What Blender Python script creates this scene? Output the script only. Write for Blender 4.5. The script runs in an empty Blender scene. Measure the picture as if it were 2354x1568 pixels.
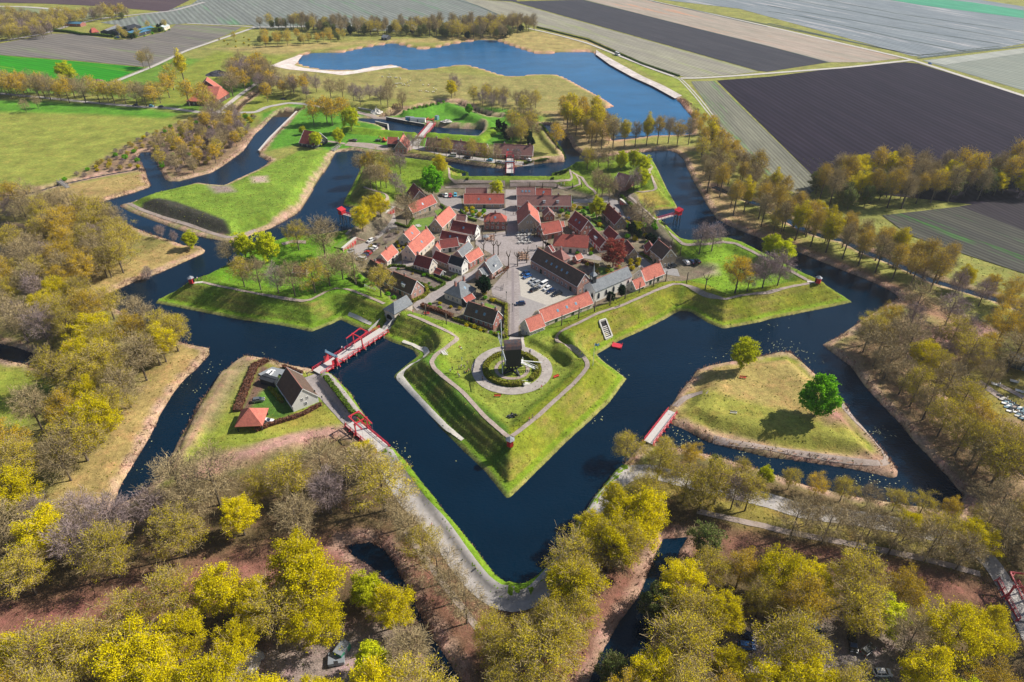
import bpy, bmesh, math, random
import numpy as np
from mathutils import Vector, Matrix
R=math.radians; PI=math.pi
random.seed(7); rng=np.random.default_rng(7)
SC=bpy.context.scene; COL=SC.collection
# ------------------------------------------------------------ camera, sky, sun, exposure
CAMH=150.0; PITCH=R(34.7); ROLL=R(0.31); FPX=1560.0; VW,VH=2354.0,1568.0
cd=bpy.data.cameras.new('camera'); cam=bpy.data.objects.new('camera',cd); COL.objects.link(cam); SC.camera=cam
cd.sensor_width=36; cd.lens=36*FPX/VW; cd.clip_start=1; cd.clip_end=30000
cam.location=(0,0,CAMH)
cam.rotation_euler=(Matrix.Rotation(R(90)-PITCH,4,'X')@Matrix.Rotation(ROLL,4,'Z')).to_euler()
SUN_AZ=18.0; SUN_EL=41.0      # azimuth counter-clockwise from +X
w=bpy.data.worlds.new('World'); SC.world=w; w.use_nodes=True
nt=w.node_tree; bg=nt.nodes['Background']; sky=nt.nodes.new('ShaderNodeTexSky')
sky.sky_type='NISHITA'; sky.sun_disc=False; sky.sun_elevation=R(SUN_EL); sky.sun_rotation=R(90-SUN_AZ); sky.altitude=100
sky.dust_density=0.8; nt.links.new(sky.outputs[0],bg.inputs[0]); bg.inputs[1].default_value=0.070
sl=bpy.data.lights.new('sun','SUN'); sun=bpy.data.objects.new('sun',sl); COL.objects.link(sun)
sl.energy=4.9; sl.angle=R(0.5); sl.color=(1.0,0.93,0.82)
sd=Vector((math.cos(R(SUN_AZ))*math.cos(R(SUN_EL)),math.sin(R(SUN_AZ))*math.cos(R(SUN_EL)),math.sin(R(SUN_EL))))
sun.rotation_euler=sd.to_track_quat('Z','Y').to_euler(); sun.location=(300,100,300)
SC.view_settings.view_transform='Standard'; SC.view_settings.look='None'; SC.view_settings.exposure=0.43; SC.view_settings.gamma=1
SC.cycles.max_bounces=5; SC.cycles.diffuse_bounces=2; SC.cycles.glossy_bounces=2; SC.cycles.transmission_bounces=2; SC.cycles.transparent_max_bounces=4
# ------------------------------------------------------------ measuring the photograph
# a string of "x,y" points; "rc" (two digits) picks the enlarged tile they were read from, "V" the whole view
TY=(0,392.35,784.7,1175.8)
def Q(s):
    out=[]; rc=None
    for t in s.split():
        if t=='V': rc=None
        elif ',' not in t: rc=(int(t[0]),int(t[1]))
        else:
            x,y=map(float,t.split(','))
            out.append((x,y) if rc is None else (rc[1]*588.5+x/4,TY[rc[0]]+y/4))
    return np.array(out)
cp_,sp_,cr_,sr_=math.cos(PITCH),math.sin(PITCH),math.cos(ROLL),math.sin(ROLL)
def rays(uv):
    uv=np.atleast_2d(uv); X=(uv[:,0]-VW/2)/FPX; U=(VH/2-uv[:,1])/FPX
    X,U=X*cr_-U*sr_, X*sr_+U*cr_
    return np.stack([X,cp_+U*sp_,-sp_+U*cp_],1)
def un(uv,z=0.0):
    d=rays(uv); t=(z-CAMH)/d[:,2]; return np.stack([d[:,0]*t,d[:,1]*t],1)
# ------------------------------------------------------------ object helpers
def tag(o,label=None,cat=None,group=None,kind=None):
    if label: o['label']=label
    if cat: o['category']=cat
    if group: o['group']=group
    if kind: o['kind']=kind
    return o
def empty(name,loc,rz=0,label=None,cat=None,group=None,sc=None):
    o=bpy.data.objects.new(name,None); COL.objects.link(o); o.location=loc; o.rotation_euler=(0,0,rz); o.empty_display_size=.5
    if sc is not None: o.scale=sc if hasattr(sc,'__len__') else (sc,sc,sc)
    return tag(o,label,cat,group)
class MB:
    def __init__(s): s.v=[]; s.f=[]; s.m=[]
    def add(s,vs,fs,m=0):
        n=len(s.v); s.v+= [tuple(map(float,p)) for p in vs]; s.f+=[tuple(n+i for i in f) for f in fs]; s.m+=[m]*len(fs); return s
    def box(s,x0,x1,y0,y1,z0,z1,m=0):
        return s.add([(x0,y0,z0),(x1,y0,z0),(x1,y1,z0),(x0,y1,z0),(x0,y0,z1),(x1,y0,z1),(x1,y1,z1),(x0,y1,z1)],
          [(0,3,2,1),(4,5,6,7),(0,1,5,4),(1,2,6,5),(2,3,7,6),(3,0,4,7)],m)
    def bar(s,a,b,w,h=None,m=0,up=(0,0,1)):
        a=Vector(a);b=Vector(b);h=h or w; d=(b-a).normalized(); u=Vector(up)
        if abs(d.dot(u))>.98: u=Vector((1,0,0))
        r=d.cross(u).normalized(); u=r.cross(d)
        vs=[p+r*(i*w/2)+u*(j*h/2) for p in (a,b) for i,j in ((-1,-1),(1,-1),(1,1),(-1,1))]
        return s.add(vs,[(0,1,2,3),(7,6,5,4),(0,4,5,1),(1,5,6,2),(2,6,7,3),(3,7,4,0)],m)
    def tube(s,pts,rad,n=6,m=0,cap=True):
        pts=[Vector(p) for p in pts]; k=len(pts); rad=rad if hasattr(rad,'__len__') else [rad]*k; vs=[]
        for i,p in enumerate(pts):
            d=(pts[min(i+1,k-1)]-pts[max(i-1,0)]).normalized(); a=Vector((0,0,1)) if abs(d.z)<.9 else Vector((1,0,0))
            x=d.cross(a).normalized(); y=d.cross(x)
            vs+=[p+(x*math.cos(2*PI*j/n)+y*math.sin(2*PI*j/n))*rad[i] for j in range(n)]
        fs=[(i*n+j,i*n+(j+1)%n,(i+1)*n+(j+1)%n,(i+1)*n+j) for i in range(k-1) for j in range(n)]
        if cap: fs+=[tuple(range(n-1,-1,-1)),tuple(range((k-1)*n,k*n))]
        return s.add(vs,fs,m)
    def prism(s,poly,z0,z1,m=0):
        n=len(poly); vs=[(x,y,z0) for x,y in poly]+[(x,y,z1) for x,y in poly]
        return s.add(vs,[tuple(range(n-1,-1,-1)),tuple(range(n,2*n))]+[(i,(i+1)%n,n+(i+1)%n,n+i) for i in range(n)],m)
    def mesh(s,name,mats,smooth=False):
        me=bpy.data.meshes.new(name); me.from_pydata(s.v,[],s.f); 
        for m in (mats if isinstance(mats,(list,tuple)) else [mats]): me.materials.append(m)
        if any(s.m): me.polygons.foreach_set('material_index',s.m)
        if smooth: me.polygons.foreach_set('use_smooth',[True]*len(s.f))
        me.update(); return me
    def build(s,name,mats,parent=None,smooth=False,loc=None,rz=0):
        return link(name,s.mesh(name,mats,smooth),parent,loc,rz)
def link(name,me,parent=None,loc=None,rz=0,sc=None):
    o=bpy.data.objects.new(name,me); COL.objects.link(o)
    if parent is not None: o.parent=parent
    if loc is not None: o.location=loc
    if rz: o.rotation_euler=(0,0,rz)
    if sc is not None: o.scale=sc
    return o
def copy_tree(o,parent=None):
    c=o.copy(); COL.objects.link(c); c.parent=parent
    for ch in list(o.children): copy_tree(ch,c)
    return c
# ------------------------------------------------------------ materials
def newmat(name):
    m=bpy.data.materials.new(name); m.use_nodes=True; n=m.node_tree; return m,n,n.nodes['Principled BSDF']
def noise_ramp(n,coord,scale,c0,c1,lo=.3,hi=.7,detail=4,rough=.6):
    t=n.nodes.new('ShaderNodeTexNoise'); t.inputs['Scale'].default_value=scale; t.inputs['Detail'].default_value=detail; t.inputs['Roughness'].default_value=rough
    n.links.new(coord,t.inputs['Vector']); r=n.nodes.new('ShaderNodeMapRange'); r.inputs[1].default_value=lo; r.inputs[2].default_value=hi
    r.inputs[3].default_value=c0; r.inputs[4].default_value=c1; n.links.new(t.outputs['Fac'],r.inputs[0]); return r.outputs[0]
def coords(n,kind='Object',scale=None,rot=None):
    if kind=='World': g=n.nodes.new('ShaderNodeNewGeometry'); o=g.outputs['Position']
    else: o=n.nodes.new('ShaderNodeTexCoord').outputs[kind]
    if scale or rot:
        mp=n.nodes.new('ShaderNodeMapping'); n.links.new(o,mp.inputs[0])
        if scale: mp.inputs['Scale'].default_value=scale
        if rot: mp.inputs['Rotation'].default_value=(0,0,rot)
        o=mp.outputs[0]
    return o
def mul(n,col,fac,):
    v=n.nodes.new('ShaderNodeVectorMath'); v.operation='SCALE'
    if isinstance(col,tuple): v.inputs[0].default_value=col
    else: n.links.new(col,v.inputs[0])
    n.links.new(fac,v.inputs['Scale']); return v.outputs[0]
def mixc(n,fac,a,b):
    m=n.nodes.new('ShaderNodeMix'); m.data_type='RGBA'
    if isinstance(fac,float): m.inputs['Factor'].default_value=fac
    else: n.links.new(fac,m.inputs['Factor'])
    for i,c in ((6,a),(7,b)):
        if isinstance(c,tuple): m.inputs[i].default_value=(*c,1)
        else: n.links.new(c,m.inputs[i])
    return m.outputs[2]
def mat(name,col,rough=.8,var=.25,scale=1.0,col2=None,scale2=.3,bump=0.0,bscale=4,kind='World',metal=0,spec=None,objvar=0):
    m,n,p=newmat(name); c=coords(n,kind)
    base=col
    if col2: base=mixc(n,noise_ramp(n,c,scale2,0,1,.38,.62),col,col2)
    if objvar:
        oi=n.nodes.new('ShaderNodeObjectInfo'); r=n.nodes.new('ShaderNodeMapRange'); r.inputs[3].default_value=1-objvar; r.inputs[4].default_value=1+objvar
        n.links.new(oi.outputs['Random'],r.inputs[0]); base=mul(n,base,r.outputs[0])
    if var: base=mul(n,base,noise_ramp(n,c,scale,1-var,1+var))
    if isinstance(base,tuple): p.inputs['Base Color'].default_value=(*base,1)
    else: n.links.new(base,p.inputs['Base Color'])
    p.inputs['Roughness'].default_value=rough; p.inputs['Metallic'].default_value=metal
    if spec is not None: p.inputs['Specular IOR Level'].default_value=spec
    if bump:
        b=n.nodes.new('ShaderNodeBump'); b.inputs['Strength'].default_value=bump; b.inputs['Distance'].default_value=.1
        n.links.new(noise_ramp(n,c,bscale,0,1),b.inputs['Height']); n.links.new(b.outputs[0],p.inputs['Normal'])
    return m
# ------------------------------------------------------------ shorelines (read from the photograph, lying on the water plane z=0)
OUTER=Q("""V 261,1165 277,1117 300,1080 327,1035 355,985 372,947 400,902 425,872 450,850 482,815 481,800 450,795 415,787 330,745 270,712 217,690
250,675 312,647 362,630 425,602 470,582 472,575 460,567 425,565 390,552 350,540 300,520 250,505 200,491 180,483 190,476 225,467 265,455 312,442 345,430 346,425 340,412
335,395 317,360 325,350 350,350 357,370 370,392 375,407 387,417 412,417 450,407 487,397 512,382 550,355 560,347 588,307 603,295 626,270 641,257 663,251 696,250 683,257
596,350 596,360 621,372 603,385 588,393 550,410 515,427 487,425 455,421 412,432 350,450 322,460 300,467 277,472 280,477 300,488 350,507 400,525 450,542 475,548 500,552
520,558 537,558 588,536 621,526 651,510 681,492 696,477 708,455 728,420 747,392 773,350 788,349 813,346 856,352 898,357 938,360 988,368 1026,370 1088,380 1150,388 1189,384
1252,375 1299,372 1287,345 1277,337 1249,295 1239,287 1274,287 1307,320 1319,342 1337,357 1409,360 1442,356 1477,350 1514,346 1539,346 1557,352 1572,367 1582,392 1592,412
1609,442 1624,470 1647,502 1677,520 1714,535 1765,555 1813,570 1865,592 1920,615 1990,642 2040,665 2068,683 1990,730 1925,775 1890,792 1905,805 1955,842 1990,890 2040,945
2070,975 2103,1017 2140,1055 2190,1110 2215,1140 2200,1175 2080,1160 1960,1140 1850,1115 1750,1080 1650,1050 1560,1030 1500,1016 1472,1025 1432,1070 1414,1088 1367,1147
1349,1175 1327,1203 1312,1240 1289,1276 1259,1303 1227,1331 1202,1345 1177,1348 1163,1338 1138,1321 1113,1288 1076,1241 1038,1198 1018,1176 998,1147 963,1105 933,1065
906,1035 888,1031 868,1030 845,1020 825,1006 808,998 806,990 812,985 830,984 852,976 838,957 823,932 808,905 783,880 768,865 748,857 718,850 713,847 676,841 638,832 601,822 562,817 532,837 507,862 487,890
457,925 437,967 412,1010 390,1055 372,1095 357,1110 325,1135""")
FORT=Q("""V 1171,1146 1163,1145 1113,1082 1063,1035 1013,985 963,925 905,868 908,860 938,835 958,820 950,806 925,795 896,785 863,765 813,750 783,735 763,745 717,763 688,757 638,747 588,740
550,735 475,720 400,705 357,697 362,690 400,672 425,657 462,645 497,627 522,612 560,590 600,573 648,557 690,551 740,547 791,540 815,520 824,508 828,480 800,475 788,472 791,460 808,430 826,392 834,368
845,363 900,368 960,376 1030,385 1060,392 1066,416 1165,416 1184,416 1267,416 1276,400 1296,390 1332,382 1409,366 1484,359 1500,368 1514,392 1534,435 1557,475 1556,480 1527,481 1502,485 1509,497 1527,512 1552,537 1579,560
1664,552 1727,572 1765,592 1815,617 1875,647 1905,660 1960,695 1915,705 1840,720 1765,735 1752,740 1700,750 1662,756 1627,742 1587,717 1562,715 1527,735 1477,760 1427,782 1414,790 1389,805
1372,815 1389,832 1414,850 1441,871 1402,925 1352,972 1302,1017 1252,1067 1202,1117""")
RRAV=Q("""22 1365,685 1460,590 1560,440 1640,350 1700,265 1800,225 1960,195 2150,160 2352,125 23 100,97 200,100 280,160 340,215 400,270 480,340 560,420 640,500 700,560 780,680 850,760 950,880 1060,1010 1150,1120 1200,1200 1190,1245 1140,1260 1000,1225 850,1190 700,1160 500,1130 300,1100 150,1080 0,1065
22 2300,1050 2100,1000 1900,950 1800,920 1700,870 1600,820 1480,770 1400,730""")
LAKE=Q("""01 390,560 430,510 500,495 640,490 800,485 950,450 1100,425 1250,400 1330,415 1420,440 1520,455 1650,445 1800,410 1950,385 2100,370 2220,380 2352,425
02 100,460 200,490 300,500 400,490 560,480 680,475 780,500 900,590 1100,700 1300,790 1490,900 1550,950 1610,1030 1660,1080 1650,1240 1500,1245 1300,1250 1100,1280 920,1295 890,1240 860,1120
830,1000 950,985 870,930 750,860 640,800 540,745 460,705 380,685 250,685 0,705 01 2250,690 2100,640 1950,600 1850,600 1700,620 1550,640 1400,640 1320,615 1250,600 1100,610 950,640 800,650 650,645 520,625 430,600 390,580""")
NCANAL=Q("""01 940,1085 1030,1090 1230,1100 1380,1140 1540,1165 1650,1170 1900,1185 2100,1185 2080,1210 2040,1250 1800,1240 1640,1237 1490,1245 1300,1222 1200,1212 1190,1180 1100,1140 930,1110""")
WDITCH=Q("V -60,775 0,790 40,800 100,820 150,832 190,843 150,862 110,855 60,838 0,825 -60,810")
WPOND=Q("V -60,500 0,518 60,528 110,545 100,560 60,575 20,588 -60,600")
SDITCH=Q("V 790,1255 850,1247 880,1260 905,1290 930,1340 960,1400 985,1450 1030,1520 1080,1600 990,1600 975,1500 962,1430 940,1390 900,1340 850,1300 810,1275")
EDITCH=Q("V 1525,1240 1580,1235 1560,1270 1545,1330 1515,1390 1505,1440 1485,1500 1400,1600 1340,1600 1385,1500 1425,1430 1470,1370 1490,1320 1510,1270")
def ribbon_poly(line,w):
    line=np.array(line); d=np.gradient(line,axis=0); d/=np.linalg.norm(d,axis=1)[:,None]; n=np.stack([-d[:,1],d[:,0]],1)
    return np.concatenate([line+n*w/2,(line-n*w/2)[::-1]])
CREEK=ribbon_poly(un(Q("01 1130,1075 1250,1060 1320,1010 1420,1005 1550,975 1720,935 1860,940 1960,985 2060,1030 2160,1065 2250,1070")),5)
RCREEK=ribbon_poly(un(Q("V 1640,430 1700,455 1765,478 1848,530 1895,545 1940,554 1983,578 2065,610 2140,645 2290,690 2350,712 2450,760")),4.5)
RCREEK2=ribbon_poly(un(Q("V 2090,790 2128,855 2170,890 2206,925 2240,965 2285,1010 2316,1040 2354,1080 2450,1170")),4.5)
NWCREEK=ribbon_poly(un(Q("00 2500,780 2352,860 2200,980 2100,1100 1990,1180 1880,1320 1820,1400")),3.5)
WSTREAM=ribbon_poly(un(Q("V -50,455 60,448 130,428 200,412 260,400 310,392")),2.5)
WATERS=[un(OUTER),un(LAKE),un(NCANAL),un(WDITCH),un(WPOND),un(SDITCH),un(EDITCH),CREEK,RCREEK,RCREEK2,NWCREEK,WSTREAM]
ISLES=[un(FORT),un(RRAV)]
def inside(px,py,poly):
    r=np.zeros(px.shape,bool); n=len(poly)
    bx=(px>=poly[:,0].min())&(px<=poly[:,0].max())&(py>=poly[:,1].min())&(py<=poly[:,1].max())
    X=px[bx];Y=py[bx];q=np.zeros(X.shape,bool)
    for i in range(n):
        x0,y0=poly[i];x1,y1=poly[(i+1)%n]
        if y0==y1: continue
        c=((y0>Y)!=(y1>Y))&(X<(x1-x0)*(Y-y0)/(y1-y0)+x0); q^=c
    r[bx]=q; return r
def segdist(px,py,pts,closed=True,lim=40):
    D=np.full(px.shape,float(lim)); n=len(pts)
    for i in range(n if closed else n-1):
        x0,y0=pts[i];x1,y1=pts[(i+1)%n]
        b=(px>min(x0,x1)-lim)&(px<max(x0,x1)+lim)&(py>min(y0,y1)-lim)&(py<max(y0,y1)+lim)
        if not b.any(): continue
        X=px[b]-x0;Y=py[b]-y0;dx=x1-x0;dy=y1-y0;L=dx*dx+dy*dy+1e-9
        t=np.clip((X*dx+Y*dy)/L,0,1); d=np.hypot(X-t*dx,Y-t*dy); D[b]=np.minimum(D[b],d)
    return D
def smooth(x,a,b):
    t=np.clip((x-a)/(b-a),0,1); return t*t*(3-2*t)
# ------------------------------------------------------------ ground sheet: heights
def axis(lo,hi,flo,fhi,step,g=1.06):
    a=list(np.arange(flo,fhi+1e-6,step)); s=step
    while a[-1]<hi: s*=g; a.append(a[-1]+min(s,400))
    s=step; b=[]; x=flo
    while x>lo: s*=g; x-=min(s,400); b.append(x)
    return np.array(b[::-1]+a)
GX=axis(-9000,9000,-190,200,.75,1.03); GY=axis(-4000,12000,76,400,.75,1.025)
XX,YY=np.meshgrid(GX,GY); sh=XX.shape; PX=XX.ravel(); PY=YY.ravel()
NEAR=(np.abs(PX)<1200)&(PY>0)&(PY<1500)
px=PX[NEAR]; py=PY[NEAR]
inw=np.zeros(px.shape,bool); D=np.full(px.shape,40.0)
for q in WATERS: inw|=inside(px,py,q); D=np.minimum(D,segdist(px,py,q))
for q in ISLES: inw&=~inside(px,py,q); D=np.minimum(D,segdist(px,py,q))
infort=inside(px,py,ISLES[0]); inrr=inside(px,py,ISLES[1])
Df=segdist(px,py,ISLES[0]); Dr=segdist(px,py,ISLES[1])
VILL=un(Q("V 925,735 895,690 835,640 800,590 800,560 830,520 900,470 960,432 1060,428 1175,432 1295,432 1360,452 1440,440 1500,510 1560,590 1640,625 1600,646 1480,668 1400,700 1290,742 1195,782 1130,775 1020,742"),2.0)
vin=inside(px,py,VILL); vd=segdist(px,py,VILL); vs=np.where(vin,vd,-vd)
zint=4.4-2.4*smooth(vs,-3,3)
h=np.interp(D,[0,.35,1.2,3,8],[-.15,.35,.8,1.05,1.2])
prof=np.interp(Df,[0,.4,1.0,2.9,3.1,4.5,5.2,6.6,7.3,9.2,9.9,13.3,14.2],[-.15,.35,.8,1.0,1.15,2.75,2.8,4.5,4.55,6.6,6.75,6.35,6.0])
hf=np.where(Df<13.6,prof,zint+(6.2-zint)*(1-smooth(Df,13.6,18.0)))
h=np.where(infort,hf,h)
hr=np.interp(Dr,[0,.5,1.5,5.2,8.5,11,15],[-.15,.4,1.0,1.3,3.6,4.0,3.2]); h=np.where(inrr,hr,h)
# notch behind the upper-left ravelin: grassy rampart with a black slope to the moat path
ULR=un(Q("V 292,468 350,447 455,423 520,428 560,408 640,380 760,348 770,352 745,395 720,430 690,485 640,512 560,530 535,548 450,528 350,492"),1.2)
d1=segdist(px,py,ULR); i1=inside(px,py,ULR); h=np.where(i1,np.maximum(h,1.2+3.6*smooth(d1,.5,9)),h)
# low grass banks (parapets) beside roads, (line, width, height)
BANKS=[("21 640,330 720,420 800,530 880,640 960,720 1035,760",5.5,1.9),("21 1225,1000 1345,1112 1450,1240 1585,1420 1690,1560 31 1790,130 1900,290 2040,490 2150,620 2250,700 2352,738",4.5,1.3),
 ("32 0,700 150,700 300,600 430,450 500,330 600,150 700,0 22 780,1400 940,1240 1010,1160",4,1.5),
 ("01 830,1190 1000,1210 1180,1230 1440,1250",8,2.6),("01 1600,1250 1900,1275 2060,1290 2180,1200",7,2.4),("01 330,880 700,930 1000,980 1200,1000",9,2.6),
 ("01 1400,1060 1750,985 1850,1020 2130,1160",12,3.2),("01 1650,1130 1900,1150 2100,1160",6,2.2),("20 2080,300 1850,700 1640,1200",6,1.5),("20 1760,1090 2000,1060 2352,1010 21 300,960",10,1.8),
 ("02 260,1180 330,1300 470,1440 200,1480",8,2.2),("12 600,30 680,20 1000,0",5,2),("22 1560,640 1800,860 2000,940 2352,1010 23 1000,1110",5,.5)]
for s,wd,ht in BANKS:
    ln=un(Q(s),1.5); dd=segdist(px,py,ln,False,wd+1); h=np.where(inw,h,h+ht*(1-smooth(dd,wd*.2,wd*.62)))
# gate cutting through the south-west rampart and the ditch inside the south bastion
CUT=un(Q("11 1180,1450 1250,1390 1330,1330"),1.5); dc=segdist(px,py,CUT,False,12)
h=np.where(infort&(dc<9),np.minimum(h,1.6+6*smooth(dc,2.2,4.2)),h)
DIT=un(Q("22 150,0 300,90 480,200"),4.2); dd=segdist(px,py,DIT,False,6); h=np.where(infort,h-1.5*(1-smooth(dd,.8,3)),h)
DIT=un(Q("22 380,-60 520,70 620,180"),4.2); dd=segdist(px,py,DIT,False,6); h=np.where(infort,h-1.6*(1-smooth(dd,.5,1.6)),h)
h=np.where(inw,-np.minimum(1.6,.15+D*.6),h)
h=h+np.where(inw,0,np.where((vs>0)|(D>34),0,.10)*np.sin(px*.9+np.sin(py*.7)*2)*np.sin(py*1.1+1.3*np.sin(px*.45)))
ZZ=np.full(PX.shape,1.2); ZZ[NEAR]=h; ZG=ZZ.reshape(sh)
def hz(x,y):
    x=np.asarray(x,float);y=np.asarray(y,float)
    i=np.clip(np.searchsorted(GX,x)-1,0,len(GX)-2); j=np.clip(np.searchsorted(GY,y)-1,0,len(GY)-2)
    a=(x-GX[i])/(GX[i+1]-GX[i]); b=(y-GY[j])/(GY[j+1]-GY[j])
    return ZG[j,i]*(1-a)*(1-b)+ZG[j,i+1]*a*(1-b)+ZG[j+1,i]*(1-a)*b+ZG[j+1,i+1]*a*b
def G(uv,lift=0):
    """ground point seen at a place of the photograph"""
    uv=np.atleast_2d(uv); d=rays(uv); out=np.zeros((len(uv),3)); done=np.zeros(len(uv),bool)
    for z in np.arange(9,-2,-.1):
        t=(z+lift-CAMH)/d[:,2]; x=d[:,0]*t; y=d[:,1]*t; hh=np.maximum(hz(x,y),0)
        k=(~done)&(z<=hh); out[k]=np.stack([x,y,hh],1)[k]; done|=k
    return out
def g1(s,lift=0): return G(Q(s),lift)[0]
# ------------------------------------------------------------ ground sheet: colours of what grows there, with sun and shade painted on some ramparts
GREEN=(.12,.23,.025);OLIVE=(.21,.25,.035);PAST=(.24,.27,.05);DRY=(.36,.27,.10);STRAW=(.33,.25,.11);LITTER=(.25,.12,.085);FLOOR=(.13,.095,.045);SOIL=(.20,.16,.13)
LUSH=(.09,.25,.02);SAND=(.72,.66,.60);REED=(.38,.22,.16);MOSS=(.22,.20,.06);DARKG=(.05,.10,.02);PINK=(.40,.24,.19);HEATH=(.20,.12,.11);YELG=(.28,.27,.03)
cr=np.zeros((len(px),3)); cr[:]=(.24,.25,.06)
ZONES=[ # west meadow, woods, banks
("V -400,215 210,215 330,235 440,262 520,235 600,205 600,150 400,130 240,190 -100,180",GREEN,3),
("V -400,225 0,232 200,240 340,250 420,275 300,330 200,390 140,430 -20,440 -400,440",PAST,3),
("V -60,228 100,232 330,248 420,262 380,272 200,262 -60,256",LUSH,4),
("V 140,430 200,388 300,330 360,305 440,270 520,262 600,265 600,300 560,345 510,380 450,404 400,414 372,395 330,345 335,395 280,397 200,412 130,430 60,446",(.24,.17,.10),5),
("V 560,190 660,130 560,125 500,118 380,180 290,240 420,240 520,200",OLIVE,3),
("V 480,112 700,100 1040,85 1240,72 1380,95 1420,110 1300,125 1180,130 1040,97 820,102 640,125 560,118",(.34,.28,.10),3),
("V 625,150 760,172 900,160 1000,165 1180,180 1280,178 1400,240 1330,258 1150,260 1000,235 800,215 640,190 590,160",(.27,.25,.08),3),
("V 590,220 690,238 860,260 920,262 1000,235 1160,250 1250,270 1180,330 900,345 770,352 700,330 620,345 600,280",LUSH,3),
("V 490,262 560,300 590,290 600,260 690,235 590,200 520,230",OLIVE,3),
("V 170,492 200,480 350,432 348,418 335,396 130,430 60,470 100,485",DRY,3),
("V -80,440 60,470 180,485 350,540 470,572 472,580 217,690 415,787 482,812 250,1170 -80,1190",MOSS,4),
("V 217,690 472,578 400,555 360,570 300,600 200,620 150,640",DRY,4),
("V 415,787 482,812 261,1165 100,1190 150,1100 240,1000 330,880 380,820",DRY,4),
("V -80,845 60,845 150,862 130,890 100,940 30,1020 -80,1040",OLIVE,3),
("V -100,1190 260,1165 400,1105 640,1060 800,1000 900,1040 1120,1290 1240,1390 1450,1120 1560,1040 1850,1110 2000,1160 2230,1190 2500,1300 2500,1900 -300,1900",FLOOR,4),
("V -60,1405 100,1380 300,1328 500,1285 680,1245 800,1225 860,1240 830,1310 640,1340 420,1400 250,1450 -60,1510",LITTER,5),
("V 880,1290 960,1350 1010,1430 1080,1490 1200,1600 1400,1600 1410,1480 1500,1330 1530,1230 1440,1290 1350,1350 1250,1430 1130,1420 1010,1310 950,1260",LITTER,6),
("V 1510,1230 1600,1225 1760,1240 1950,1270 2200,1330 2350,1380 2350,1440 2100,1340 1800,1270 1600,1260",LITTER,5),
("V 1530,1085 1850,1170 2100,1200 2300,1290 2230,1300 1900,1240 1700,1200 1520,1130",(.26,.22,.05),4),
("V 480,1500 620,1490 900,1440 860,1600 380,1600",(.34,.27,.24),6),
("V 1700,1450 1900,1430 2000,1470 2100,1480 2060,1600 1600,1600",(.27,.23,.21),6),
# left ravelin
("V 400,1105 330,1130 412,1010 457,925 507,862 562,815 640,830 718,848 780,880 850,975 806,992 640,1035 500,1075",OLIVE,1.5),
("V 410,1090 480,1060 600,1030 700,990 800,975 800,1000 640,1045 420,1110",PINK,2),
("V 388,1100 450,980 505,880 560,822 590,820 540,860 480,960 420,1080",(.36,.23,.15),1.5),
("V 530,850 560,822 600,832 560,860 520,930 480,990 470,960",(.24,.20,.10),3),("V 600,965 700,920 790,965 700,985 620,1000",(.30,.28,.05),2),("V 590,1035 660,1000 760,985 640,1020",PINK,1.5),
("V 555,945 600,860 650,850 720,880 735,925 640,965",(.10,.20,.03),1),
("V 555,945 590,860 600,835 640,860 630,885 600,900 575,940",(.16,.10,.07),1),
# upper-left ravelin
("V 285,475 350,448 455,421 520,428 560,408 690,345 770,345 775,355 745,400 690,485 640,518 560,540 520,558 400,525 300,490",(.17,.27,.03),1.5),
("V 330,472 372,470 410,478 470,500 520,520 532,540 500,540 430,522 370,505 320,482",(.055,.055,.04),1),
("V 600,535 700,478 740,405 730,420 690,470 620,515 560,540 520,560 560,550",(.33,.25,.12),1.5),
("V 480,440 530,440 545,455 500,458",(.30,.24,.20),2),("V 580,420 615,418 618,432 585,434",(.42,.32,.26),2),
# right ravelin
("V 1530,925 1620,830 1720,812 1860,810 1990,905 2066,1092 1850,1055 1700,1010 1560,985",(.34,.27,.09),1.5),
("V 1700,815 1790,808 1860,825 1950,920 2030,1050 1990,1040 1900,900 1830,840 1740,828",(.24,.26,.04),2),
("V 1580,905 1640,912 1780,950 1960,1000 2000,1040 1850,1040 1650,1000 1570,960",(.27,.27,.05),2),
("V 1530,960 1700,1015 1850,1058 2066,1092 2030,1040 1950,1050 1800,1030 1640,990",(.36,.24,.15),1.5),
("V 1880,940 1940,945 1960,985 1900,985",(.28,.16,.12),3),
# east banks
("V 1260,262 1330,262 1450,330 1650,340 1560,350 1440,352 1337,360 1300,300",(.33,.26,.12),3),
("V 1337,357 1442,350 1557,340 1640,400 1700,480 1850,560 2080,660 2300,760 2240,780 2060,690 1765,560 1640,505 1590,400 1540,350 1409,362",(.35,.26,.12),4),
("V 1700,515 1900,590 2080,660 2200,740 2120,720 1900,620 1765,565 1690,530",(.27,.15,.10),4),
("V 1900,800 2080,720 2250,770 2360,900 2500,1300 2230,1200 2100,1000 1960,840",(.27,.19,.10),4),
("V 2050,770 2250,740 2300,760 2200,790 2100,790",(.34,.20,.17),2),
("V 1240,262 1330,262 1340,258 1250,255",STRAW,2),
("V 2190,860 2354,800 2354,960 2280,960",(.24,.21,.05),2),
("V 1360,110 1440,140 1570,222 1600,250 1700,360 1760,440 1700,350 1620,240 1560,175 1480,145",(.22,.27,.04),1.5),
]
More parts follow.
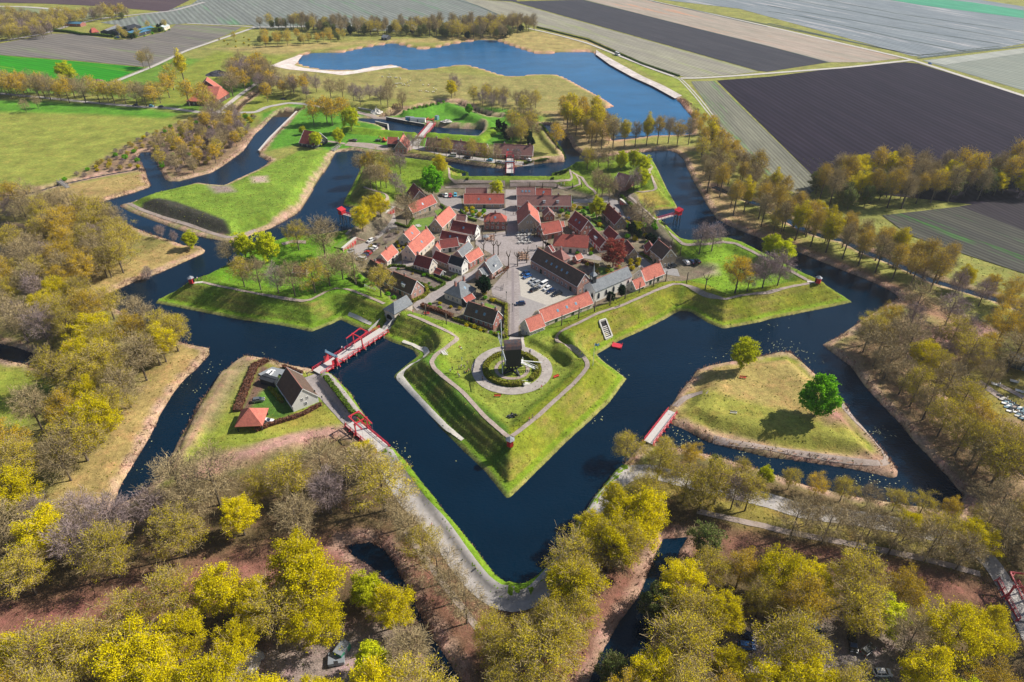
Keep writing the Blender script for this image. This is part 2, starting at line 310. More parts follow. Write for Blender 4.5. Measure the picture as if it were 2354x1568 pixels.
FZ=[ # inside the fort
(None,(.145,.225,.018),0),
("V 850,900 905,868 1010,985 1171,1140 1171,1010 1010,870 1000,800 960,800 896,790",(.08,.17,.02),1),  # left face of the near bastion, its shade painted in as darker green
("V 1171,1010 1171,1146 1441,871 1372,815 1340,790 1355,840 1300,895",(.20,.245,.018),1),  # right face of the near bastion, painted lighter and yellower as sunlit
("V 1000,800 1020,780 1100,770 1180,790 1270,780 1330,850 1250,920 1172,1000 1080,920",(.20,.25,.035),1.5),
("V 1427,782 1372,815 1280,770 1400,700 1560,650 1562,720 1477,760",(.20,.235,.018),1),  # south-east curtain slope, sunlit tone painted into the grass
("V 1560,715 1662,756 1960,695 1880,650 1670,690 1580,655",(.195,.235,.018),1),  # lower face of the right bastion, sunlit tone painted in likewise
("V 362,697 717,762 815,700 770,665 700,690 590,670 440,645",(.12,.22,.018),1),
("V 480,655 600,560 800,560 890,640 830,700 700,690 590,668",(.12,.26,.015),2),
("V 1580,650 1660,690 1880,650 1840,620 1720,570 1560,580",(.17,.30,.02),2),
("V 1600,640 1560,630 1580,612 1640,620 1645,640 1610,645",(.40,.30,.24),3),
("V 1455,470 1470,450 1550,470 1530,480",(.30,.25,.05),2),
("V 800,470 820,430 845,430 860,450 880,470",(.12,.14,.03),1),
]
def paint(zs,mask=None):
    for s,c,soft in zs:
        if s is None:
            cr[mask]=c; continue
        q=un(Q(s),2.0 if mask is not None else 1.2); i=inside(px,py,q)
        if soft: d=segdist(px,py,q,True,soft*1.6); f=.5+.5*np.clip(np.where(i,d,-d)/soft,-1,1)
        else: f=i.astype(float)
        if mask is not None: f=f*mask
        cr[:]=cr*(1-f[:,None])+np.array(c)*f[:,None]
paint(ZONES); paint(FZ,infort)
v=vin&infort; f=smooth(vs,-1,1.5)*infort; cr[:]=cr*(1-f[:,None])+np.array((.19,.165,.11))*f[:,None]
# terraces: tussocky straw faces, mown berm, as the crest lines run
stripe=.5+.5*np.sin(Df*2.4+np.sin(px*.11)*.8+np.sin(py*.13))
fc=infort*(vs<-2)*smooth(Df,3.0,3.4)*(1-smooth(Df,9.3,10)); fc=fc*(.30+.45*stripe)*(.55+.45*np.sin(px*.23+3*np.sin(py*.19))); cr=cr*(1-fc[:,None])+np.array((.27,.22,.06))*fc[:,None]
fb=infort*smooth(Df,.9,1.3)*(1-smooth(Df,2.9,3.2)); cr=cr*(1-.6*fb[:,None])+np.array((.17,.29,.018))*.6*fb[:,None]
# reeds and bare earth along the shores
nz=.5+.5*np.sin(px*.37+2*np.sin(py*.31))*np.sin(py*.43+2*np.sin(px*.27))
rd=np.clip(1.25-D/np.where(infort,1.1,2.6+1.5*nz),0,1)*(~inw); rd=np.clip(rd*1.6,0,1)*np.where(infort,.65,.9)*(.45+.55*nz)
cr=cr*(1-rd[:,None])+np.where(infort[:,None],(.36,.30,.14),(.46,.31,.23))*rd[:,None]
lk=segdist(px,py,WATERS[1],True,12); f=np.clip(1.2-lk/5,0,1)*(~inw); cr=cr*(1-f[:,None])+np.array((.50,.30,.20))*f[:,None]
for s_,wd_,_h in BANKS[:3]+BANKS[3:5]:
    q=segdist(px,py,un(Q(s_),1.5),False,wd_+1); f=(1-smooth(q,wd_*.6,wd_*.8))*(~inw); cr=cr*(1-f[:,None])+np.array((.16,.28,.018))*f[:,None]
cr[inw]=(.05,.035,.02)
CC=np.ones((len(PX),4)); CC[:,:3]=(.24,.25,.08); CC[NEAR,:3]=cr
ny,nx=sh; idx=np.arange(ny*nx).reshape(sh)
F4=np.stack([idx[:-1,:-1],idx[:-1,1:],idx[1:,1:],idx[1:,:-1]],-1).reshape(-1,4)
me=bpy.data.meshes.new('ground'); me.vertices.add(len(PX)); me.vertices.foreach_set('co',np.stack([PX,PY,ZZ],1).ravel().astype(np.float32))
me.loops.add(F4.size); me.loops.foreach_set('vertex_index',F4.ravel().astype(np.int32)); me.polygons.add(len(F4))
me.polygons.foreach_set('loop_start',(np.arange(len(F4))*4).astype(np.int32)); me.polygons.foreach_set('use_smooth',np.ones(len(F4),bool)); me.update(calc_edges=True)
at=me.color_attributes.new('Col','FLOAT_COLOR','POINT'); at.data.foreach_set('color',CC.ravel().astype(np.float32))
m,n,p=newmat('grass and earth'); a=n.nodes.new('ShaderNodeVertexColor'); a.layer_name='Col'; c=coords(n,'World')
b=mul(n,a.outputs[0],noise_ramp(n,c,.09,.72,1.28)); b=mul(n,b,noise_ramp(n,c,.6,.62,1.38,.25,.75,6,.7)); b=mul(n,b,noise_ramp(n,c,3.5,.6,1.4,.3,.7,3,.7))
f=noise_ramp(n,c,.22,0,.55,.48,.72,5,.7); st=mul(n,b,noise_ramp(n,c,1.2,.9,1.3)); tint=n.nodes.new('ShaderNodeVectorMath'); tint.operation='MULTIPLY'; n.links.new(st,tint.inputs[0]); tint.inputs[1].default_value=(1.35,.93,1.25)
b=mixc(n,f,b,tint.outputs[0]); n.links.new(b,p.inputs['Base Color']); p.inputs['Roughness'].default_value=.95; p.inputs['Specular IOR Level'].default_value=.15
bp=n.nodes.new('ShaderNodeBump'); bp.inputs['Strength'].default_value=.6; bp.inputs['Distance'].default_value=.2
n.links.new(noise_ramp(n,c,1.6,0,1,.3,.7,5,.7),bp.inputs['Height']); n.links.new(bp.outputs[0],p.inputs['Normal'])
me.materials.append(m); o=link('ground',me); o['kind']='structure'
# ------------------------------------------------------------ water
def water(name,poly,z,col,rough=.08,wave=.25,ws=1.1):
    m,n,p=newmat(name+' surface'); c=coords(n,'World',scale=(1,1.6,1)); 
    n.links.new(mixc(n,noise_ramp(n,c,.02,0,1,.35,.65),col,tuple(x*.75 for x in col)),p.inputs['Base Color'])
    p.inputs['Roughness'].default_value=rough; p.inputs['IOR'].default_value=1.33
    b=n.nodes.new('ShaderNodeBump'); b.inputs['Strength'].default_value=wave; b.inputs['Distance'].default_value=.12
    n.links.new(noise_ramp(n,c,ws,0,1,.2,.8,3,.5),b.inputs['Height']); n.links.new(b.outputs[0],p.inputs['Normal'])
    b_=bmesh.new(); f=b_.faces.new([b_.verts.new((x,y,z)) for x,y in poly]); 
    if f.normal.z<0: f.normal_flip()
    bmesh.ops.triangulate(b_,faces=b_.faces[:]); me=bpy.data.meshes.new(name); b_.to_mesh(me); 
    for pl in me.polygons: pass
    me.materials.append(m); o=link(name,me); o['kind']='structure'; return o
def grow(lo,hi): return [(lo[0],lo[1]),(hi[0],lo[1]),(hi[0],hi[1]),(lo[0],hi[1])]
water('moat_water',grow((-420,60),(420,318)),0.0,(.0010,.014,.033),.07,.45,.9)
water('canal_water',grow((-420,318.004),(420,505)),0.0,(.002,.022,.055),.1,.35)
water('lake_water',[tuple(q) for q in un(Q("V 560,60 1300,60 1420,80 1700,250 1720,312 1290,312 1280,240 900,190 560,190"))],0.02,(.016,.13,.30),.13,.5,.8)
# ------------------------------------------------------------ flat sheets: fields, roads, paths
def sheet(name,poly,m,z,thick=0):
    b_=bmesh.new(); vs=[b_.verts.new((x,y,z)) for x,y in poly]; f=b_.faces.new(vs)
    b_.normal_update()
    if f.normal.z<0: f.normal_flip()
    bmesh.ops.triangulate(b_,faces=b_.faces[:]); me=bpy.data.meshes.new(name); b_.to_mesh(me); b_.free(); me.materials.append(m); o=link(name,me); o['kind']='structure'; return o
def fieldmat(name,c0,c1,direction,period=3,stripe=.25,patch=.018,c2=None,aniso=12,fine=1):
    """bare or sprouting field: furrows run along the given direction"""
    m,n,p=newmat(name); c=coords(n,'World',rot=-direction); c_=n.nodes.new('ShaderNodeMapping'); n.links.new(c,c_.inputs[0]); c_.inputs['Scale'].default_value=(1/aniso,1,1)
    s=c_.outputs[0]
    b=mixc(n,noise_ramp(n,s,patch*6,0,1,.36,.64,6,.65),c0,c1)
    if c2: b=mixc(n,noise_ramp(n,s,patch*4,0,1,.55,.66,7,.75),b,c2)
    wv=n.nodes.new('ShaderNodeTexWave'); wv.bands_direction='Y'; wv.inputs['Scale'].default_value=1/period*.314*1.0; wv.inputs['Distortion'].default_value=1.2; wv.inputs['Detail'].default_value=2; wv.inputs['Detail Scale'].default_value=.4
    n.links.new(s,wv.inputs[0]); r=n.nodes.new('ShaderNodeMapRange'); r.inputs[3].default_value=1-stripe; r.inputs[4].default_value=1+stripe; n.links.new(wv.outputs['Fac'],r.inputs[0])
    b=mul(n,b,r.outputs[0]); b=mul(n,b,noise_ramp(n,s,.5*fine,.74,1.26,.3,.7,6,.75)); n.links.new(b,p.inputs['Base Color']); p.inputs['Roughness'].default_value=1; p.inputs['Specular IOR Level'].default_value=.1
    return m
def dirn(s):
    q=un(Q(s),1.2); d=q[-1]-q[0]; return math.atan2(d[1],d[0])
D1=dirn("03 700,680 2352,1420"); D2=dirn("02 0,22 2270,660"); D3=dirn("03 0,50 1200,290"); D5=dirn("00 100,420 1200,600")
FIELDS=[
("V 1648,185 1770,176 1940,155 2080,143 2110,146 2354,222 2700,340 2700,520 1960,440 1885,420",(.024,.018,.031),(.015,.012,.023),D1,5,.28,None,.05),
("V 1590,187 1643,186 1884,420 1878,432 1850,455 1790,425 1712,357 1640,262 1590,190",(.21,.21,.16),(.15,.15,.12),dirn("02 1900,760 2352,1195"),2.5,.2,(.12,.26,.07),.05),
("V 1040,-5 1177,5 1744,165 1680,172 1582,178 1567,175 1477,143 1352,87 1237,60 1163,40",(.30,.29,.22),(.24,.225,.19),D2,4,.22,(.27,.30,.14),.04),
("V 1040,-5 1180,-6 1190,3 1339,-1 1905,143 1765,165 1744,163 1177,3",(.060,.058,.068),(.045,.046,.058),D2,4,.2,None,.05),
("V 1339,-2 1489,0 1765,61 2072,134 1990,143 1906,143",(.38,.31,.26),(.30,.27,.22),D2,4,.15,(.50,.26,.16),.05),
("V 1495,-4 1700,20 2095,128 2120,131 2310,108 2354,100 2354,15 2060,-30 1500,-30",(.22,.25,.27),(.17,.20,.225),D3,6,.2,(.42,.41,.42),.05),
("V 2120,139 2354,112 2700,60 2700,400 2354,208",(.25,.27,.23),(.21,.235,.205),D3,6,.12,None,.05),
("V 230,52 360,28 440,10 470,-12 1040,-12 1163,42 1100,58 900,72 720,62 590,66 580,58 430,54 300,62",(.20,.22,.20),(.165,.18,.17),dirn("01 700,20 1100,200"),6,.2,(.13,.24,.14),.04),
("V -300,100 0,100 117,77 175,78 270,92 312,88 380,73 405,56 555,62 540,72 470,100 350,152 328,153 175,139 0,126 -300,95",(.20,.18,.16),(.15,.14,.13),D5,6,.15,(.18,.21,.12),.03),
("V -300,110 0,127 175,141 331,155 290,172 235,193 180,188 90,178 0,170 -300,165",(.03,.26,.01),(.025,.22,.012),D5,5,.12,(.13,.27,.015),.03),
("V -60,-12 460,-12 382,27 230,14 100,8 -60,5",(.10,.07,.075),(.08,.055,.065),D5,6,.15,None,.03),
("V -200,20 60,18 150,25 240,30 200,45 100,42 -200,45",(.26,.27,.17),(.20,.24,.12),D5,6,.1,None,.03),
("V 2028,495 2203,475 2280,472 2700,520 2700,760 2354,628 2165,567 2090,540",(.085,.085,.07),(.06,.06,.055),dirn("13 1200,480 1700,680"),3,.25,(.045,.22,.02),.05),
("V 2206,474 2360,452 2700,470 2700,640 2354,530",(.045,.04,.045),(.035,.03,.038),dirn("13 1850,360 2352,600"),3,.2,None,.05),
]
z=1.32
for i,(s,a,b_,d,pe,st,c2,pt) in enumerate(FIELDS):
    sheet('field',un(Q(s),z),fieldmat(f'field soil {i}',a,b_,d,pe,st,pt*.35,c2),z); z+=.012
TEAL=fieldmat('young green crop',(.08,.34,.20),(.06,.27,.17),D3,6,.1,.02)
sheet('field',un(Q("V 2045,-14 2240,6 2354,24 2354,42 2120,12 2000,-8 "),z),TEAL,z); z+=.012
LIGHT=fieldmat('pale stubble strip',(.36,.37,.33),(.31,.33,.30),D3,6,.12,.02)
sheet('field',un(Q("V 2125,140 2354,110 2354,122 2172,149"),z),LIGHT,z); z+=.012
DITCHM=mat('ditch',(.05,.08,.07),.7)
def ribbon(name,pts,wid,m,lift=.09,step=2.0,flat=None,kind='structure'):
    """a strip laid over the ground along a line of world points; width may change along it"""
    P=[np.array(q[:2],float) for q in pts]; wd=list(np.interp(np.linspace(0,1,len(P)),np.linspace(0,1,len(wid)),wid)) if hasattr(wid,'__len__') else [wid]*len(P)
    S=[];Wd=[]
    for i in range(len(P)-1):
        L=np.linalg.norm(P[i+1]-P[i]); k=max(1,int(L/step))
        for j in range(k): S.append(P[i]+(P[i+1]-P[i])*j/k); Wd.append(wd[i]+(wd[i+1]-wd[i])*j/k)
    S.append(P[-1]); Wd.append(wd[-1]); S=np.array(S)
    for _ in range(2): S[1:-1]=(S[:-2]+2*S[1:-1]+S[2:])/4
    d=np.gradient(S,axis=0); d/=np.linalg.norm(d,axis=1)[:,None]+1e-9; nn=np.stack([-d[:,1],d[:,0]],1); Wd=np.array(Wd)[:,None]
    k=max(3,int(max(Wd)[0]/.9)+1); rows=[S+nn*Wd*(t-.5) for t in np.linspace(0,1,k)]
    vs=[]; 
    for i in range(len(S)):
        for r in rows: x,y=r[i]; vs.append((x,y,(flat if flat is not None else float(hz(x,y)))+lift))
    fs=[(i*k+j+1,i*k+j,(i+1)*k+j,(i+1)*k+j+1) for i in range(len(S)-1) for j in range(k-1)]
    me=bpy.data.meshes.new(name); me.from_pydata(vs,[],fs); me.polygons.foreach_set('use_smooth',[True]*len(fs)); me.update(); me.materials.append(m); o=link(name,me); 
    if kind: o['kind']=kind
    return o
BRICK=mat('brick paving',(.33,.29,.285),.9,.2,1.2,(.27,.235,.225),.12); BRICKD=mat('dark brick lane',(.24,.205,.21),.9,.15,1.5)
ASPH=mat('asphalt',(.34,.32,.31),.9,.15,.8,(.42,.39,.37),.08); CONC=mat('concrete track',(.48,.45,.41),.9,.15,.5); GRAV=mat('trodden path',(.37,.30,.27),.95,.2,1.5,(.30,.24,.20),.3)
SHELL=mat('crushed shell path',(.62,.58,.52),.95,.2,2); SANDM=mat('white sand',(.74,.68,.63),.95,.15,.4,(.60,.50,.45),.12); SANDB=mat('beach gravel',(.47,.42,.39),.95,.25,.5,(.62,.55,.52),.1)
COB=mat('cobbled ring',(.40,.36,.33),.95,.2,1.2,(.32,.28,.26),.3)
# far roads and ditches
for s,wd,m in (("V 1480,-3 1489,0 1765,61 2090,136 2354,221 2700,330",5,CONC),("V 1565,180 1590,181 1700,174 1950,155 2092,139",4.5,CONC),("V 2110,134 2354,106 2600,75",3,DITCHM),
  ("02 150,262 400,318 700,400 1000,520 1300,640 1490,705",3.5,CONC),("V 590,62 525,84 425,118 350,154 275,184 237,200",4.5,CONC),("V 1000,57 590,63 555,60 430,54",3,CONC),
  ("V -60,100 0,96 110,76 155,60 235,42 400,25 470,5",6,ASPH),("V -60,14 60,16 110,20 150,24 ",7,CONC)):
    ribbon('road',un(Q(s),1.3),wd,m,.22,8,flat=1.3)
for s in ("V 1500,4 1765,57 2100,126","V 1765,26 1840,37 2065,88 2220,118","V 1765,13 2065,65 2303,102","V 1900,0 2065,32 2353,73","V 1808,-3 2040,41 2353,94","V 2110,128 2300,106","03 0,215 1380,515 2150,440","02 650,0 1800,290 2352,425 03 560,575","02 1240,0 2352,250","V 1043,-2 1100,14 1163,42"):
    ribbon('ditch',un(Q(s),1.3),2.2,DITCHM,.25,10,flat=1.3)
# twin-track concrete road beside the eastern fields
tw=un(Q("02 1490,705 1550,730 1610,790 1700,890 1850,1080 2000,1280 2130,1450"),1.2)
dd=np.gradient(tw,axis=0); dd/=np.linalg.norm(dd,axis=1)[:,None]; nn=np.stack([-dd[:,1],dd[:,0]],1)
for sg in (-1,1): ribbon('road',tw+nn*sg*1.25,1.1,CONC,.12,3)
ribbon('road',un(Q("13 60,270 210,320 480,335 560,350"),1.2),2.5,CONC,.12,3)
# beach and sand of the lake
sheet('beach',un(Q("01 130,605 260,555 400,505 430,507 400,540 380,575 350,600 430,622 560,640 700,655 800,655 900,650 1050,620 1200,602 1290,604 1320,618 1200,628 1050,655 900,678 800,692 600,668 300,638"),1.3),SANDM,1.33)
sheet('beach',un(Q("02 775,460 820,490 1000,590 1200,700 1400,790 1565,880 1500,905 1300,795 1100,705 900,595 770,500"),1.3),SANDB,1.34)
# the tree-lined road from the west, the bridge approach and the street of the row houses
R5=G(Q("00 -200,850 0,862 400,900 900,950 1300,985 1500,990 1900,1042 2040,1032 2250,1036 01 0,1035 100,985 300,948 450,958 700,1000 850,1022"))
ribbon('road',R5,4.5,ASPH,.12,2)
ribbon('road',G(Q("01 860,1020 940,1035 1100,1075 1300,1098 1480,1105 1650,1115")),5,GRAV,.14,2)
ribbon('road',G(Q("00 2010,1030 2200,880 2352,770 01 60,720")),4,CONC,.13,2)
ribbon('street',G(Q("01 1520,1255 1470,1300 1440,1350 1600,1385 1800,1430 2050,1470 2352,1500 02 200,1495")),[5,7,8,6,6,6,6,4],ASPH,.13,2)
ribbon('street',G(Q("01 830,1325 1000,1335 1200,1365 1440,1365")),[7,9,9,8],GRAV,.15,2)
ribbon('path',G(Q("01 640,1300 740,1310 820,1325")),3,GRAV,.15,2)
ribbon('street',G(Q("01 2340,1480 2340,1520")),6,ASPH,.16,1)
# south-west approach: fort bridge, island road, second bridge, moat road
ribbon('road',G(Q("21 545,300 640,410 740,520 850,640 920,730")),[8,8.5,8,7.5,6.5],BRICK,.12,1.5)
ribbon('road',G(Q("21 560,330 740,530 920,730")),1.6,BRICKD,.14,1.5)
ribbon('road',G(Q("21 1130,960 1200,1090 1275,1240 1415,1440 1500,1560 31 1590,50 1680,170 1770,300 1890,480 2060,690 2200,795 2352,850 32 120,850 240,770 400,560 550,330 680,100 22 800,1450 950,1290 1100,1200 1300,1200 1500,1260 1800,1330 2100,1400 2352,1460 23 300,1560 33 800,60 1200,130 1600,220 1900,330 2080,500 2180,680 2300,930 2420,1200")),
  [5.5,6,7,7,6.5,6.5,6.5,6.5,6,6,5,5,5,5,5,5,6,6,6,6,6,6,6,6,6,5,5,4,4],ASPH,.12,2)
ribbon('path',G(Q("31 1380,180 1500,360 1650,560 1800,770 1930,930 2040,1080")),1.7,GRAV,.11,2)
ribbon('path',G(Q("32 560,850 420,1030 300,1190 150,1380 0,1500 31 2260,1350")),2.4,GRAV,.11,2)
ribbon('path',G(Q("32 1700,0 2100,90 2352,140 33 0,150 300,215 600,270 1000,350 1400,430 1750,520 1950,580")),2.0,GRAV,.11,2)
ribbon('path',G(Q("22 1500,600 1580,520 1680,480 1800,470")),2.2,GRAV,.11,2)
ribbon('path',G(Q("22 1850,905 2100,940 2352,980 23 150,1005 500,1060 850,1110 1080,1135 1120,1090 1000,940 800,720 660,560")),2.3,GRAV,.11,2)
ribbon('path',G(Q("10 1150,300 1300,360 1500,430 1700,490 1900,560 2100,620 2200,610 2352,545")),2.0,GRAV,.11,2)
# the walk along the crest of the ramparts
CRY="""10 1850,1025 2000,1060 2352,1130 11 200,1165 440,1200 500,1190 600,1140 730,1085 850,1095 980,1140 1100,1190 1180,1225|11 1400,1325 1500,1362 1650,1430 1800,1500 1855,1540 21 1830,0 1740,70 1650,130 1612,190 1640,250 1740,340 1900,470 2000,580 2100,690 2200,780 2300,865 2335,890|22 0,875 100,800 250,680 400,540 560,400 650,300 695,235 690,190 620,110 520,50 420,0 12 400,1535 440,1490 600,1410 800,1310 990,1250 1200,1160 1350,1090 1480,1045 1560,1045 1700,1100 1850,1160 1960,1185 2100,1150 2352,1120 13 200,1070 390,1035|13 390,1020 210,925 40,850 12 2290,790 2200,740 2050,670 1940,655 1800,675 1620,688 1560,672 1480,600 1400,520 1330,460 1260,390 1150,300 1080,240 1085,218 1200,200 1300,185 1325,165 1290,60 1260,0 02 1290,1530 1220,1490|12 -20,103 200,103 400,100 530,95 552,70 540,30 530,-10|12 -20,135 150,130 400,140 580,148 625,130 618,80 580,30 545,10|12 560,25 640,60 700,150 770,215 800,260|11 1775,-20 1780,70 1830,112 2000,106 2290,110|11 1740,158 1900,153 2150,150 2290,140|11 990,150 1100,190 1200,222 1215,262 1180,290|11 240,678 330,652 460,662|11 830,590 870,550 915,515|10 2352,1130 11 0,1135"""
for s in CRY.split('|'): ribbon('path',G(Q(s)),1.2 if s[:5] in('12 -2','11 17') else 1.6,GRAV,.17,.7)
ribbon('path',G(Q("21 1350,0 1450,35 1560,80 1575,115 1540,150 1440,210 1350,285 1315,325 1360,375 1430,460 1600,640 1750,790 1900,910")),[1.4,1.4,1.8,2,1.8,1.8,2.2,2.6,2.2,1.8,1.8,1.8,1.2],SHELL,.17,.7)
ribbon('path',G(Q("11 850,1320 1000,1390 1060,1415")),1.2,SHELL,.12,1)
ribbon('road',G(Q("11 1195,1470 1240,1400 1270,1350")),4,ASPH,.2,1)
# village paving
def vsheet(s,m,name='street',lift=.06):
    return sheet(name,un(Q(s),2.0),m,2.0+lift)
vsheet("12 -15,60 40,60 45,360 60,560 330,640 300,700 235,700 165,850 180,885 600,1130 470,1185 215,1290 180,1340 120,1370 60,1430 60,1600 -30,1600 -20,1230 -60,1200 -180,1150 -190,1080 -120,1000 -30,900 -80,860 -200,760 -340,680 -330,640 -290,590 -60,560 -60,200 -60,60",BRICK)
vsheet("12 60,900 165,870 600,1130 470,1190 210,1295 60,1390 90,1260",mat('car park bricks',(.44,.41,.36),.9,.12,1),'street',.075)
vsheet("12 60,1150 95,1160 320,1240 215,1290 70,1390",mat('grey car park',(.30,.28,.275),.9,.12,1),'street',.085)
vsheet("12 -8,1600 -3,1250 -3,900 18,900 22,1250 22,1600",BRICKD,'street',.09)
vsheet("11 1440,1240 1500,1180 1640,1110 1740,1040 1830,990 1980,930 2110,830 2180,870 2060,960 1900,1040 1800,1100 1720,1150 1640,1200 1560,1250 1480,1290",BRICK,'street',.07)
vsheet("11 1160,880 1280,850 1340,830 1440,810 1480,850 1440,870 1330,890 1200,905",BRICK,'street',.065)
vsheet("11 800,775 960,640 1000,610 1070,580 1130,560 1180,420 1270,370 1300,520 1240,540 1100,640 1040,680 930,830 840,800",mat('gravel yard',(.33,.30,.28),.9,.15,1),'street',.06)
vsheet("12 960,270 1000,300 1100,390 1060,440 1010,420 900,320 870,290 560,300 560,260 700,260 860,230",mat('grey yard',(.27,.25,.25),.9,.15,1),'street',.06)
vsheet("12 1150,770 1190,790 1290,870 1520,905 1545,975 1420,955 1200,900 1140,880",mat('grey setts',(.27,.26,.26),.9,.15,1),'street',.062)
vsheet("11 1660,230 1880,230 1900,340 2290,345 2290,480 2100,470 1850,370 1700,300",mat('back yard',(.28,.25,.24),.9,.2,.8),'street',.058)
vsheet("12 270,640 340,720 520,740 690,740 820,800 820,830 620,800 520,830 360,740",BRICK,'street',.064)
sheet('yard',un(Q('21 20,300 150,235 430,300 400,350 300,330 210,300 170,390'),1.5),mat('island yard',(.24,.26,.28),.9,.1,1),1.56)
# gardens and lawns
LAWN=mat('lawn',(.10,.20,.02),.95,.3,1.5,(.16,.24,.03),.5); BED=mat('garden bed',(.13,.10,.085),.95,.35,1.2,(.20,.16,.13),.4)
for s,m_ in (("11 1410,460 1640,420 1590,540 1500,550 1420,490",LAWN),("11 1640,370 1700,350 1730,380 1670,420",LAWN),("11 1900,370 2120,400 2090,440 1960,440",LAWN),("12 680,430 760,470 860,540 800,560 720,500",LAWN),("12 760,880 940,900 930,950 820,960",LAWN),("11 2110,1215 2210,1250 2170,1275 2100,1240",LAWN),
  ("11 1240,885 1390,910 1740,1040 1640,1110 1480,1000 1220,920",BED),("11 1550,1220 1920,1250 1880,1320 1560,1260",BED),("11 1930,1440 2060,1480 2180,1530 2290,1480 2290,1540 2120,1540 1930,1470",BED),("11 1160,600 1290,560 1350,570 1240,650 1170,650",BED),("12 620,830 760,880 740,960 650,900",BED),("12 560,340 760,380 800,540 720,420 600,380",LAWN),
  ("11 1870,1440 1930,1420 2170,1480 2100,1510",mat('terrace',(.26,.24,.23),.9,.1,1))):
    sheet('garden',un(Q(s),2.0),m_,2.045)
# ring path and hedge ring are centred on the mill
MC=un([(1177,848)],4.5)[0]
def ring(name,r0,r1,m,lift=.13,kind='structure',n=64):
    vs=[];fs=[]
    for i in range(n):
        a=2*PI*i/n
        for r in np.linspace(r0,r1,4): x,y=MC[0]+r*math.cos(a),MC[1]+r*math.sin(a); vs.append((x,y,float(hz(x,y))+lift))
    for i in range(n):
        for j in range(3): fs.append((i*4+j,i*4+j+1,((i+1)%n)*4+j+1,((i+1)%n)*4+j))
    me=bpy.data.meshes.new(name); me.from_pydata(vs,[],fs); me.update(); me.materials.append(m); o=link(name,me); o['kind']=kind; return o
ring('path',10.6,14.4,COB); ring('path',5.0,6.3,GRAV)
ribbon('path',[(MC[0]+1.5,MC[1]+12,0),(MC[0]+1.8,MC[1]+22,0)],[7,5],COB,.16,1)
# ------------------------------------------------------------ trees
def leafmat(name,col,col2,trans=.24,ov=.2):
    m=bpy.data.materials.new(name); m.use_nodes=True; n=m.node_tree; n.nodes.clear()
    out=n.nodes.new('ShaderNodeOutputMaterial'); df=n.nodes.new('ShaderNodeBsdfDiffuse'); tr=n.nodes.new('ShaderNodeBsdfTranslucent'); mx=n.nodes.new('ShaderNodeMixShader'); mx.inputs[0].default_value=trans
    oi=n.nodes.new('ShaderNodeObjectInfo'); g=n.nodes.new('ShaderNodeNewGeometry')
    b=mixc(n,g.outputs['Random Per Island'],col,col2)
    r=n.nodes.new('ShaderNodeMapRange'); r.inputs[3].default_value=1-ov; r.inputs[4].default_value=1+ov; n.links.new(oi.outputs['Random'],r.inputs[0]); b=mul(n,b,r.outputs[0])
    n.links.new(b,df.inputs[0]); n.links.new(b,tr.inputs[0]); n.links.new(df.outputs[0],mx.inputs[1]); n.links.new(tr.outputs[0],mx.inputs[2]); n.links.new(mx.outputs[0],out.inputs[0]); return m
BARK=mat('bark',(.12,.095,.075),.95,.3,2,kind='Object',objvar=.25)
TWIG=leafmat('twigs',(.44,.35,.19),(.31,.24,.13),0,.15); TWIGP=leafmat('mauve twigs',(.38,.29,.28),(.28,.22,.21),0,.12)
LM={'bud':leafmat('olive buds',(.68,.55,.03),(.48,.40,.02)),'ochre':leafmat('ochre buds',(.72,.50,.02),(.52,.36,.015)),'yellow':leafmat('yellow young leaves',(.78,.64,.006),(.52,.46,.006)),
 'lime':leafmat('lime young leaves',(.68,.68,.018),(.46,.52,.012)),'green':leafmat('fresh green leaves',(.26,.58,.02),(.13,.38,.01)),'olive':leafmat('grey-green leaves',(.20,.23,.07),(.12,.17,.04)),
 'copper':leafmat('copper leaves',(.40,.10,.07),(.25,.055,.045)),'dark':leafmat('dark evergreen leaves',(.02,.05,.02),(.012,.03,.014),.1),'bare':TWIG,'mauve':TWIGP,'reed':leafmat('dry reed stalks',(.46,.28,.20),(.30,.17,.13),.2)}
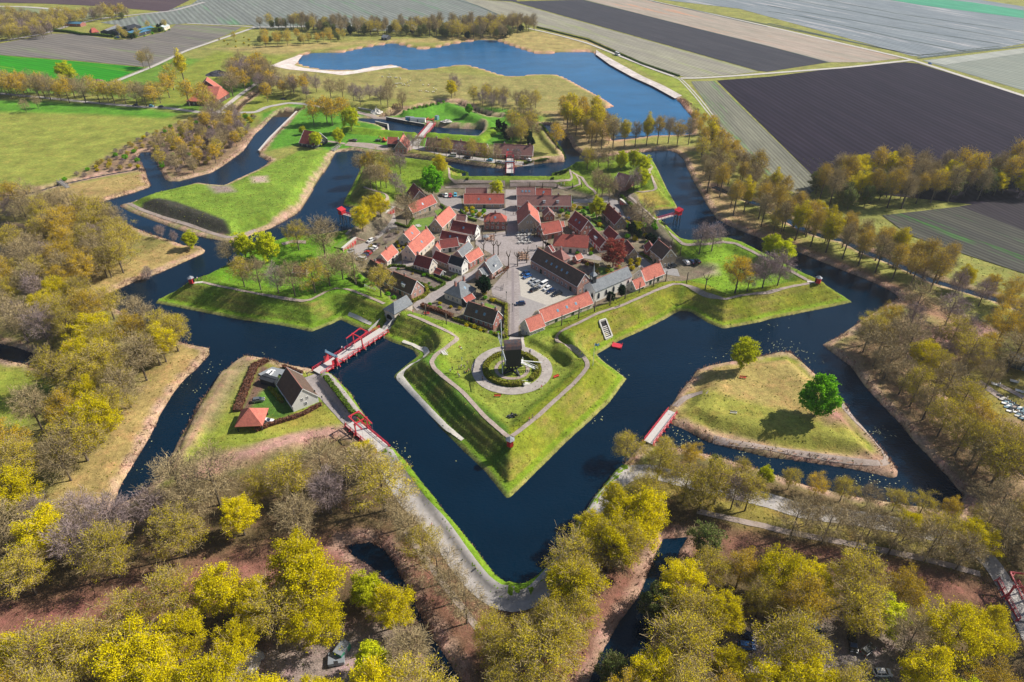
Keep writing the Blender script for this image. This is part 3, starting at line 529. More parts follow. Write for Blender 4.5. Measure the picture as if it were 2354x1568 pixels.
def tree_mesh(seed,h,rx,clear,kind,nleaf,ls,ntwig=2200,tw=.055,lean=0):
    r=np.random.default_rng(seed); cz=h*(clear*.8+1)/2; rz_=h*(1-clear*.8)/2; base=np.array([0,0,h*clear])
    nodes=[np.array([lean*z*.1,0,z]) for z in np.linspace(0,h*.72,9)]; par=[-1]+list(range(8)); path=[n[2]*.8 for n in nodes]
    N=210; q=r.normal(0,1,(N,3)); q/=np.linalg.norm(q,axis=1)[:,None]; ph=r.uniform(0,6.28,4)
    az=np.arctan2(q[:,1],q[:,0]); lob=.84+.18*np.sin(3*az+ph[0])*np.cos(2*q[:,2]+ph[1])+.11*np.sin(5*az+ph[2]+3*q[:,2])
    lob=lob if kind!='green' else .9+.1*(lob-.84)/.3; q=q*(r.uniform(.12,1,N)**.42*lob)[:,None]; q[:,2]=np.where(q[:,2]<0,q[:,2]*.9,q[:,2]); q[:,:2]*=(1+.12*q[:,2:3]*-1)
    q=q*[rx,rx,rz_]+[0,0,cz]; q=q[np.argsort(np.linalg.norm(q-base,axis=1))]
    for p in q:
        A=np.array(nodes); d=np.linalg.norm(A-p,axis=1)+.38*np.array(path)+np.where(A[:,2]>p[2]+.4,3,0)+np.where(A[:,2]<h*clear*.7,9,0)
        j=int(np.argmin(d)); L=float(np.linalg.norm(p-nodes[j])); mid=(p+nodes[j])/2+r.normal(0,.05,3)*L
        nodes.append(mid); par.append(j); path.append(path[j]+L/2); nodes.append(p); par.append(len(nodes)-2); path.append(path[j]+L)
    n_=len(nodes); ar=np.zeros(n_); deg=np.zeros(n_)
    for i in range(n_-1,0,-1):
        ar[i]=max(ar[i],.022**2*4); ar[par[i]]+=ar[i]; deg[par[i]]+=1
    rad=np.sqrt(ar)*h/17*.62; rad[0]*=1.25
    tb=MB()
    for i in range(1,n_):
        j=par[i]
        if rad[i]<.03 and kind in('green','dark','copper'): continue
        tb.tube([nodes[j],nodes[i]],[max(rad[j]*(.8 if i>8 else 1) if i<=8 else rad[i]*1.15,.028),max(rad[i],.024)],6 if i<9 else 4 if rad[i]>.07 else 3,cap=False)
    P=np.array([nodes[i] for i in range(9,n_) if deg[i]<=1])
    V=[];F=[];MI=[]; nv=0
    def quads(c,u,v,mi):
        nonlocal nv
        k=len(c); vs=np.stack([c-u-v,c+u-v,c+u+v,c-u+v],1).reshape(-1,3); V.append(vs); F.append(np.arange(4*k).reshape(-1,4)+nv); MI.append(np.full(k,mi)); nv+=4*k
    # twigs, denser towards the outer shell
    i=r.integers(0,len(P),ntwig); o=P[i]+r.normal(0,.035*h,(ntwig,3)); 
    out=(o-[0,0,cz])/[rx,rx,rz_]; dr=out/ (np.linalg.norm(out,axis=1)[:,None]+.1)+r.normal(0,.55,(ntwig,3))+[0,0,.25]; dr/=np.linalg.norm(dr,axis=1)[:,None]
    L=r.uniform(.35,1.0,(ntwig,1))*h*.05; s=np.cross(dr,r.normal(0,1,(ntwig,3))); s/=np.linalg.norm(s,axis=1)[:,None]+1e-6
    quads(o,dr*L,s*tw/2,0)
    if nleaf:
        # leaves hang in clumps; some boughs have leafed out further than others
        wgt=r.uniform(.12,1,len(P))**2.0; wgt/=wgt.sum(); i=r.choice(len(P),nleaf,p=wgt); c=P[i]+r.normal(0,.030*h,(nleaf,3))*[1,1,.7]
        nrm=r.normal(0,1,(nleaf,3))+[0,0,.9]; nrm/=np.linalg.norm(nrm,axis=1)[:,None]; u=np.cross(nrm,r.normal(0,1,(nleaf,3))); u/=np.linalg.norm(u,axis=1)[:,None]; v=np.cross(nrm,u)
        q=r.uniform(.5,1.2,(nleaf,1))*ls/2; quads(c,u*q,v*q*.8,1)
    V=np.concatenate(V);F=np.concatenate(F);MI=np.concatenate(MI)
    me=bpy.data.meshes.new('crown'); me.vertices.add(len(V)); me.vertices.foreach_set('co',V.ravel().astype(np.float32)); me.loops.add(F.size); me.loops.foreach_set('vertex_index',F.ravel().astype(np.int32))
    me.polygons.add(len(F)); me.polygons.foreach_set('loop_start',(np.arange(len(F))*4).astype(np.int32)); me.polygons.foreach_set('material_index',MI.astype(np.int32)); me.update(calc_edges=True)
    me.materials.append(TWIGP if kind in('mauve',) else TWIG); me.materials.append(LM[kind])
    return tb.mesh('trunk',BARK,True),me
# kind: (name, word, height, crown radius, clear trunk, leaves, leaf size, twigs)
KIND={'bare':('bare_tree','bare grey-brown',17.5,6.6,.22,600,.20,2500),'mauve':('bare_tree','bare mauve-grey',15.5,6.2,.18,0,.2,2700),'bud':('oak_tree','olive-brown budding',17.5,6.4,.22,8500,.165,1900),
 'ochre':('oak_tree','ochre budding',17,6.1,.22,10500,.17,1500),'yellow':('oak_tree','bright yellow leafing',16.5,6.4,.18,20000,.205,900),'lime':('maple_tree','lime-yellow leafy',14,5.6,.12,17000,.28,300),
 'green':('chestnut_tree','fresh green leafy',13,5.0,.06,16000,.36,0),'olive':('willow_tree','grey-green',13,5.2,.12,7500,.29,1400),'copper':('beech_tree','copper-red leafy',13,6.3,.10,12000,.33,800),'dark':('evergreen_tree','dark evergreen',10,3.6,.05,12000,.34,0),
 'tall':('oak_tree','tall slender budding',21,5.0,.36,8500,.165,1900),'tally':('oak_tree','tall slender yellow-topped',21,5.0,.36,12000,.25,1600),'tallb':('bare_tree','tall slender bare',20,5.0,.34,0,.2,2700),
 'bush':('bush','brown bushy',3.6,2.3,.02,900,.22,1500),'bushg':('bush','green bushy',3.2,2.2,.02,3500,.26,400),'bushy':('bush','yellow-green bushy',3.4,2.2,.02,3000,.25,600),'bushm':('bush','mauve twiggy',3.6,2.4,.02,0,.2,2200)}
LEAFOF={'tall':'ochre','tally':'yellow','tallb':'bare','bush':'bud','bushg':'green','bushy':'yellow','bushm':'mauve'}
PROTO={}
def proto(kind,var):
    k=(kind,var)
    if k not in PROTO:
        nm,wd,h,rx,cl,nl,ls,ntw=KIND[kind]; PROTO[k]=tree_mesh(hash(kind)%1 + sum(map(ord,kind))*7+var,h,rx*(.9+.1*var),cl,LEAFOF.get(kind,kind),nl,ls,ntw,.055 if h>6 else .035)
    return PROTO[k]
TREES=[]   # (kind, x, y, size factor, label, group)
def tree(kind,x,y,f=1.0,label=None,group=None): TREES.append([kind,x,y,f,label,group])
def place_trees():
    far={}
    for nm in ('oak_tree','bare_tree'):
        T=sorted([t for t in TREES if KIND[t[0]][0]==nm],key=lambda t:t[1]**2+t[2]**2+(0 if t[5] and 'trees in the' not in t[5] and 'wood' not in t[5] else 3e4))
        far[nm]=T[292:]
        for t in T[292:]: t.append('far')
    for t in TREES:
        if len(t)>6: continue
        kind,x,y,f,label,group=t
        nm=KIND[kind][0]; var=random.randrange(4 if kind in('bud','ochre','bare','yellow','tall') else 2); tm,cm=proto(kind,var)
        z=float(hz(x,y)); f*=random.uniform(.90,1.08); wx=random.uniform(.92,1.14)
        r=empty(nm,(x,y,z-.1),random.uniform(0,6.28),label,nm.replace('_',' ') if nm!='bush' else 'bush',group,(f*wx,f*wx,f))
        if nm=='bush': link('stem',tm,r); link('foliage',cm,r)
        else: link('trunk',tm,r); link('crown',cm,r)
    for nm,T in far.items():
        V=[];F=[];M=[];nv=0; mats=[BARK]; 
        for kind,x,y,f,label,group,_ in T:
            tm,cm=proto(kind,random.randrange(2)); z=float(hz(x,y)); f*=random.uniform(.92,1.08); a=random.uniform(0,6.28); ca,sa=math.cos(a)*f,math.sin(a)*f
            for me,keep,grow_ in ((tm,1,1),(cm,.30,1.75)):
                co=np.empty(len(me.vertices)*3,np.float32); me.vertices.foreach_get('co',co); co=co.reshape(-1,3)
                nf=len(me.polygons); fi=np.empty(nf*4,np.int32); me.loops.foreach_get('vertex_index',fi) if len(me.loops)==nf*4 else None; fi=fi.reshape(-1,4)
                mi=np.empty(nf,np.int32); me.polygons.foreach_get('material_index',mi)
                if keep<1:
                    k=rng.random(nf)<keep; q=co[fi[k]]; c=q.mean(1,keepdims=True); co=(c+(q-c)*grow_).reshape(-1,3); mi=mi[k]; fi=np.arange(len(co)).reshape(-1,4)
                ms=[]
                for m_ in me.materials:
                    if m_ not in mats: mats.append(m_)
                    ms.append(mats.index(m_))
                w_=np.stack([co[:,0]*ca-co[:,1]*sa+x,co[:,0]*sa+co[:,1]*ca+y,co[:,2]*f+z],1); V.append(w_);F.append(fi+nv);M.append(np.array(ms,np.int32)[mi]);nv+=len(w_)
        if not V: continue
        V=np.concatenate(V);F=np.concatenate(F);M=np.concatenate(M); me=bpy.data.meshes.new(nm+'s'); me.vertices.add(len(V)); me.vertices.foreach_set('co',V.ravel().astype(np.float32))
        me.loops.add(F.size); me.loops.foreach_set('vertex_index',F.ravel().astype(np.int32)); me.polygons.add(len(F)); me.polygons.foreach_set('loop_start',(np.arange(len(F))*4).astype(np.int32)); me.polygons.foreach_set('material_index',M)
        for m_ in mats: me.materials.append(m_)
        me.update(calc_edges=True); print('far',nm,len(T),len(F))
        tag(link('woodland' if nm=='oak_tree' else 'bare_woodland',me),'distant budding woodland trees beyond the fortress' if nm=='oak_tree' else 'distant bare woodland trees beyond the fortress','woodland',None,'stuff')
def fillz(s,spacing,kinds,f,where,cat_word='trees',excl=()):
    poly=un(Q(s),1.3); ex=[un(Q(e),1.3) for e in excl]; lo=poly.min(0);hi=poly.max(0); pts=[]
    n=int((hi-lo).prod()/spacing**2*14)
    C=rng.uniform(lo,hi,(n,2)); ok=inside(C[:,0],C[:,1],poly)
    for e in ex: ok&=~inside(C[:,0],C[:,1],e)
    C=C[ok]; C=C[hz(C[:,0],C[:,1])>.75]; kept=np.zeros((0,2))
    for c in C:
        if len(kept)==0 or np.min(np.hypot(*(kept-c).T))>spacing: kept=np.vstack([kept,c])
    ks=list(kinds); ws=np.array([kinds[k] for k in ks],float); ws/=ws.sum()
    for c in kept:
        k=rng.choice(ks,p=ws); w=KIND[k][1]; tree(k,c[0],c[1],f*rng.uniform(.82,1.12),f'{w} {KIND[k][0].replace("_"," ") if KIND[k][0]!="bush" else "shrub"} {where}',f'{w} {"shrubs" if KIND[k][0]=="bush" else "trees"} {where}')
MIXW={'bare':3,'mauve':1.5,'bud':4,'ochre':2.5,'yellow':1.3}
ONES=[]
def row(s,kinds,f,where,n0=0):
    """trees whose foot can be read in the photograph, numbered along the row"""
    pts=G(Q(s)); ks=kinds.split(); words=['first','second','third','fourth','fifth','sixth','seventh','eighth','ninth','tenth','eleventh','twelfth','thirteenth','fourteenth','fifteenth','sixteenth','seventeenth','eighteenth','nineteenth','twentieth']
    for i,p in enumerate(pts):
        k=ks[i%len(ks)]; tree(k,p[0],p[1],f,f'{KIND[k][1]} tree, {words[i+n0]} from the left {where}','trees '+where)
# -- single trees by their feet
def one(s,kind,f,label): p=g1(s); tree(kind,p[0],p[1],f,label)
row("20 300,1320 655,1280 808,1100 955,930 1080,765 1205,610 1530,190 1640,90","bud bare bud yellow bud bare yellow bud",1.05,'on the pale bank beside the western channel')
row("10 650,1065 820,1015 985,980 1135,940","bare ochre bare bud",1.05,'along the edge of the west bank meadow')
row("31 1320,170 1430,330 1550,470 1680,670 1800,850 1940,1030 2235,1450","bare bare bud bare bare bare bud",.8,'along the footpath beside the southern moat road')
row("32 255,1560 400,1195 435,1390 580,1165 545,905 880,560 1020,530","bud bud bud bud yellow bare bud",1.02,'on the litter-covered southern point')
row("33 200,240 495,290 800,350 1100,400 1430,465 1725,535","bare bare bare bare bare bare",.84,'in the front row below the south-east road')
row("33 340,130 625,185 910,235 1235,270 1530,350 1830,400","bare bare bare yellow bud yellow",.74,'in the back row below the south-east road')
row("22 1330,1290 1570,1480 1715,1560 1855,1500 2010,1545 2140,1560","bud bud bud bud mauve bud",.92,'beside the road end of the south-east footbridge')
row("V 1525,1058 1585,1072 1640,1085 1700,1100 1755,1113 1810,1126 1870,1140 1930,1153 1990,1165 2050,1176 2110,1188 2170,1200 2235,1214","bud ochre olive bud lime bud ochre bud bare bud bud ochre bud",.56,'on the water side of the south-east road')
row("23 870,100 965,230 1065,345 1200,490 1300,600 1415,725 1555,875 1715,1045 1885,1225","bare bare bare bare bud bare bud bud bare",.95,'nearest the water on the eastern bank')
row("23 1125,135 1235,200 1375,310 1490,430 1590,555 1700,750 1850,905 2000,1080 2170,1255","bare bare yellow bud bare bud ochre bud bud",1.05,'in the second row of the eastern bank')
row("13 110,595 250,640 390,700 530,755 683,810 828,875 985,935 1142,1000 1310,1060 1485,1115","tallb tally tall tally tallb tall tallb tall tall tall",.95,'in the front row of the north-east avenue')
row("13 230,515 365,570 540,660 680,712 835,768 985,830 1145,895 1310,950 1420,975 1550,1040","tall tall tally tall tallb tall tally tall tall tallb",.95,'in the back row of the north-east avenue')
row("02 510,1175 705,1320 730,1360 820,1380 925,1370 1030,1358 1130,1350 1235,1340 1335,1330 1435,1320 1515,1350 1620,1330","tall tallb tall tall tallb tally tallb tally tall tallb tall tallb",1.0,'on the strip between lake and northern moat')
row("00 -90,850 60,870 170,890 225,870 370,915 470,920 640,945 790,948 920,950 1055,952 1160,960 1270,975 1350,980 1425,988","ochre bud ochre ochre bare bare ochre bare bud bud bud bare bare ochre",1.1,'in the row along the western road')
one("00 650,800",'lime',1.7,'broad lime-yellow maple behind the western road tree row'); one("00 1320,618",'ochre',.95,'smaller ochre tree of the pair at the field corner'); one("00 1382,633",'bare',1.15,'larger bare tree of the pair at the field corner')
one("00 245,1035",'bare',.6,'small leaning bare tree in the western meadow'); one("00 355,998",'bare',.6,'wide low bare tree at the edge of the western meadow')
row("00 1560,900 1600,830 1700,770 1745,978 1885,1005 1930,1058 2145,888 2330,750","ochre bud tally ochre ochre bud bare ochre",1.25,'around the red-roofed inn')
row("01 110,935 350,865 470,835 560,850 690,905 800,900 900,930 960,965 1050,925 1150,965 1215,990 1235,905 1350,1000","ochre mauve mauve mauve bare bare mauve mauve mauve mauve bare bare bare",.95,'in the line below the lakeside meadow')
row("01 535,1150 655,1130 705,1155 800,1130 880,1205","ochre ochre ochre ochre lime",1.15,'in the grove beside the northern wharf')
one("01 560,1360",'lime',.75,'small yellow-green willow leaning by the black barn'); one("01 765,1325",'lime',.75,'round yellow-green willow beside the footpath gate'); one("01 432,1240",'lime',.5,'small yellow-green tree behind the black barn')
one("01 1800,905",'yellow',.85,'yellow leafing tree on the lakeside meadow'); one("01 1830,880",'mauve',1.1,'mauve bare tree behind the yellow tree on the lakeside meadow'); one("01 1960,1050",'green',.6,'green tree on the tip of the far ravelin')
one("02 405,1375",'ochre',1.0,'large half-leafed ochre tree beside the hedge-edged moat corner')
row("01 1410,1395 1500,1400 1640,1420 1750,1440 1870,1452 1990,1462 2100,1480 2200,1500 02 40,1500","mauve bare bare bud mauve bud bud bare mauve",.75,'along the street of row houses')
row("11 1060,170 1110,178 1150,152 1200,160 1290,205","bare bare bud bud mauve",.9,'on the north-west bastion')
row("11 985,560 1060,455 1150,430","yellow yellow yellow",.9,'beside the north-west casemates')
one("11 1390,515",'bare',1.15,'large bare tree beside the north-west casemate yard'); one("11 1625,240",'green',1.45,'big fresh green chestnut behind the north-west houses'); one("11 1350,260",'mauve',.6,'pinkish blossoming bare tree near the north-west houses')
one("11 2215,235",'lime',.72,'round yellow-green tree beside the north gate'); one("11 1700,60",'yellow',.9,'yellow tree behind the big green chestnut')
row("01 960,1600 1040,1610 1130,1620 1230,1600 1330,1600","bare ochre bud bare mauve",.9,'on the far tip of the north-west bastion')
row("11 45,1095 210,1130 360,1155 545,1125 680,1060 800,1000 920,1050 1150,1155","bare mauve bare bud bare bare bare bud",.95,'along the walk of the south-west bastion')
one("11 395,730",'bud',.93,'olive-brown budding tree above the western water'); one("11 640,800",'bare',1.32,'huge round bare tree on the south-west bastion'); one("10 2250,1070",'bud',.85,'lone budding tree at the south-west bastion tip')
one("11 120,850",'lime',1.3,'bigger of the two lime-yellow maples on the south-west bastion'); one("10 2270,830",'lime',1.1,'smaller of the two lime-yellow maples on the south-west bastion'); one("10 2110,860",'bare',.8,'narrow dark bare tree beside the lime-yellow maples')
row("12 1720,770 1835,740 2050,1128 2162,1110 2300,1082 13 85,1058","mauve mauve ochre mauve mauve mauve",1.05,'on the south-east bastion')
one("13 120,860",'lime',1.0,'cone-shaped lime-yellow tree on the south-east bastion'); one("13 15,800",'lime',.9,'smaller lime-yellow tree behind the cone-shaped one')
row("12 780,225 825,255 890,290 980,240 1115,192 1190,158","bare bare bare mauve mauve lime",.88,'on the north-east bastion')
row("02 690,1560 790,1560 880,1568 1000,1560 1115,1540 1200,1590","bud bare bare lime lime lime",.85,'on the far tip of the north-east bastion')
one("12 775,435",'lime',.9,'drooping yellow-green birch beside the long red barracks'); one("12 1175,570",'bare',1.0,'bare tree beside the rampart walk above the east latrine')
one("12 925,890",'copper',1.22,'copper-red beech in the churchyard garden'); one("11 2100,1140",'dark',1.0,'dark evergreen yew beside the small grey-roofed house')
one("12 900,1210",'dark',.6,'left of the two dark blue-green shrub trees before the white church'); one("12 1010,1160",'dark',.62,'right of the two dark blue-green shrub trees before the white church')
one("22 2105,250",'lime',.92,'fresh green slender tree at the top of the eastern ravelin'); one("23 425,690",'green',1.30,'dense round green chestnut on the eastern ravelin')
one("22 1040,1110",'bud',.75,'round ochre-green tree standing at the moat corner'); one("10 1770,720",'lime',.75,'yellow-green willow at the tip of the west bank'); one("10 950,455",'yellow',.6,'small yellow tree by the narrow western water')
one("10 1490,620",'mauve',.55,'left of the two mauve trees at the western water'); one("10 1610,650",'mauve',.45,'right of the two mauve trees at the western water'); one("10 1370,1000",'mauve',.5,'bare mauve tree at the water edge of the west bank')
one('21 1010,1225','yellow',.85,'bright yellow tree at the end of the short red drawbridge')
one('32 1320,985','olive',1.05,'grey-green tree leaning over the middle of the dark south-east ditch')
one('32 1760,420','olive',.95,'grey-green domed tree at the top of the dark south-east ditch')
one('32 900,1570','olive',.9,'grey-green tree at the bottom edge beside the dark south-east ditch')
one("10 1610,1600",'yellow',.95,'bright yellow tree leaning over the western moat')
# -- woods
W_={'bare':2.4,'mauve':1,'bud':4,'ochre':2.6,'yellow':1.2}
fillz("V -40,490 60,478 150,495 250,530 310,560 300,590 285,625 240,650 170,685 -40,690 -40,600 110,560 115,545 -40,510",8.5,W_,1.05,'in the upper wood of the west bank')
fillz("V -40,700 130,690 217,700 330,760 400,792 300,845 200,850 60,790 -40,768",8.4,W_,1.08,'in the middle wood of the west bank')
fillz("V 200,862 300,850 380,830 290,930 190,1050 70,1100 -60,1120 -60,1050 50,1010 120,940 150,880",9.0,{'bare':2.5,'bud':3,'ochre':1.5,'yellow':3},1.05,'in the wood beside the western channel')
fillz("V -60,1160 120,1200 250,1205 330,1190 400,1158 500,1142 640,1128 760,1108 830,1092 870,1100 915,1140 880,1190 800,1215 680,1235 500,1285 300,1325 100,1375 -60,1400",8.5,{'bare':3,'mauve':1.2,'bud':5,'yellow':2.2},1.08,'in the wood south-west of the moat')
fillz("V -80,1545 200,1490 420,1425 640,1365 770,1342 840,1352 885,1400 930,1455 985,1570 1000,1680 -100,1680",7.5,{'bare':.7,'bud':3,'ochre':1.4,'yellow':5,'lime':1.2},1.06,'in the dense south-west wood',excl=("V 470,1530 600,1510 700,1490 800,1465 850,1510 850,1620 380,1620",))
fillz("V 1265,1390 1320,1310 1360,1235 1410,1170 1450,1125 1480,1120 1500,1200 1440,1290 1380,1330 1340,1400 1290,1440",7.4,{'bud':2.5,'yellow':5,'bare':.8},1.0,'on the inner side of the southern point')
fillz("V 1110,1480 1250,1450 1330,1470 1260,1640 1090,1640",8,{'bud':3,'bare':1},.85,'at the very south of the point')
fillz("V 1510,1460 1555,1395 1600,1335 1720,1330 1850,1345 2000,1378 2150,1425 2225,1470 2290,1540 2400,1680 1380,1680 1440,1560",7.5,{'bare':.8,'bud':4,'ochre':2,'yellow':3.8,'lime':.6,'olive':1},1.06,'in the dense south-east wood',excl=("V 1690,1468 1860,1440 2000,1475 2090,1490 2020,1560 1990,1640 1880,1640 1860,1540 1740,1530",))
fillz("V 2240,1230 2300,1180 2380,1200 2450,1400 2420,1500 2340,1380 2300,1300",8,{'bare':3,'mauve':1,'bud':2},1.0,'beyond the south-east drawbridge')
fillz("V 2200,1020 2354,1090 2400,1180 2354,1250 2290,1150 2230,1080",8.5,{'bare':2,'bud':3,'ochre':2},1.0,'in the corner by the eastern ditch')
fillz("V 1970,800 2000,765 2100,735 2200,745 2300,770 2420,800 2420,900 2300,880 2200,850 2120,815 2060,815 1990,830",8,{'bare':2.5,'mauve':1.5,'bud':4,'ochre':2.5},.98,'on the far part of the eastern bank',excl=("V 2060,770 2230,745 2330,770 2280,795 2120,800",))
fillz("V 1790,495 1850,515 1960,552 2060,590 2180,640 2300,680 2420,720 2420,760 2300,730 2140,665 1990,597 1890,562 1790,515",7.5,{'tall':3,'ochre':2,'bare':2,'mauve':2,'yellow':.7},.86,'behind the narrow eastern ditch')
fillz("V 1605,345 1650,335 1690,380 1740,430 1790,470 1850,530 1860,560 1770,540 1700,505 1650,475 1615,430",7.8,{'tall':4,'tallb':2.5,'bud':2,'tally':1.2},.9,'in the avenue north-east of the moat')
fillz("V 1588,270 1612,285 1660,330 1730,400 1800,462 1780,470 1700,410 1650,360 1600,310",7,{'ochre':3,'bud':2,'bushy':1,'bare':1},.72,'along the twin-track field road')
fillz("V 1290,262 1330,258 1380,285 1420,320 1400,332 1340,322 1300,300",7,{'ochre':3,'tally':1.5,'tallb':1.5,'bud':1},.95,'at the south end of the lake')
fillz("V 1868,462 1930,480 2030,484 2150,472 2210,462 2420,452 2420,405 2300,412 2100,420 1880,430",6.8,{'tall':3,'tallb':2,'yellow':1.6,'olive':2},1.1,'in the field wood on the right')
fillz("V 585,64 700,72 760,80 880,82 1000,84 1040,90 1165,92 1180,78 1235,70 1225,62 1100,64 900,72 720,64",6.2,{'tallb':2,'bud':3,'olive':2,'dark':.8,'bare':2},.92,'in the tree line beyond the lake')
fillz("V -40,38 0,70 110,78 200,52 300,44 280,34 150,40 60,45",8.5,{'bare':2,'bud':3,'mauve':1,'olive':1},.85,'around the far farms on the left')
fillz("V -40,70 110,70 150,62 100,90 0,95 -40,95",8,{'bare':2,'mauve':2,'bud':3},.9,'in the far left roadside wood')
fillz("V 520,170 560,160 610,178 640,200 600,215 545,208",8,{'bare':3,'mauve':2,'ochre':1.5},1.1,'behind the red-roofed inn')
fillz("V 590,200 620,195 650,205 720,222 700,232 620,215",7.5,{'mauve':3,'ochre':1,'bare':1},.85,'west of the lakeside tree line')
fillz("V 590,95 620,88 700,92 780,82 800,90 760,100 660,108 600,110",8.5,{'bud':3,'ochre':2,'olive':2,'bushy':1},.72,'scattered on the meadow west of the lake')
fillz("V 500,92 570,85 590,100 560,112 520,108",11,{'bud':1,'bushy':2,'bush':1},.6,'on the dry meadow by the field road')
fillz("V 1085,235 1130,222 1180,240 1250,250 1240,262 1180,262 1100,250",8,{'mauve':2,'bud':2,'bare':2},.85,'east of the far ravelin')
fillz("V 1140,300 1215,290 1230,320 1220,345 1160,325",5.5,{'dark':2.5,'bare':2,'bud':2},.9,'on the north ravelin beside the row houses')
fillz("V 140,418 200,388 300,330 360,302 440,275 520,262 590,268 560,320 510,365 440,392 400,400 372,385 350,345 320,340 325,385 260,398 180,410",4.6,{'bushm':3,'bush':3,'bushg':1.3,'bushy':1.8},.85,'in the scrub along the western water')
fillz("V 480,262 545,262 560,320 510,350 470,330",7,{'mauve':3,'bare':2,'ochre':1},.8,'in the small wood beside the scrub')
fillz("V 1250,452 1300,455 1330,470 1295,480 1240,478",5,{'bushg':2,'bushy':1},.8,'in the gardens of the north houses')
fillz("V 1430,520 1480,515 1530,550 1500,570 1460,560",5,{'bushg':2,'dark':1.5,'lime':.7},.62,'in the eastern garden by the rampart')
fillz("V 1075,480 1115,485 1120,505 1080,500",4,{'bushy':2,'bushg':1},.7,'in the walled garden west of the north street')
fillz("V 1940,850 2010,930 2080,1010 2150,1080 2170,1110 2140,1090 2060,1005 1980,920 1930,860",7,{'bushg':1,'bushm':2,'bushy':1},1.0,'hanging over the eastern channel')
fillz("V 2120,800 2200,835 2250,860 2300,900 2260,905 2190,870",6,{'bare':2,'dark':1.3,'mauve':2},.7,'beside the cemetery')
fillz("01 1360,1050 1500,1020 1740,975 1760,985 1500,1040",3,{'bushg':1},.6,'on the bank of the far ravelin')
fillz("V 270,80 360,62 400,70 350,82 300,92 250,88",7,{'dark':2,'bushg':1.5,'bud':1},.6,'around the blue-roofed farm sheds')

for s,sp,k,f,w in (("11 1240,885 1390,910 1740,1040 1640,1110 1480,1000 1220,920",4.5,{'bushg':2,'bushy':1,'bush':1},.38,'in the large western kitchen garden'),("11 1120,560 1340,570 1250,660 1160,720 1060,740 1100,640",4,{'bushm':2,'bush':2,'bushg':1},.6,'beside the western car row'),
 ("11 1880,360 2110,390 2090,460 1990,450",3.2,{'bushy':2,'bushg':2},.6,'in the walled garden beside the inn street'),("11 1560,1225 1900,1270 1880,1330 1600,1280",3.6,{'bushg':1,'bushy':2,'bush':1},.5,'in the garden of the grey farmhouse'),
 ("11 1920,1435 2050,1480 2160,1520 2280,1470 2290,1540 2150,1545 1940,1475",3,{'bushy':2,'bushg':2},.5,'in the garden of the southern brick cottage'),("11 2030,1130 2120,1160 2200,1230 2080,1210",3.2,{'bushy':3,'bushg':1},.6,'between the yew and the southern cottage'),
 ("12 560,350 720,350 790,420 860,520 820,560 740,450 640,420",3.6,{'bushg':3,'bushy':1},.62,'in the north-east gardens'),("12 480,340 590,350 520,460 400,440",3.4,{'bushg':1,'bush':2},.75,'behind the tall inn'),("12 540,720 740,720 760,790 660,800 560,790",3.4,{'bushg':3,'bushy':1},.6,'in the hotel garden'),
 ("12 640,850 800,870 1000,880 1040,930 900,960 760,960",4,{'bush':2,'bushy':2,'bushg':1},.6,'in the churchyard garden'),("12 1010,500 1200,540 1300,600 1250,720 1150,680 1040,620",4,{'bushg':3,'dark':.5,'bushy':1},.85,'in the shrubbery by the eastern rampart'),
 ("12 1060,860 1170,830 1160,900 1100,930",3,{'bushy':3},.7,'at the east end of the church'),("11 1350,1020 1250,980 1240,1010 1300,1060",3,{'bushg':1},.5,'behind the pink-gabled long house'),("11 870,990 1010,1030 1120,1120 1040,1110 900,1040",3.5,{'bushg':2,'bushy':1},.7,'between the long dark row and the rampart'),
 ("11 1180,1120 1330,1190 1250,1210 1180,1170",3.2,{'bushg':2,'bush':1},.6,'in front of the pink-gabled long house'),("11 1290,660 1400,700 1350,760 1320,780 1290,720",3,{'bushy':2,'bushg':1},.5,'between the cream houses of the western lane')):
    fillz(s,sp,k,f,w)

fillz("V 330,395 360,345 420,310 500,290 560,290 560,340 500,375 440,400 380,400",9.5,{'bare':2,'mauve':2,'bud':2,'ochre':.6},.72,'on the wooded bank of the north-west water')
fillz("V -40,222 60,226 160,232 300,236 380,240 370,230 200,218 60,208 -40,204",8.5,{'bud':3,'ochre':3,'bare':2},1.0,'behind the western road row')
# ------------------------------------------------------------ houses
def roofmat(name,c0,c1,c2=None,rows=.33):
    m,n,p=newmat(name); c=coords(n,'Object')
    b=mixc(n,noise_ramp(n,c,.55,0,1,.38,.64,6,.75),c0,c1)
    if c2: b=mixc(n,noise_ramp(n,c,1.6,0,.8,.56,.68,5,.75),b,c2)
    b=mul(n,b,noise_ramp(n,c,2.2,.58,1.36,.3,.7,4,.85))
    oi=n.nodes.new('ShaderNodeObjectInfo'); r=n.nodes.new('ShaderNodeMapRange'); r.inputs[3].default_value=.88; r.inputs[4].default_value=1.1; n.links.new(oi.outputs['Random'],r.inputs[0]); b=mul(n,b,r.outputs[0])
    wv=n.nodes.new('ShaderNodeTexWave'); wv.bands_direction='X'; wv.inputs['Scale'].default_value=1.3; n.links.new(c,wv.inputs[0])
    w2=n.nodes.new('ShaderNodeTexWave'); w2.bands_direction='Z'; w2.inputs['Scale'].default_value=1.3; w2.wave_profile='SAW'; n.links.new(c,w2.inputs[0])
    ad=n.nodes.new('ShaderNodeMath'); n.links.new(wv.outputs['Fac'],ad.inputs[0]); n.links.new(w2.outputs['Fac'],ad.inputs[1])
    bp=n.nodes.new('ShaderNodeBump'); bp.inputs['Strength'].default_value=.7; bp.inputs['Distance'].default_value=.05; n.links.new(ad.outputs[0],bp.inputs['Height']); n.links.new(bp.outputs[0],p.inputs['Normal'])
    n.links.new(b,p.inputs['Base Color']); p.inputs['Roughness'].default_value=.75; p.inputs['Specular IOR Level'].default_value=.3; return m
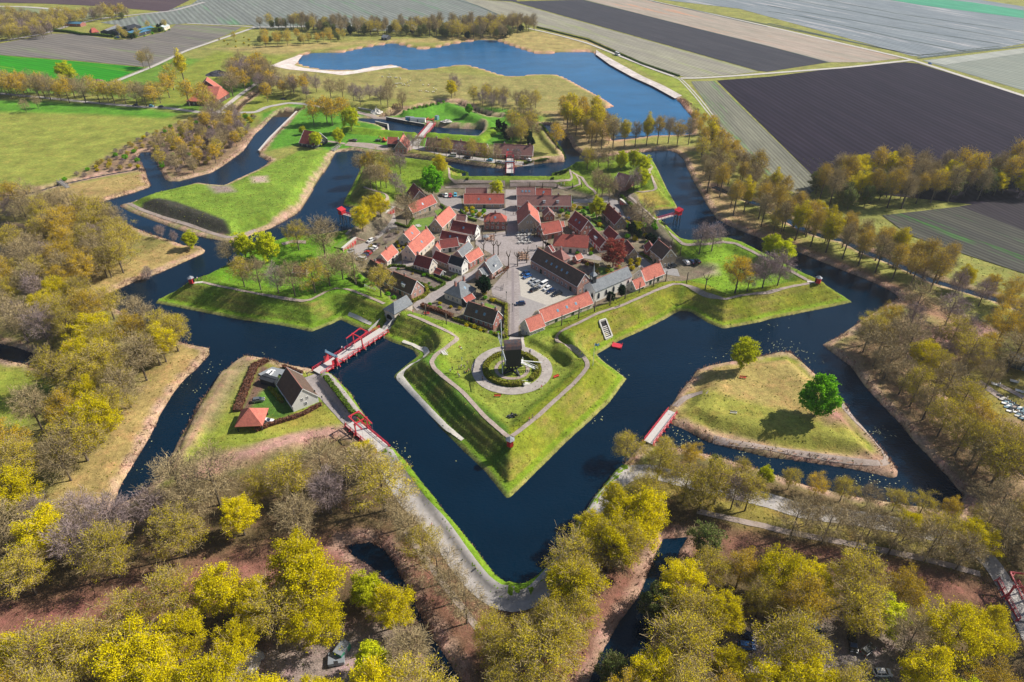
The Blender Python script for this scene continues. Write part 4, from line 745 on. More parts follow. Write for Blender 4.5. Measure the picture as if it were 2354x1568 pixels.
RM={'red':roofmat('orange-red pantiles',(.50,.12,.085),(.36,.09,.07),(.22,.09,.075)),'coral':roofmat('coral pantiles',(.58,.19,.135),(.44,.13,.10),(.27,.11,.095)),
 'dred':roofmat('dark red pantiles',(.27,.055,.048),(.18,.045,.042),(.31,.10,.08)),'brown':roofmat('brown weathered tiles',(.15,.095,.07),(.10,.07,.055),(.19,.13,.08)),
 'grey':roofmat('grey slates',(.23,.25,.27),(.165,.18,.20),(.29,.28,.26)),'black':roofmat('black glazed tiles',(.035,.04,.05),(.025,.028,.035)),'mauve':roofmat('faded red tiles',(.34,.16,.14),(.25,.12,.11),(.36,.22,.19)),
 'pink':roofmat('pink weathered tiles',(.50,.22,.20),(.38,.16,.15)),'blue':mat('blue metal roof',(.07,.20,.32),.35,.12,.3,kind='Object'),'pale':mat('pale sheet roof',(.50,.56,.58),.5,.1,.3,kind='Object')}
WM={'brick':mat('red brick wall',(.36,.15,.12),.9,.16,2,(.30,.12,.10),.7,kind='Object'),'sand':mat('sandy yellow brick wall',(.40,.32,.24),.9,.16,2,(.33,.26,.20),.7,kind='Object'),'white':mat('whitewashed wall',(.76,.75,.72),.85,.06,1,kind='Object'),
 'cream':mat('cream plaster wall',(.70,.64,.55),.85,.10,1,(.55,.48,.40),.5,kind='Object'),'tar':mat('tarred boards',(.03,.035,.045),.7,.2,3,kind='Object'),'pinkb':mat('pale pink brick wall',(.46,.26,.22),.9,.15,2,(.40,.24,.20),.6,kind='Object'),'grim':mat('dark timber wall',(.09,.055,.045),.8,.2,2,kind='Object')}
WHITE=mat('white paint',(.80,.80,.79),.5,.04); GLASS=mat('window glass',(.02,.03,.05),.08,0,spec=.8); DGREEN=mat('dark green paint',(.015,.045,.03),.5,.1); REDP=mat('red paint',(.55,.022,.035),.45,.12,2,kind='Object')
BRICKM=WM['brick']; STONE=mat('pale stone',(.55,.53,.49),.85,.15,1.5,kind='Object'); DARK=mat('dark opening',(.008,.008,.009),.9,0); WOOD=mat('weathered grey timber',(.30,.28,.26),.85,.2,3,kind='Object')
CHM=mat('chimney brick',(.34,.15,.12),.9,.2,3,kind='Object'); LEAD=mat('lead grey',(.22,.24,.27),.5,.1)
_w={}
def winmesh(w,h,red=False):
    k=(w,h,red)
    if k not in _w:
        f=MB(); t=.10
        f.box(-w/2-t,w/2+t,-.05,.06,-h/2-t,-h/2).box(-w/2-t,w/2+t,-.05,.06,h/2,h/2+t).box(-w/2-t,-w/2,-.05,.06,-h/2,h/2).box(w/2,w/2+t,-.05,.06,-h/2,h/2).box(-.03,.03,-.045,.05,-h/2,h/2).box(-w/2,-.03,-.045,.045,-.03,.03).box(.03,w/2,-.045,.045,-.03,.03)
        p=MB().box(-w/2,w/2,-.02,.02,-h/2,h/2)
        s=None
        if red: s=MB().box(-w/2-t-.55,-w/2-t-.03,-.10,.0,-h/2,h/2).box(w/2+t+.03,w/2+t+.55,-.10,.0,-h/2,h/2).mesh('shutter',REDP)
        _w[k]=(f.mesh('window',WHITE),p.mesh('pane',GLASS),s)
    return _w[k]
_d={}
def doormesh(m,w=1.1,h=2.1):
    k=(m.name,w,h)
    if k not in _d: _d[k]=(MB().box(-w/2-.1,w/2+.1,-.05,.05,0,h+.1).mesh('door',m),MB().box(w*.32,w*.40,-.10,-.05,h*.45,h*.53).mesh('handle',WHITE))
    return _d[k]
def window(root,x,y,z,rz,w=.85,h=1.2,red=False):
    f,p,s=winmesh(w,h,red); o=link('window',f,root,(x,y,z),rz); link('pane',p,o)
    if s: link('shutter',s,o)
def door(root,x,y,z,rz,m,w=1.1,h=2.1):
    d,hd=doormesh(m,w,h); o=link('door',d,root,(x,y,z),rz); link('handle',hd,o)
_sk=None
def house(E1,E2,R1,ze,slope,roof,wall,label,win=3,doors=(1,),gw=2,typ='g',chim=(),sky=0,dorm=(),red=False,z0=None,name='house',cat='house',group=None,wmax=None,half=0,nback=True,trim=True,arch=None,side=False):
    """eave ends E1,E2 and the ridge end R1 above E1 as seen in the photograph; ze = eave height above the ground"""
    zg=z0 if z0 is not None else 2.0
    a=un(Q(E1),zg+ze)[0]; b=un(Q(E2),zg+ze)[0]
    if z0 is None:
        m_=(a+b)/2; zg=float(hz(m_[0],m_[1]+3)); a=un(Q(E1),zg+ze)[0]; b=un(Q(E2),zg+ze)[0]
    L=float(np.linalg.norm(b-a)); u=(b-a)/L; n=np.array([-u[1],u[0]])
    if n@a<0: n=-n                    # away from the viewer, unless the eave runs away from the viewer
    def fit(n):
        best=None
        for z in np.arange(ze+.5,ze+12,.05):
            q=un(Q(R1),zg+z)[0]; d=float((q-a)@n); e=abs(z-ze-slope*d)
            if best is None or e<best[0]: best=(e,d,z)
        return best
    best=fit(n)
    if side: n=-n; best=fit(n)
    d=best[1]; d=max(1.5,d)
    if wmax: d=min(d,wmax/2)
    ex=u if abs(u[0]*n[1]-u[1]*n[0]-1)<1e-6 or (u[0]*n[1]-u[1]*n[0])>0 else -u
    c=a+u*L/2+n*d; rz=math.atan2(ex[1],ex[0]); g=-1 if ex@u>0 else 1   # E1 lies at x = g*L/2
    r=empty(name,(c[0],c[1],zg),rz,label,cat,group)
    l=L/2; ov=.3; w=d-ov*.6; hr=ze+slope*w      # ridge height
    wb=MB()
    if typ=='g':
        wb.add([(-l,-w,-.6),(l,-w,-.6),(l,w,-.6),(-l,w,-.6),(-l,-w,ze),(l,-w,ze),(l,w,ze),(-l,w,ze),(-l,0,hr),(l,0,hr)],[(0,1,5,4),(2,3,7,6),(1,2,6,9,5),(3,0,4,8,7),(4,5,9,8),(6,7,8,9)])
    else: wb.box(-l,l,-w,w,-.6,ze)
    wb.build('wall',WM[wall],r)
    rb=MB(); t=.16; s=slope; eo=ov; go=.12; ZE=ze-eo*s+.05; zr=hr+.06
    if typ=='g':
        for sy in (-1,1):
            y0=sy*(w+eo)
            rb.add([(-l-go,y0,ZE),(l+go,y0,ZE),(l+go,0,zr),(-l-go,0,zr),(-l-go,y0,ZE+t),(l+go,y0,ZE+t),(l+go,0,zr+t),(-l-go,0,zr+t)],[(0,1,2,3),(7,6,5,4),(0,4,5,1),(1,5,6,2),(3,7,4,0)])
    else:
        hl={'h':(w*.95,w*.95),'h1':(w*.95 if g<0 else -go,w*.95 if g>0 else -go),'hh':(w*.45,w*.45),'p':(l-.05,l-.05)}[typ]; x0=-l+hl[0]; x1=l-hl[1]
        if typ=='p': x0=x1=0
        X0=-l-eo if hl[0]>0 else -l-go; X1=l+eo if hl[1]>0 else l+go; W=w+eo
        vs=[(X0,-W,ZE),(X1,-W,ZE),(X1,W,ZE),(X0,W,ZE),(x0,0,zr),(x1,0,zr)]
        rb.add([(x,y,z+t) for x,y,z in vs]+vs[:4],[(0,1,5,4),(2,3,4,5),(1,2,5),(3,0,4),(9,8,7,6),(0,6,7,1),(1,7,8,2),(2,8,9,3),(3,9,6,0)])
        if typ=='h1':
            sx=l if g<0 else -l; wb2=MB().add([(sx,-w,ze),(sx,w,ze),(sx,0,hr)],[(0,1,2)]); wb2.build('gable',WM[wall],r)
    ro=rb.build('roof',RM[roof],r)
    MB().bar((-l if typ=='g' else -l+w*.9,0,zr+t+.02),(l if typ=='g' else l-w*.9,0,zr+t+.02),.28,.16).build('ridge_cap',CHM if roof in('brown','grey','dred') else RM[roof],ro) if typ in 'gh' and l>w*1.1 else None
    if trim and typ=='g':
        for sx in (-1,1):
            tb=MB(); x=sx*(l+go+.04)
            for sy in (-1,1): tb.bar((x,sy*(w+eo),ZE+.1),(x,0,zr+.12),.12,.26)
            tb.build('verge_board',WHITE,ro)
        gb=MB().bar((-l,-w-eo-.06,ZE+.06),(l,-w-eo-.06,ZE+.06),.13,.13); gb.build('gutter',WHITE if wall!='tar' else LEAD,ro)
    # openings in the long wall towards the viewer
    k=win; two=ze>4.5
    for i in range(k):
        x=(-l+(i+.5)*2*l/k)
        if i in doors: door(r,x,-w-.03,0,0,DGREEN if not red else REDP)
        else: window(r,x,-w-.03,1.55,0,red=red)
        if two: window(r,x,-w-.03,4.0,0,.8,1.0)
    for i in range(max(0,k-1) if nback else 0): window(r,-l+(i+.5)*2*l/max(1,k-1),w+.03,1.55,PI)
    gx=g*l
    for side,xx in ((g,gx),(-g,-gx)):
        rzz=PI/2 if side>0 else -PI/2
        if typ in('g',) or (typ=='h1' and side!=g):
            if gw:
                for j in range(gw): window(r,xx+side*.03,(-w+(j+.5)*2*w/gw)*.8,1.6,rzz,.8,1.15,red)
                if hr>5.2 : 
                    for yy in ((0,) if w<3.4 else (-.9,.9)): window(r,xx+side*.03,yy,ze+min(.9,(hr-ze)*.3)+.2,rzz,.6,.9)
        elif gw:
            for j in range(gw): window(r,xx+side*.03,(-w+(j+.5)*2*w/gw)*.8,1.6,rzz,.8,1.15,red)
    for cx_ in chim:
        ch=MB().box(-.42,.42,-.36,.36,-1.2,1.0).box(-.5,.5,-.44,.44,.85,.98,1).box(-.25,-.02,-.15,.15,1.0,1.35,1).box(.02,.25,-.15,.15,1.0,1.35,1)
        ch.build('chimney',[CHM,LEAD],ro,loc=(cx_*l*.96*-g,0,hr+.35))
    for i in range(sky):
        x=(-.55+1.1*(i+.5)/sky)*l; f=.45; y=-w*(1-f); z=ze+slope*w*f+.12; an=math.atan(slope)
        global _sk
        if _sk is None: _sk=(MB().box(-.5,.5,-.62,.62,.0,.13).mesh('skylight',LEAD),MB().box(-.40,.40,-.52,.52,.13,.15).mesh('pane',mat('sky glass',(.16,.30,.42),.05,0,spec=1)))
        so=link('skylight',_sk[0],ro,(x,y,z)); so.rotation_euler=(an,0,0); link('pane',_sk[1],so)
    for x_,wd in dorm:
        x=x_*l*-g; y0=-w*.80; z=ze+slope*w*.20; db=MB().box(x-wd/2,x+wd/2,y0,-w*.15,z,z+1.35).build('dormer',WHITE,ro)
        MB().box(x-wd/2-.12,x+wd/2+.12,y0-.15,-w*.12,z+1.36,z+1.48).build('dormer_roof',LEAD,db); f,p,_=winmesh(wd*.7,.8); o=link('window',f,db,(x,y0-.04,z+.7)); 
    r['_w']=w; r['_l']=l; r['_hr']=hr; r['_g']=g
    return r
H=house
# -- west half of the village
H("11 1912,303","11 2285,303","11 1912,213",2.8,1.1,'red','sand','long red-roofed house nearest the north gate on the west side of the street',5,(2,),sky=2,chim=())
H("11 1927,208","11 2122,208","11 1927,158",2.6,1.1,'mauve','sand','low house with faded red roof behind the long house west of the north gate',3,())
H("11 2098,466","11 2298,470","11 2160,388",4.8,.95,'red','brick','two-storey brick house with red hipped roof facing the plaza from the north-west',4,(),typ='h',sky=1,chim=(0,))
H("11 1785,545","11 2008,590","11 1820,458",3.2,1.15,'dred','white','upper of the two white-gabled cafe houses with dark red roofs west of the plaza',3,(),gw=2,sky=1)
H("11 1690,622","11 1925,670","11 1713,550",3.0,1.15,'dred','white','lower white-gabled house with dark red roof and blue skylights west of the plaza',3,(),sky=2)
H("11 1700,715","11 1865,692","11 1720,635",2.7,1.1,'dred','white','small white cottage with dark red roof tucked before the white-gabled houses',3,(1,),gw=1)
H("11 1690,735","11 1715,690","11 1650,690",2.8,1.2,'coral','white','tiny white cottage with steep coral gable west of the plaza',0,(),gw=1)
H("11 1712,522","11 1838,402","11 1650,442",3.2,1.15,'coral','sand','tall long coral-roofed barn house with red shutter in its stepped gable',4,(1,),gw=2,chim=(-.9,))
H("11 1838,455","11 1925,462","11 1850,400",2.7,1.0,'mauve','sand','small outbuilding with faded red roof behind the coral-roofed barn house',2,())
H("11 1420,647","11 1507,568","11 1358,577",2.9,1.05,'coral','cream','small coral-roofed cottage with skylight beside the kitchen garden',2,(),gw=2,chim=(-.9,),sky=1)
H("11 1467,780","11 1643,617","11 1395,682",3.6,1.2,'coral','cream','largest coral-roofed house of the western lane with two-storey gable',5,(1,),gw=2,chim=(-.95,.95),sky=1)
H("11 1207,835","11 1308,747","11 1150,763",3.0,1.1,'coral','cream','L-shaped coral-roofed house beside the western car row',3,(1,),gw=1,chim=(0,))
H("11 1080,862","11 1200,838","11 1052,843",2.5,.8,'red','cream','low hipped extension of the L-shaped coral-roofed house',3,(),gw=1,typ='h',chim=())
H("11 1442,392","11 1663,292","11 1425,302",3.0,1.1,'red','sand','red-roofed house north of the west lawn with black doors',5,(3,),chim=(-.9,),gw=2,sky=1)
H("11 1440,268","11 1388,197","11 1520,207",2.8,1.1,'dred','sand','dark red gabled house at the back of the north-west corner',2,(),gw=2)
H("11 1590,905","11 1448,862","11 1625,812",2.8,1.15,'dred','cream','cream cottage with dark red roof in the middle of the western gardens',4,(),gw=2,chim=(.95,))
H("11 1762,858","11 1622,802","11 1786,786",2.8,1.1,'dred','sand','narrow dark red-roofed house attached to the white synagogue-like house',3,(0,),gw=0)
H("11 1888,886","11 1767,847","11 1925,818",4.2,1.05,'black','white','white house with black glazed roof and arched windows',4,(),gw=2)
H("11 1898,792","11 1995,705","11 1860,728",3.4,1.1,'grey','sand','grey slate-roofed house wedged between red-roofed houses at the plaza',2,(),gw=2)
H("11 1965,848","11 2093,770","11 1895,797",3.3,1.1,'coral','brick','brick house with coral roof at the west edge of the plaza',4,(2,),gw=1)
H("11 2172,942","11 2267,872","11 2108,830",3.4,1.25,'grey','pinkb','grey-roofed pink brick house with central dormer on the plaza corner',3,(1,),gw=2,chim=(-.9,),dorm=((0,1.6),))
H("11 2098,975","11 2160,940","11 2050,905",2.8,1.1,'grey','pinkb','low grey-roofed annex of the pink brick house on the plaza corner',2,(),gw=1)
H("11 1890,1177","11 2026,1085","11 1802,1062",3.2,.95,'grey','cream','large grey hipped farmhouse with cream walls',4,(),gw=3,typ='h',chim=(-.6,.55),sky=1)
H("11 1935,1212","11 2015,1172","11 1895,1178",2.4,.6,'red','tar','low red lean-to annex of the grey hipped farmhouse',1,(0,),gw=0)
H("11 2180,1410","11 1912,1320","11 2217,1286",2.9,1.2,'brown','brick','red brick cottage with brown roof and red shutters beside the southern lane',6,(1,),gw=2,chim=(.05,-.9),sky=2)
H("11 1425,1135","11 1215,1045","11 1475,1010",2.9,1.2,'brown','pinkb','pink-gabled long house with dark brown roof beside the south-west rampart',5,(2,),gw=2,chim=(.0,),sky=1,dorm=((-.2,1.6),))
H("11 1205,1035","11 1000,905","11 1235,925",2.9,1.0,'brown','pinkb','upper half of the long dark brown-roofed row beside the south-west rampart',4,(2,),gw=1,chim=(0,.6),sky=1)
H("11 455,945","11 335,935","11 447,885",1.6,.9,'dred','sand','small half-sunken powder house with dark red roof among the bastion trees',0,(),gw=0)
H("11 1690,960","11 1632,935","11 1665,898",1.9,.8,'red','tar','tiny garden shed with red roof and blue wall',0,(),gw=1,name='garden_shed',cat='shed')
# -- east half
H("12 47,322","12 545,322","12 44,228",3.0,1.1,'mauve','cream','very long faded red-roofed house east of the north street with two tall dormers',9,(3,7),chim=(-.05,.55),dorm=((-.0,1.3),(.5,1.3)),red=True)
H("12 42,222","12 214,222","12 42,152",2.6,1.1,'mauve','sand','back row house with faded red roof and three small skylights',3,(),sky=3)
H("12 219,222","12 362,225","12 219,164",2.6,1.1,'red','sand','shorter back row house with red roof behind the long house',2,(),sky=1)
H("12 262,490","12 238,372","12 155,425",4.9,1.0,'coral','sand','tall inn with broad gable and coral roof above the cafe terrace',3,(1,),gw=4,chim=(-.95,.7),red=False,wmax=11,side=True)
H("12 393,412","12 372,372","12 322,388",2.9,1.0,'mauve','brick','small brick house with garage door beside the tall inn',1,(),gw=2,side=True,wmax=5.5)
H("12 465,552","12 290,587","12 410,462",3.4,1.05,'red','brick','red-roofed brick house behind the pollarded trees of the plaza',3,(1,),gw=2)
H("12 487,512","12 432,520","12 455,468",2.5,1.0,'coral','brick','small low coral-roofed extension behind the plaza brick house',1,(),gw=1)
H("12 378,688","12 697,710","12 400,578",3.4,1.0,'red','cream','wide red hipped house east of the plaza with red shutters',5,(2,),gw=2,typ='h1',chim=(-.6,.1))
H("12 630,555","12 514,467","12 712,463",3.0,1.2,'dred','brick','dark red-roofed house with pink brick gable in the north-east quarter',4,(),gw=2,sky=2)
H("12 805,707","12 692,592","12 863,640",2.9,1.15,'dred','white','white house with dark red roof and blue dormer left of the copper beech',4,(2,),gw=2,dorm=((.0,2.4),),red=True)
H("12 925,652","12 838,572","12 995,600",2.9,1.2,'dred','white','dark red-roofed house directly behind the copper beech',2,(),gw=2)
H("12 1075,770","12 1012,690","12 1117,708",3.4,1.25,'dred','sand','sandy-gabled house with dark red roof right of the copper beech',2,(),gw=2)
H("12 945,497","12 822,375","12 1010,424",3.0,1.15,'dred','sand','long dark red-roofed barracks beside the eastern casemate yard',6,(1,3),gw=2,chim=(-.7,.1,.85))
H("12 1380,815","12 1268,722","12 1452,716",4.8,1.15,'brown','sand','two-storey sandy brick house with brown roof next to the parked black car',3,(1,),gw=3,chim=(-.95,.9))
H("12 1240,745","12 1212,690","12 1285,690",2.7,1.1,'dred','brick','small dark red annex behind the two-storey brown-roofed house',1,(),gw=1)
H("12 600,1065","12 173,818","12 664,943",4.2,1.15,'brown','pinkb','very long dark brown-roofed barracks beside the car park',11,(2,9),gw=3,sky=5,chim=())
H("12 478,825","12 535,800","12 400,745",2.8,.8,'mauve','pinkb','faded red hipped annex behind the long barracks',2,(),gw=1,typ='hh',chim=(0,))
H("12 372,748","12 395,738","12 310,702",2.6,.8,'dred','pinkb','narrow dark red annex against the back of the long barracks',0,(),gw=0)
H("12 600,822","12 655,800","12 580,783",2.2,.9,'coral','brick','small coral-roofed garden house behind the long barracks',1,(),gw=1,name='garden_shed',cat='shed')
H("12 1228,1017","12 1405,946","12 1187,907",2.9,1.15,'coral','cream','coral-roofed house with chimney at the end of the rampart row',5,(1,3),gw=2,chim=(-.95,.95))
H("12 1140,1090","12 1228,1052","12 1103,1015",2.6,1.1,'coral','cream','smallest coral-roofed cottage before the east end of the church',2,(1,),gw=1)
H("12 295,1395","12 748,1217","12 224,1293",3.0,1.05,'coral','cream','very long low cream building with bright coral roof along the rampart walk',6,(1,3),gw=1,sky=3)
H("12 165,1480","12 307,1425","12 120,1370",3.5,1.2,'coral','cream','short coral-roofed house with tall cream gable at the south gate street',4,(),gw=2,red=False)
H("12 1040,147","12 930,115","12 1000,20",2.2,1.0,'pink','brick','pink-roofed powder magazine on the north-east bastion',0,(),gw=0)
# -- north ravelins and farms
H("01 535,1338","01 396,1312","01 600,1222",2.3,.95,'dred','tar','black-boarded barn with dark red roof and white-trimmed gable on the north-west ravelin',3,(),gw=2,name='barn',cat='barn')
H("01 1300,1322","01 1207,1320","01 1335,1262",2.8,1.0,'red','tar','black-walled red-roofed wing beside the northern yard',1,(0,),gw=1)
H("01 1385,1365","01 1418,1300","01 1340,1262",3.2,1.2,'coral','pinkb','pink-gabled coral-roofed house by the foot of the northern bridge',2,(),gw=2,chim=(.9,),red=True)
H("01 1555,1343","01 2107,1404","01 1573,1264",2.9,1.1,'mauve','pinkb','long terrace of brick row houses with faded red roof left of the pair',14,(2,5,8,11),gw=1,chim=(-.7,-.3,.15,.6),sky=5)
H("01 2183,1415","02 187,1432","01 2187,1320",2.9,1.1,'mauve','pinkb','right-hand shorter terrace of brick row houses with faded red roof',8,(2,5),gw=2,chim=(-.5,.85),sky=2)
H("00 1712,930","00 1975,938","00 1870,745",3.2,.62,'coral','grim','big coral-roofed farmhouse inn behind the roadside trees',6,(),gw=2,typ='h1',z0=1.2,wmax=26)
H("00 2030,835","00 2040,800","00 1890,745",3.0,.9,'coral','grim','rear wing of the big coral-roofed farmhouse inn',1,(),gw=1,z0=1.2)
H("00 1230,318","00 1440,262","00 1150,300",3.2,.30,'blue','tar','far blue-roofed farm shed, broad and low',3,(),gw=0,z0=1.2,name='farm_shed',cat='shed',trim=False)
H("00 1085,300","00 1300,245","00 940,295",3.2,.28,'black','tar','dark-roofed farm shed left of the blue-roofed shed',3,(),gw=0,z0=1.2,name='farm_shed',cat='shed',trim=False)
H("00 1010,290","00 1130,240","00 945,282",3.0,.3,'grey','tar','grey-roofed farm shed furthest left of the blue one',2,(),gw=0,z0=1.2,name='farm_shed',cat='shed',trim=False)
H("00 1510,255","00 1560,232","00 1490,235",3.0,.4,'pale','cream','small pale-roofed shed right of the blue-roofed farm shed',1,(),gw=0,z0=1.2,name='farm_shed',cat='shed',trim=False)
H("00 845,300","00 910,292","00 800,262",3.0,.8,'red','brick','far farmhouse with red hipped roof beside the field sheds',3,(),gw=1,typ='hh',z0=1.2)
H("00 1045,105","00 1110,100","00 1035,75",3.0,.9,'red','white','far white house with bright red roof among conifers',3,(),gw=1,typ='hh',z0=1.2)
H("00 245,158","00 320,160","00 255,132",3.0,.9,'dred','white','far left house with dark red roof and white gable',2,(),gw=1,z0=1.2)
H("00 455,152","00 525,160","00 470,112",3.0,1.1,'brown','cream','far brown-roofed house with pale gable behind trees',2,(),gw=1,z0=1.2)
H("00 590,215","00 735,222","00 600,196",3.0,.3,'blue','brick','far low red-walled shed with a blue roof patch',2,(),gw=0,z0=1.2,name='farm_shed',cat='shed',trim=False)
H("01 1150,345","01 1200,350","01 1160,318",2.5,.5,'grey','tar','small dark shed before the far tree line',1,(),gw=0,z0=1.2,name='farm_shed',cat='shed',trim=False)
# -- left ravelin
ih=H("21 330,597","21 190,397","21 433,443",2.6,1.15,'brown','white','white-gabled farmhouse with dark brown roof on the western island',4,(1,),gw=1,chim=(),sky=0)
H("21 160,385","21 30,345","21 190,368",2.2,.25,'black','tar','long flat-roofed dark shed behind the island farmhouse',0,(),gw=0,name='shed',cat='shed',trim=False)
# open pavilion with a pyramid of red tiles
pc=un(Q("20 2235,790 21 40,790 20 2250,655"),3.0); c=(pc[0]+pc[1])/2
pv=empty('pavilion',(float(un(Q("20 2290,790"),2.6)[0][0]),float(un(Q("20 2290,790"),2.6)[0][1])+3.6,1.3),R(4),'open red-tiled pyramid-roofed shelter on the western island','shelter')
b=MB(); W=4.4; b.add([(-W,-W,2.4),(W,-W,2.4),(W,W,2.4),(-W,W,2.4),(-.1,0,6.4),(-W,-W,2.25),(W,-W,2.25),(W,W,2.25),(-W,W,2.25)],[(0,1,4),(1,2,4),(2,3,4),(3,0,4),(8,7,6,5),(0,5,6,1),(1,6,7,2),(2,7,8,3),(3,8,5,0)]); b.build('roof',RM['coral'],pv)
for x,y in ((-3.8,-3.8),(3.8,-3.8),(3.8,3.8),(-3.8,3.8)): MB().box(x-.15,x+.15,y-.15,y+.15,-.2,2.3).build('post',WM['tar'],pv)
MB().box(-3.6,3.6,3.5,3.7,-.2,2.2).build('back_wall',WM['tar'],pv); MB().box(-3,2,-1,1,0,.9).box(2.3,3.4,-2,0,0,1.2).build('stored_timber',WOOD,pv)
# church: white walls, slate roof, pointed windows, timber turret with a spire
ch=H("12 768,1116","12 1107,970","12 712,1022",5.2,.95,'grey','white','white church with grey slate roof and black spired turret',0,(),gw=0,name='church',cat='church',z0=2.0,trim=False)
l,w,hr,g=ch['_l'],ch['_w'],ch['_hr'],ch['_g']
def pointed(wd,h,y,m=0,d=.08):
    pts=[(-wd/2,0),(wd/2,0),(wd/2,h*.6),(wd*.3,h*.85),(0,h),(-wd*.3,h*.85),(-wd/2,h*.6)]; b=MB()
    b.add([(x,-d,z) for x,z in pts]+[(x,d,z) for x,z in pts],[tuple(range(7)),tuple(range(13,6,-1))]+[(i,i+7,(i+1)%7+7,(i+1)%7) for i in range(7)]); return b
wf=pointed(1.5,3.2,0).mesh('window',STONE); wp=pointed(1.15,2.8,0,d=.11).mesh('pane',GLASS)
for i in range(5):
    for sy,rz in ((-1,0),(1,PI)):
        o=link('window',wf,ch,(-l+(i+.5)*2*l/5,sy*(w+.02),1.1),rz); link('pane',wp,o,(0,0,.2))
for yy in (-w*.55,w*.55): o=link('window',wf,ch,(g*(l+.02),yy,1.1),PI/2); link('pane',wp,o,(0,0,.2))
door(ch,g*(l+.03),0,0,PI/2*g,DGREEN,1.6,2.6)
tw_=MB().box(-1,1,-1,1,-1.2,2.6).box(-1.15,1.15,-1.15,1.15,2.6,2.8); to=tw_.build('turret',WM['tar'],ch,loc=(g*(l-1.6),0,hr))
MB().add([(-1.3,-1.3,2.8),(1.3,-1.3,2.8),(1.3,1.3,2.8),(-1.3,1.3,2.8),(-.35,-.35,4.3),(.35,-.35,4.3),(.35,.35,4.3),(-.35,.35,4.3),(0,0,8.0)],[(0,1,5,4),(1,2,6,5),(2,3,7,6),(3,0,4,7),(4,5,8),(5,6,8),(6,7,8),(7,4,8)]).tube([(0,0,7.8),(0,0,9)],.05,5).build('spire',LEAD,to)
for rz in (0,PI/2): MB().box(-.5,.5,-1.06,1.06,1.1,2.2).build('louvre',WHITE if rz else DARK,to,rz=rz)
# gatehouse over the south-west road
gh=H("11 1275,1318","11 1440,1224","11 1232,1228",3.4,.9,'grey','cream','cream gatehouse with grey slate roof over the tunnel to the bridge',0,(),gw=0,typ='h1',name='gatehouse',cat='gatehouse',z0=3.0,trim=False)
l,w,g=gh['_l'],gh['_w'],gh['_g']
af=MB(); n=12; pts=[(-1.7,-3.2)]+[(-1.7*math.cos(PI*i/n),.3+1.7*math.sin(PI*i/n)) for i in range(n+1)]+[(1.7,-3.2)]
k=len(pts); X=g*(l+.06); ring_=[(y*1.28,(z-.0)*1.0+(.35 if z>.2 else 0)) for y,z in pts]
af.add([(X,y,z) for y,z in pts]+[(X+g*.02,y,z) for y,z in pts],[tuple(range(k)) if g>0 else tuple(range(k-1,-1,-1))]); af.build('tunnel_opening',DARK,gh)
b=MB(); b.add([(X+g*.15,y,z) for y,z in pts]+[(X+g*.15,y,z) for y,z in ring_]+[(X-g*.1,y,z) for y,z in ring_],[(i,i+1,k+i+1,k+i) for i in range(k-1)]+[(k+i,k+i+1,2*k+i+1,2*k+i) for i in range(k-1)]); b.build('arch',STONE,gh)
MB().box(g*l-.3,g*l+.3,-w,w,-3.4,-.5).build('front_wall',WM['cream'],gh)
for sy in (-1,1):
    b=MB(); b.add([(X,sy*2.3,-3.2),(X,sy*2.3,1.2),(X+g*9,sy*2.9,-2.2),(X+g*9,sy*2.9,-3.4),(X,sy*2.7,-3.2),(X,sy*2.7,1.2),(X+g*9,sy*3.3,-2.2),(X+g*9,sy*3.3,-3.4)],[(0,1,2,3),(7,6,5,4),(1,5,6,2),(0,4,5,1),(2,6,7,3)]); b.build('wing_wall',STONE,gh)
# casemates: long low brick fronts with red arched doors set into the rampart
def casemate(a,b,n,label,h=3.0,wing=True):
    A=un(Q(a),2.0)[0];B=un(Q(b),2.0)[0]; L=float(np.linalg.norm(B-A)); u=(B-A)/L; rz=math.atan2(u[1],u[0]); c=(A+B)/2
    r=empty('casemate_front',(c[0],c[1],2.0),rz,label,'casemate'); MB().box(-L/2-.5,L/2+.5,0,1.0,-.3,h).build('wall',WM['pinkb'],r); MB().box(-L/2-.6,L/2+.6,-.12,1.1,h,h+.25).build('coping',STONE,r)
    MB().box(-L/2-.3,L/2+.3,1.0,5,-.3,h-.1).build('earth_cover',LAWN,r)
    for i in range(n):
        x=-L/2+(i+.5)*L/n; wd=L/n*.62/2; pts=[(x-wd,0)]+[(x-wd*math.cos(PI*j/8),1.5+wd*math.sin(PI*j/8)*.9) for j in range(9)]+[(x+wd,0)]; k=len(pts)
        bb=MB(); bb.add([(q,-.06,z) for q,z in pts]+[(q,.05,z) for q,z in pts],[tuple(range(k))]+[(j,j+k,j+k+1,j+1) for j in range(k-1)]); d=bb.build('door',REDP,r); MB().box(x-.04,x+.04,-.09,-.06,.1,2.2).build('door_joint',DARK,d)
    if wing:
        for sx in (-1,1): MB().add([(sx*(L/2+.5),0,0),(sx*(L/2+.5),0,h),(sx*(L/2+.9),0,0),(sx*(L/2+.9),0,h),(sx*(L/2+4),-3.5,0),(sx*(L/2+4.3),-3.3,0)],[(0,1,4),(2,5,3),(1,3,5,4)]).build('wing_wall',WM['pinkb'],r)
    return r
casemate("11 815,765","11 925,672",5,'row of five red arched casemate doors beside the parked silver car')
casemate("11 1160,470","11 1275,385",5,'row of red arched casemate doors behind the large bare tree')
cz_=casemate("12 990,310","12 1098,392",6,'row of dark red arched casemate doors in the eastern yard',2.8,False)
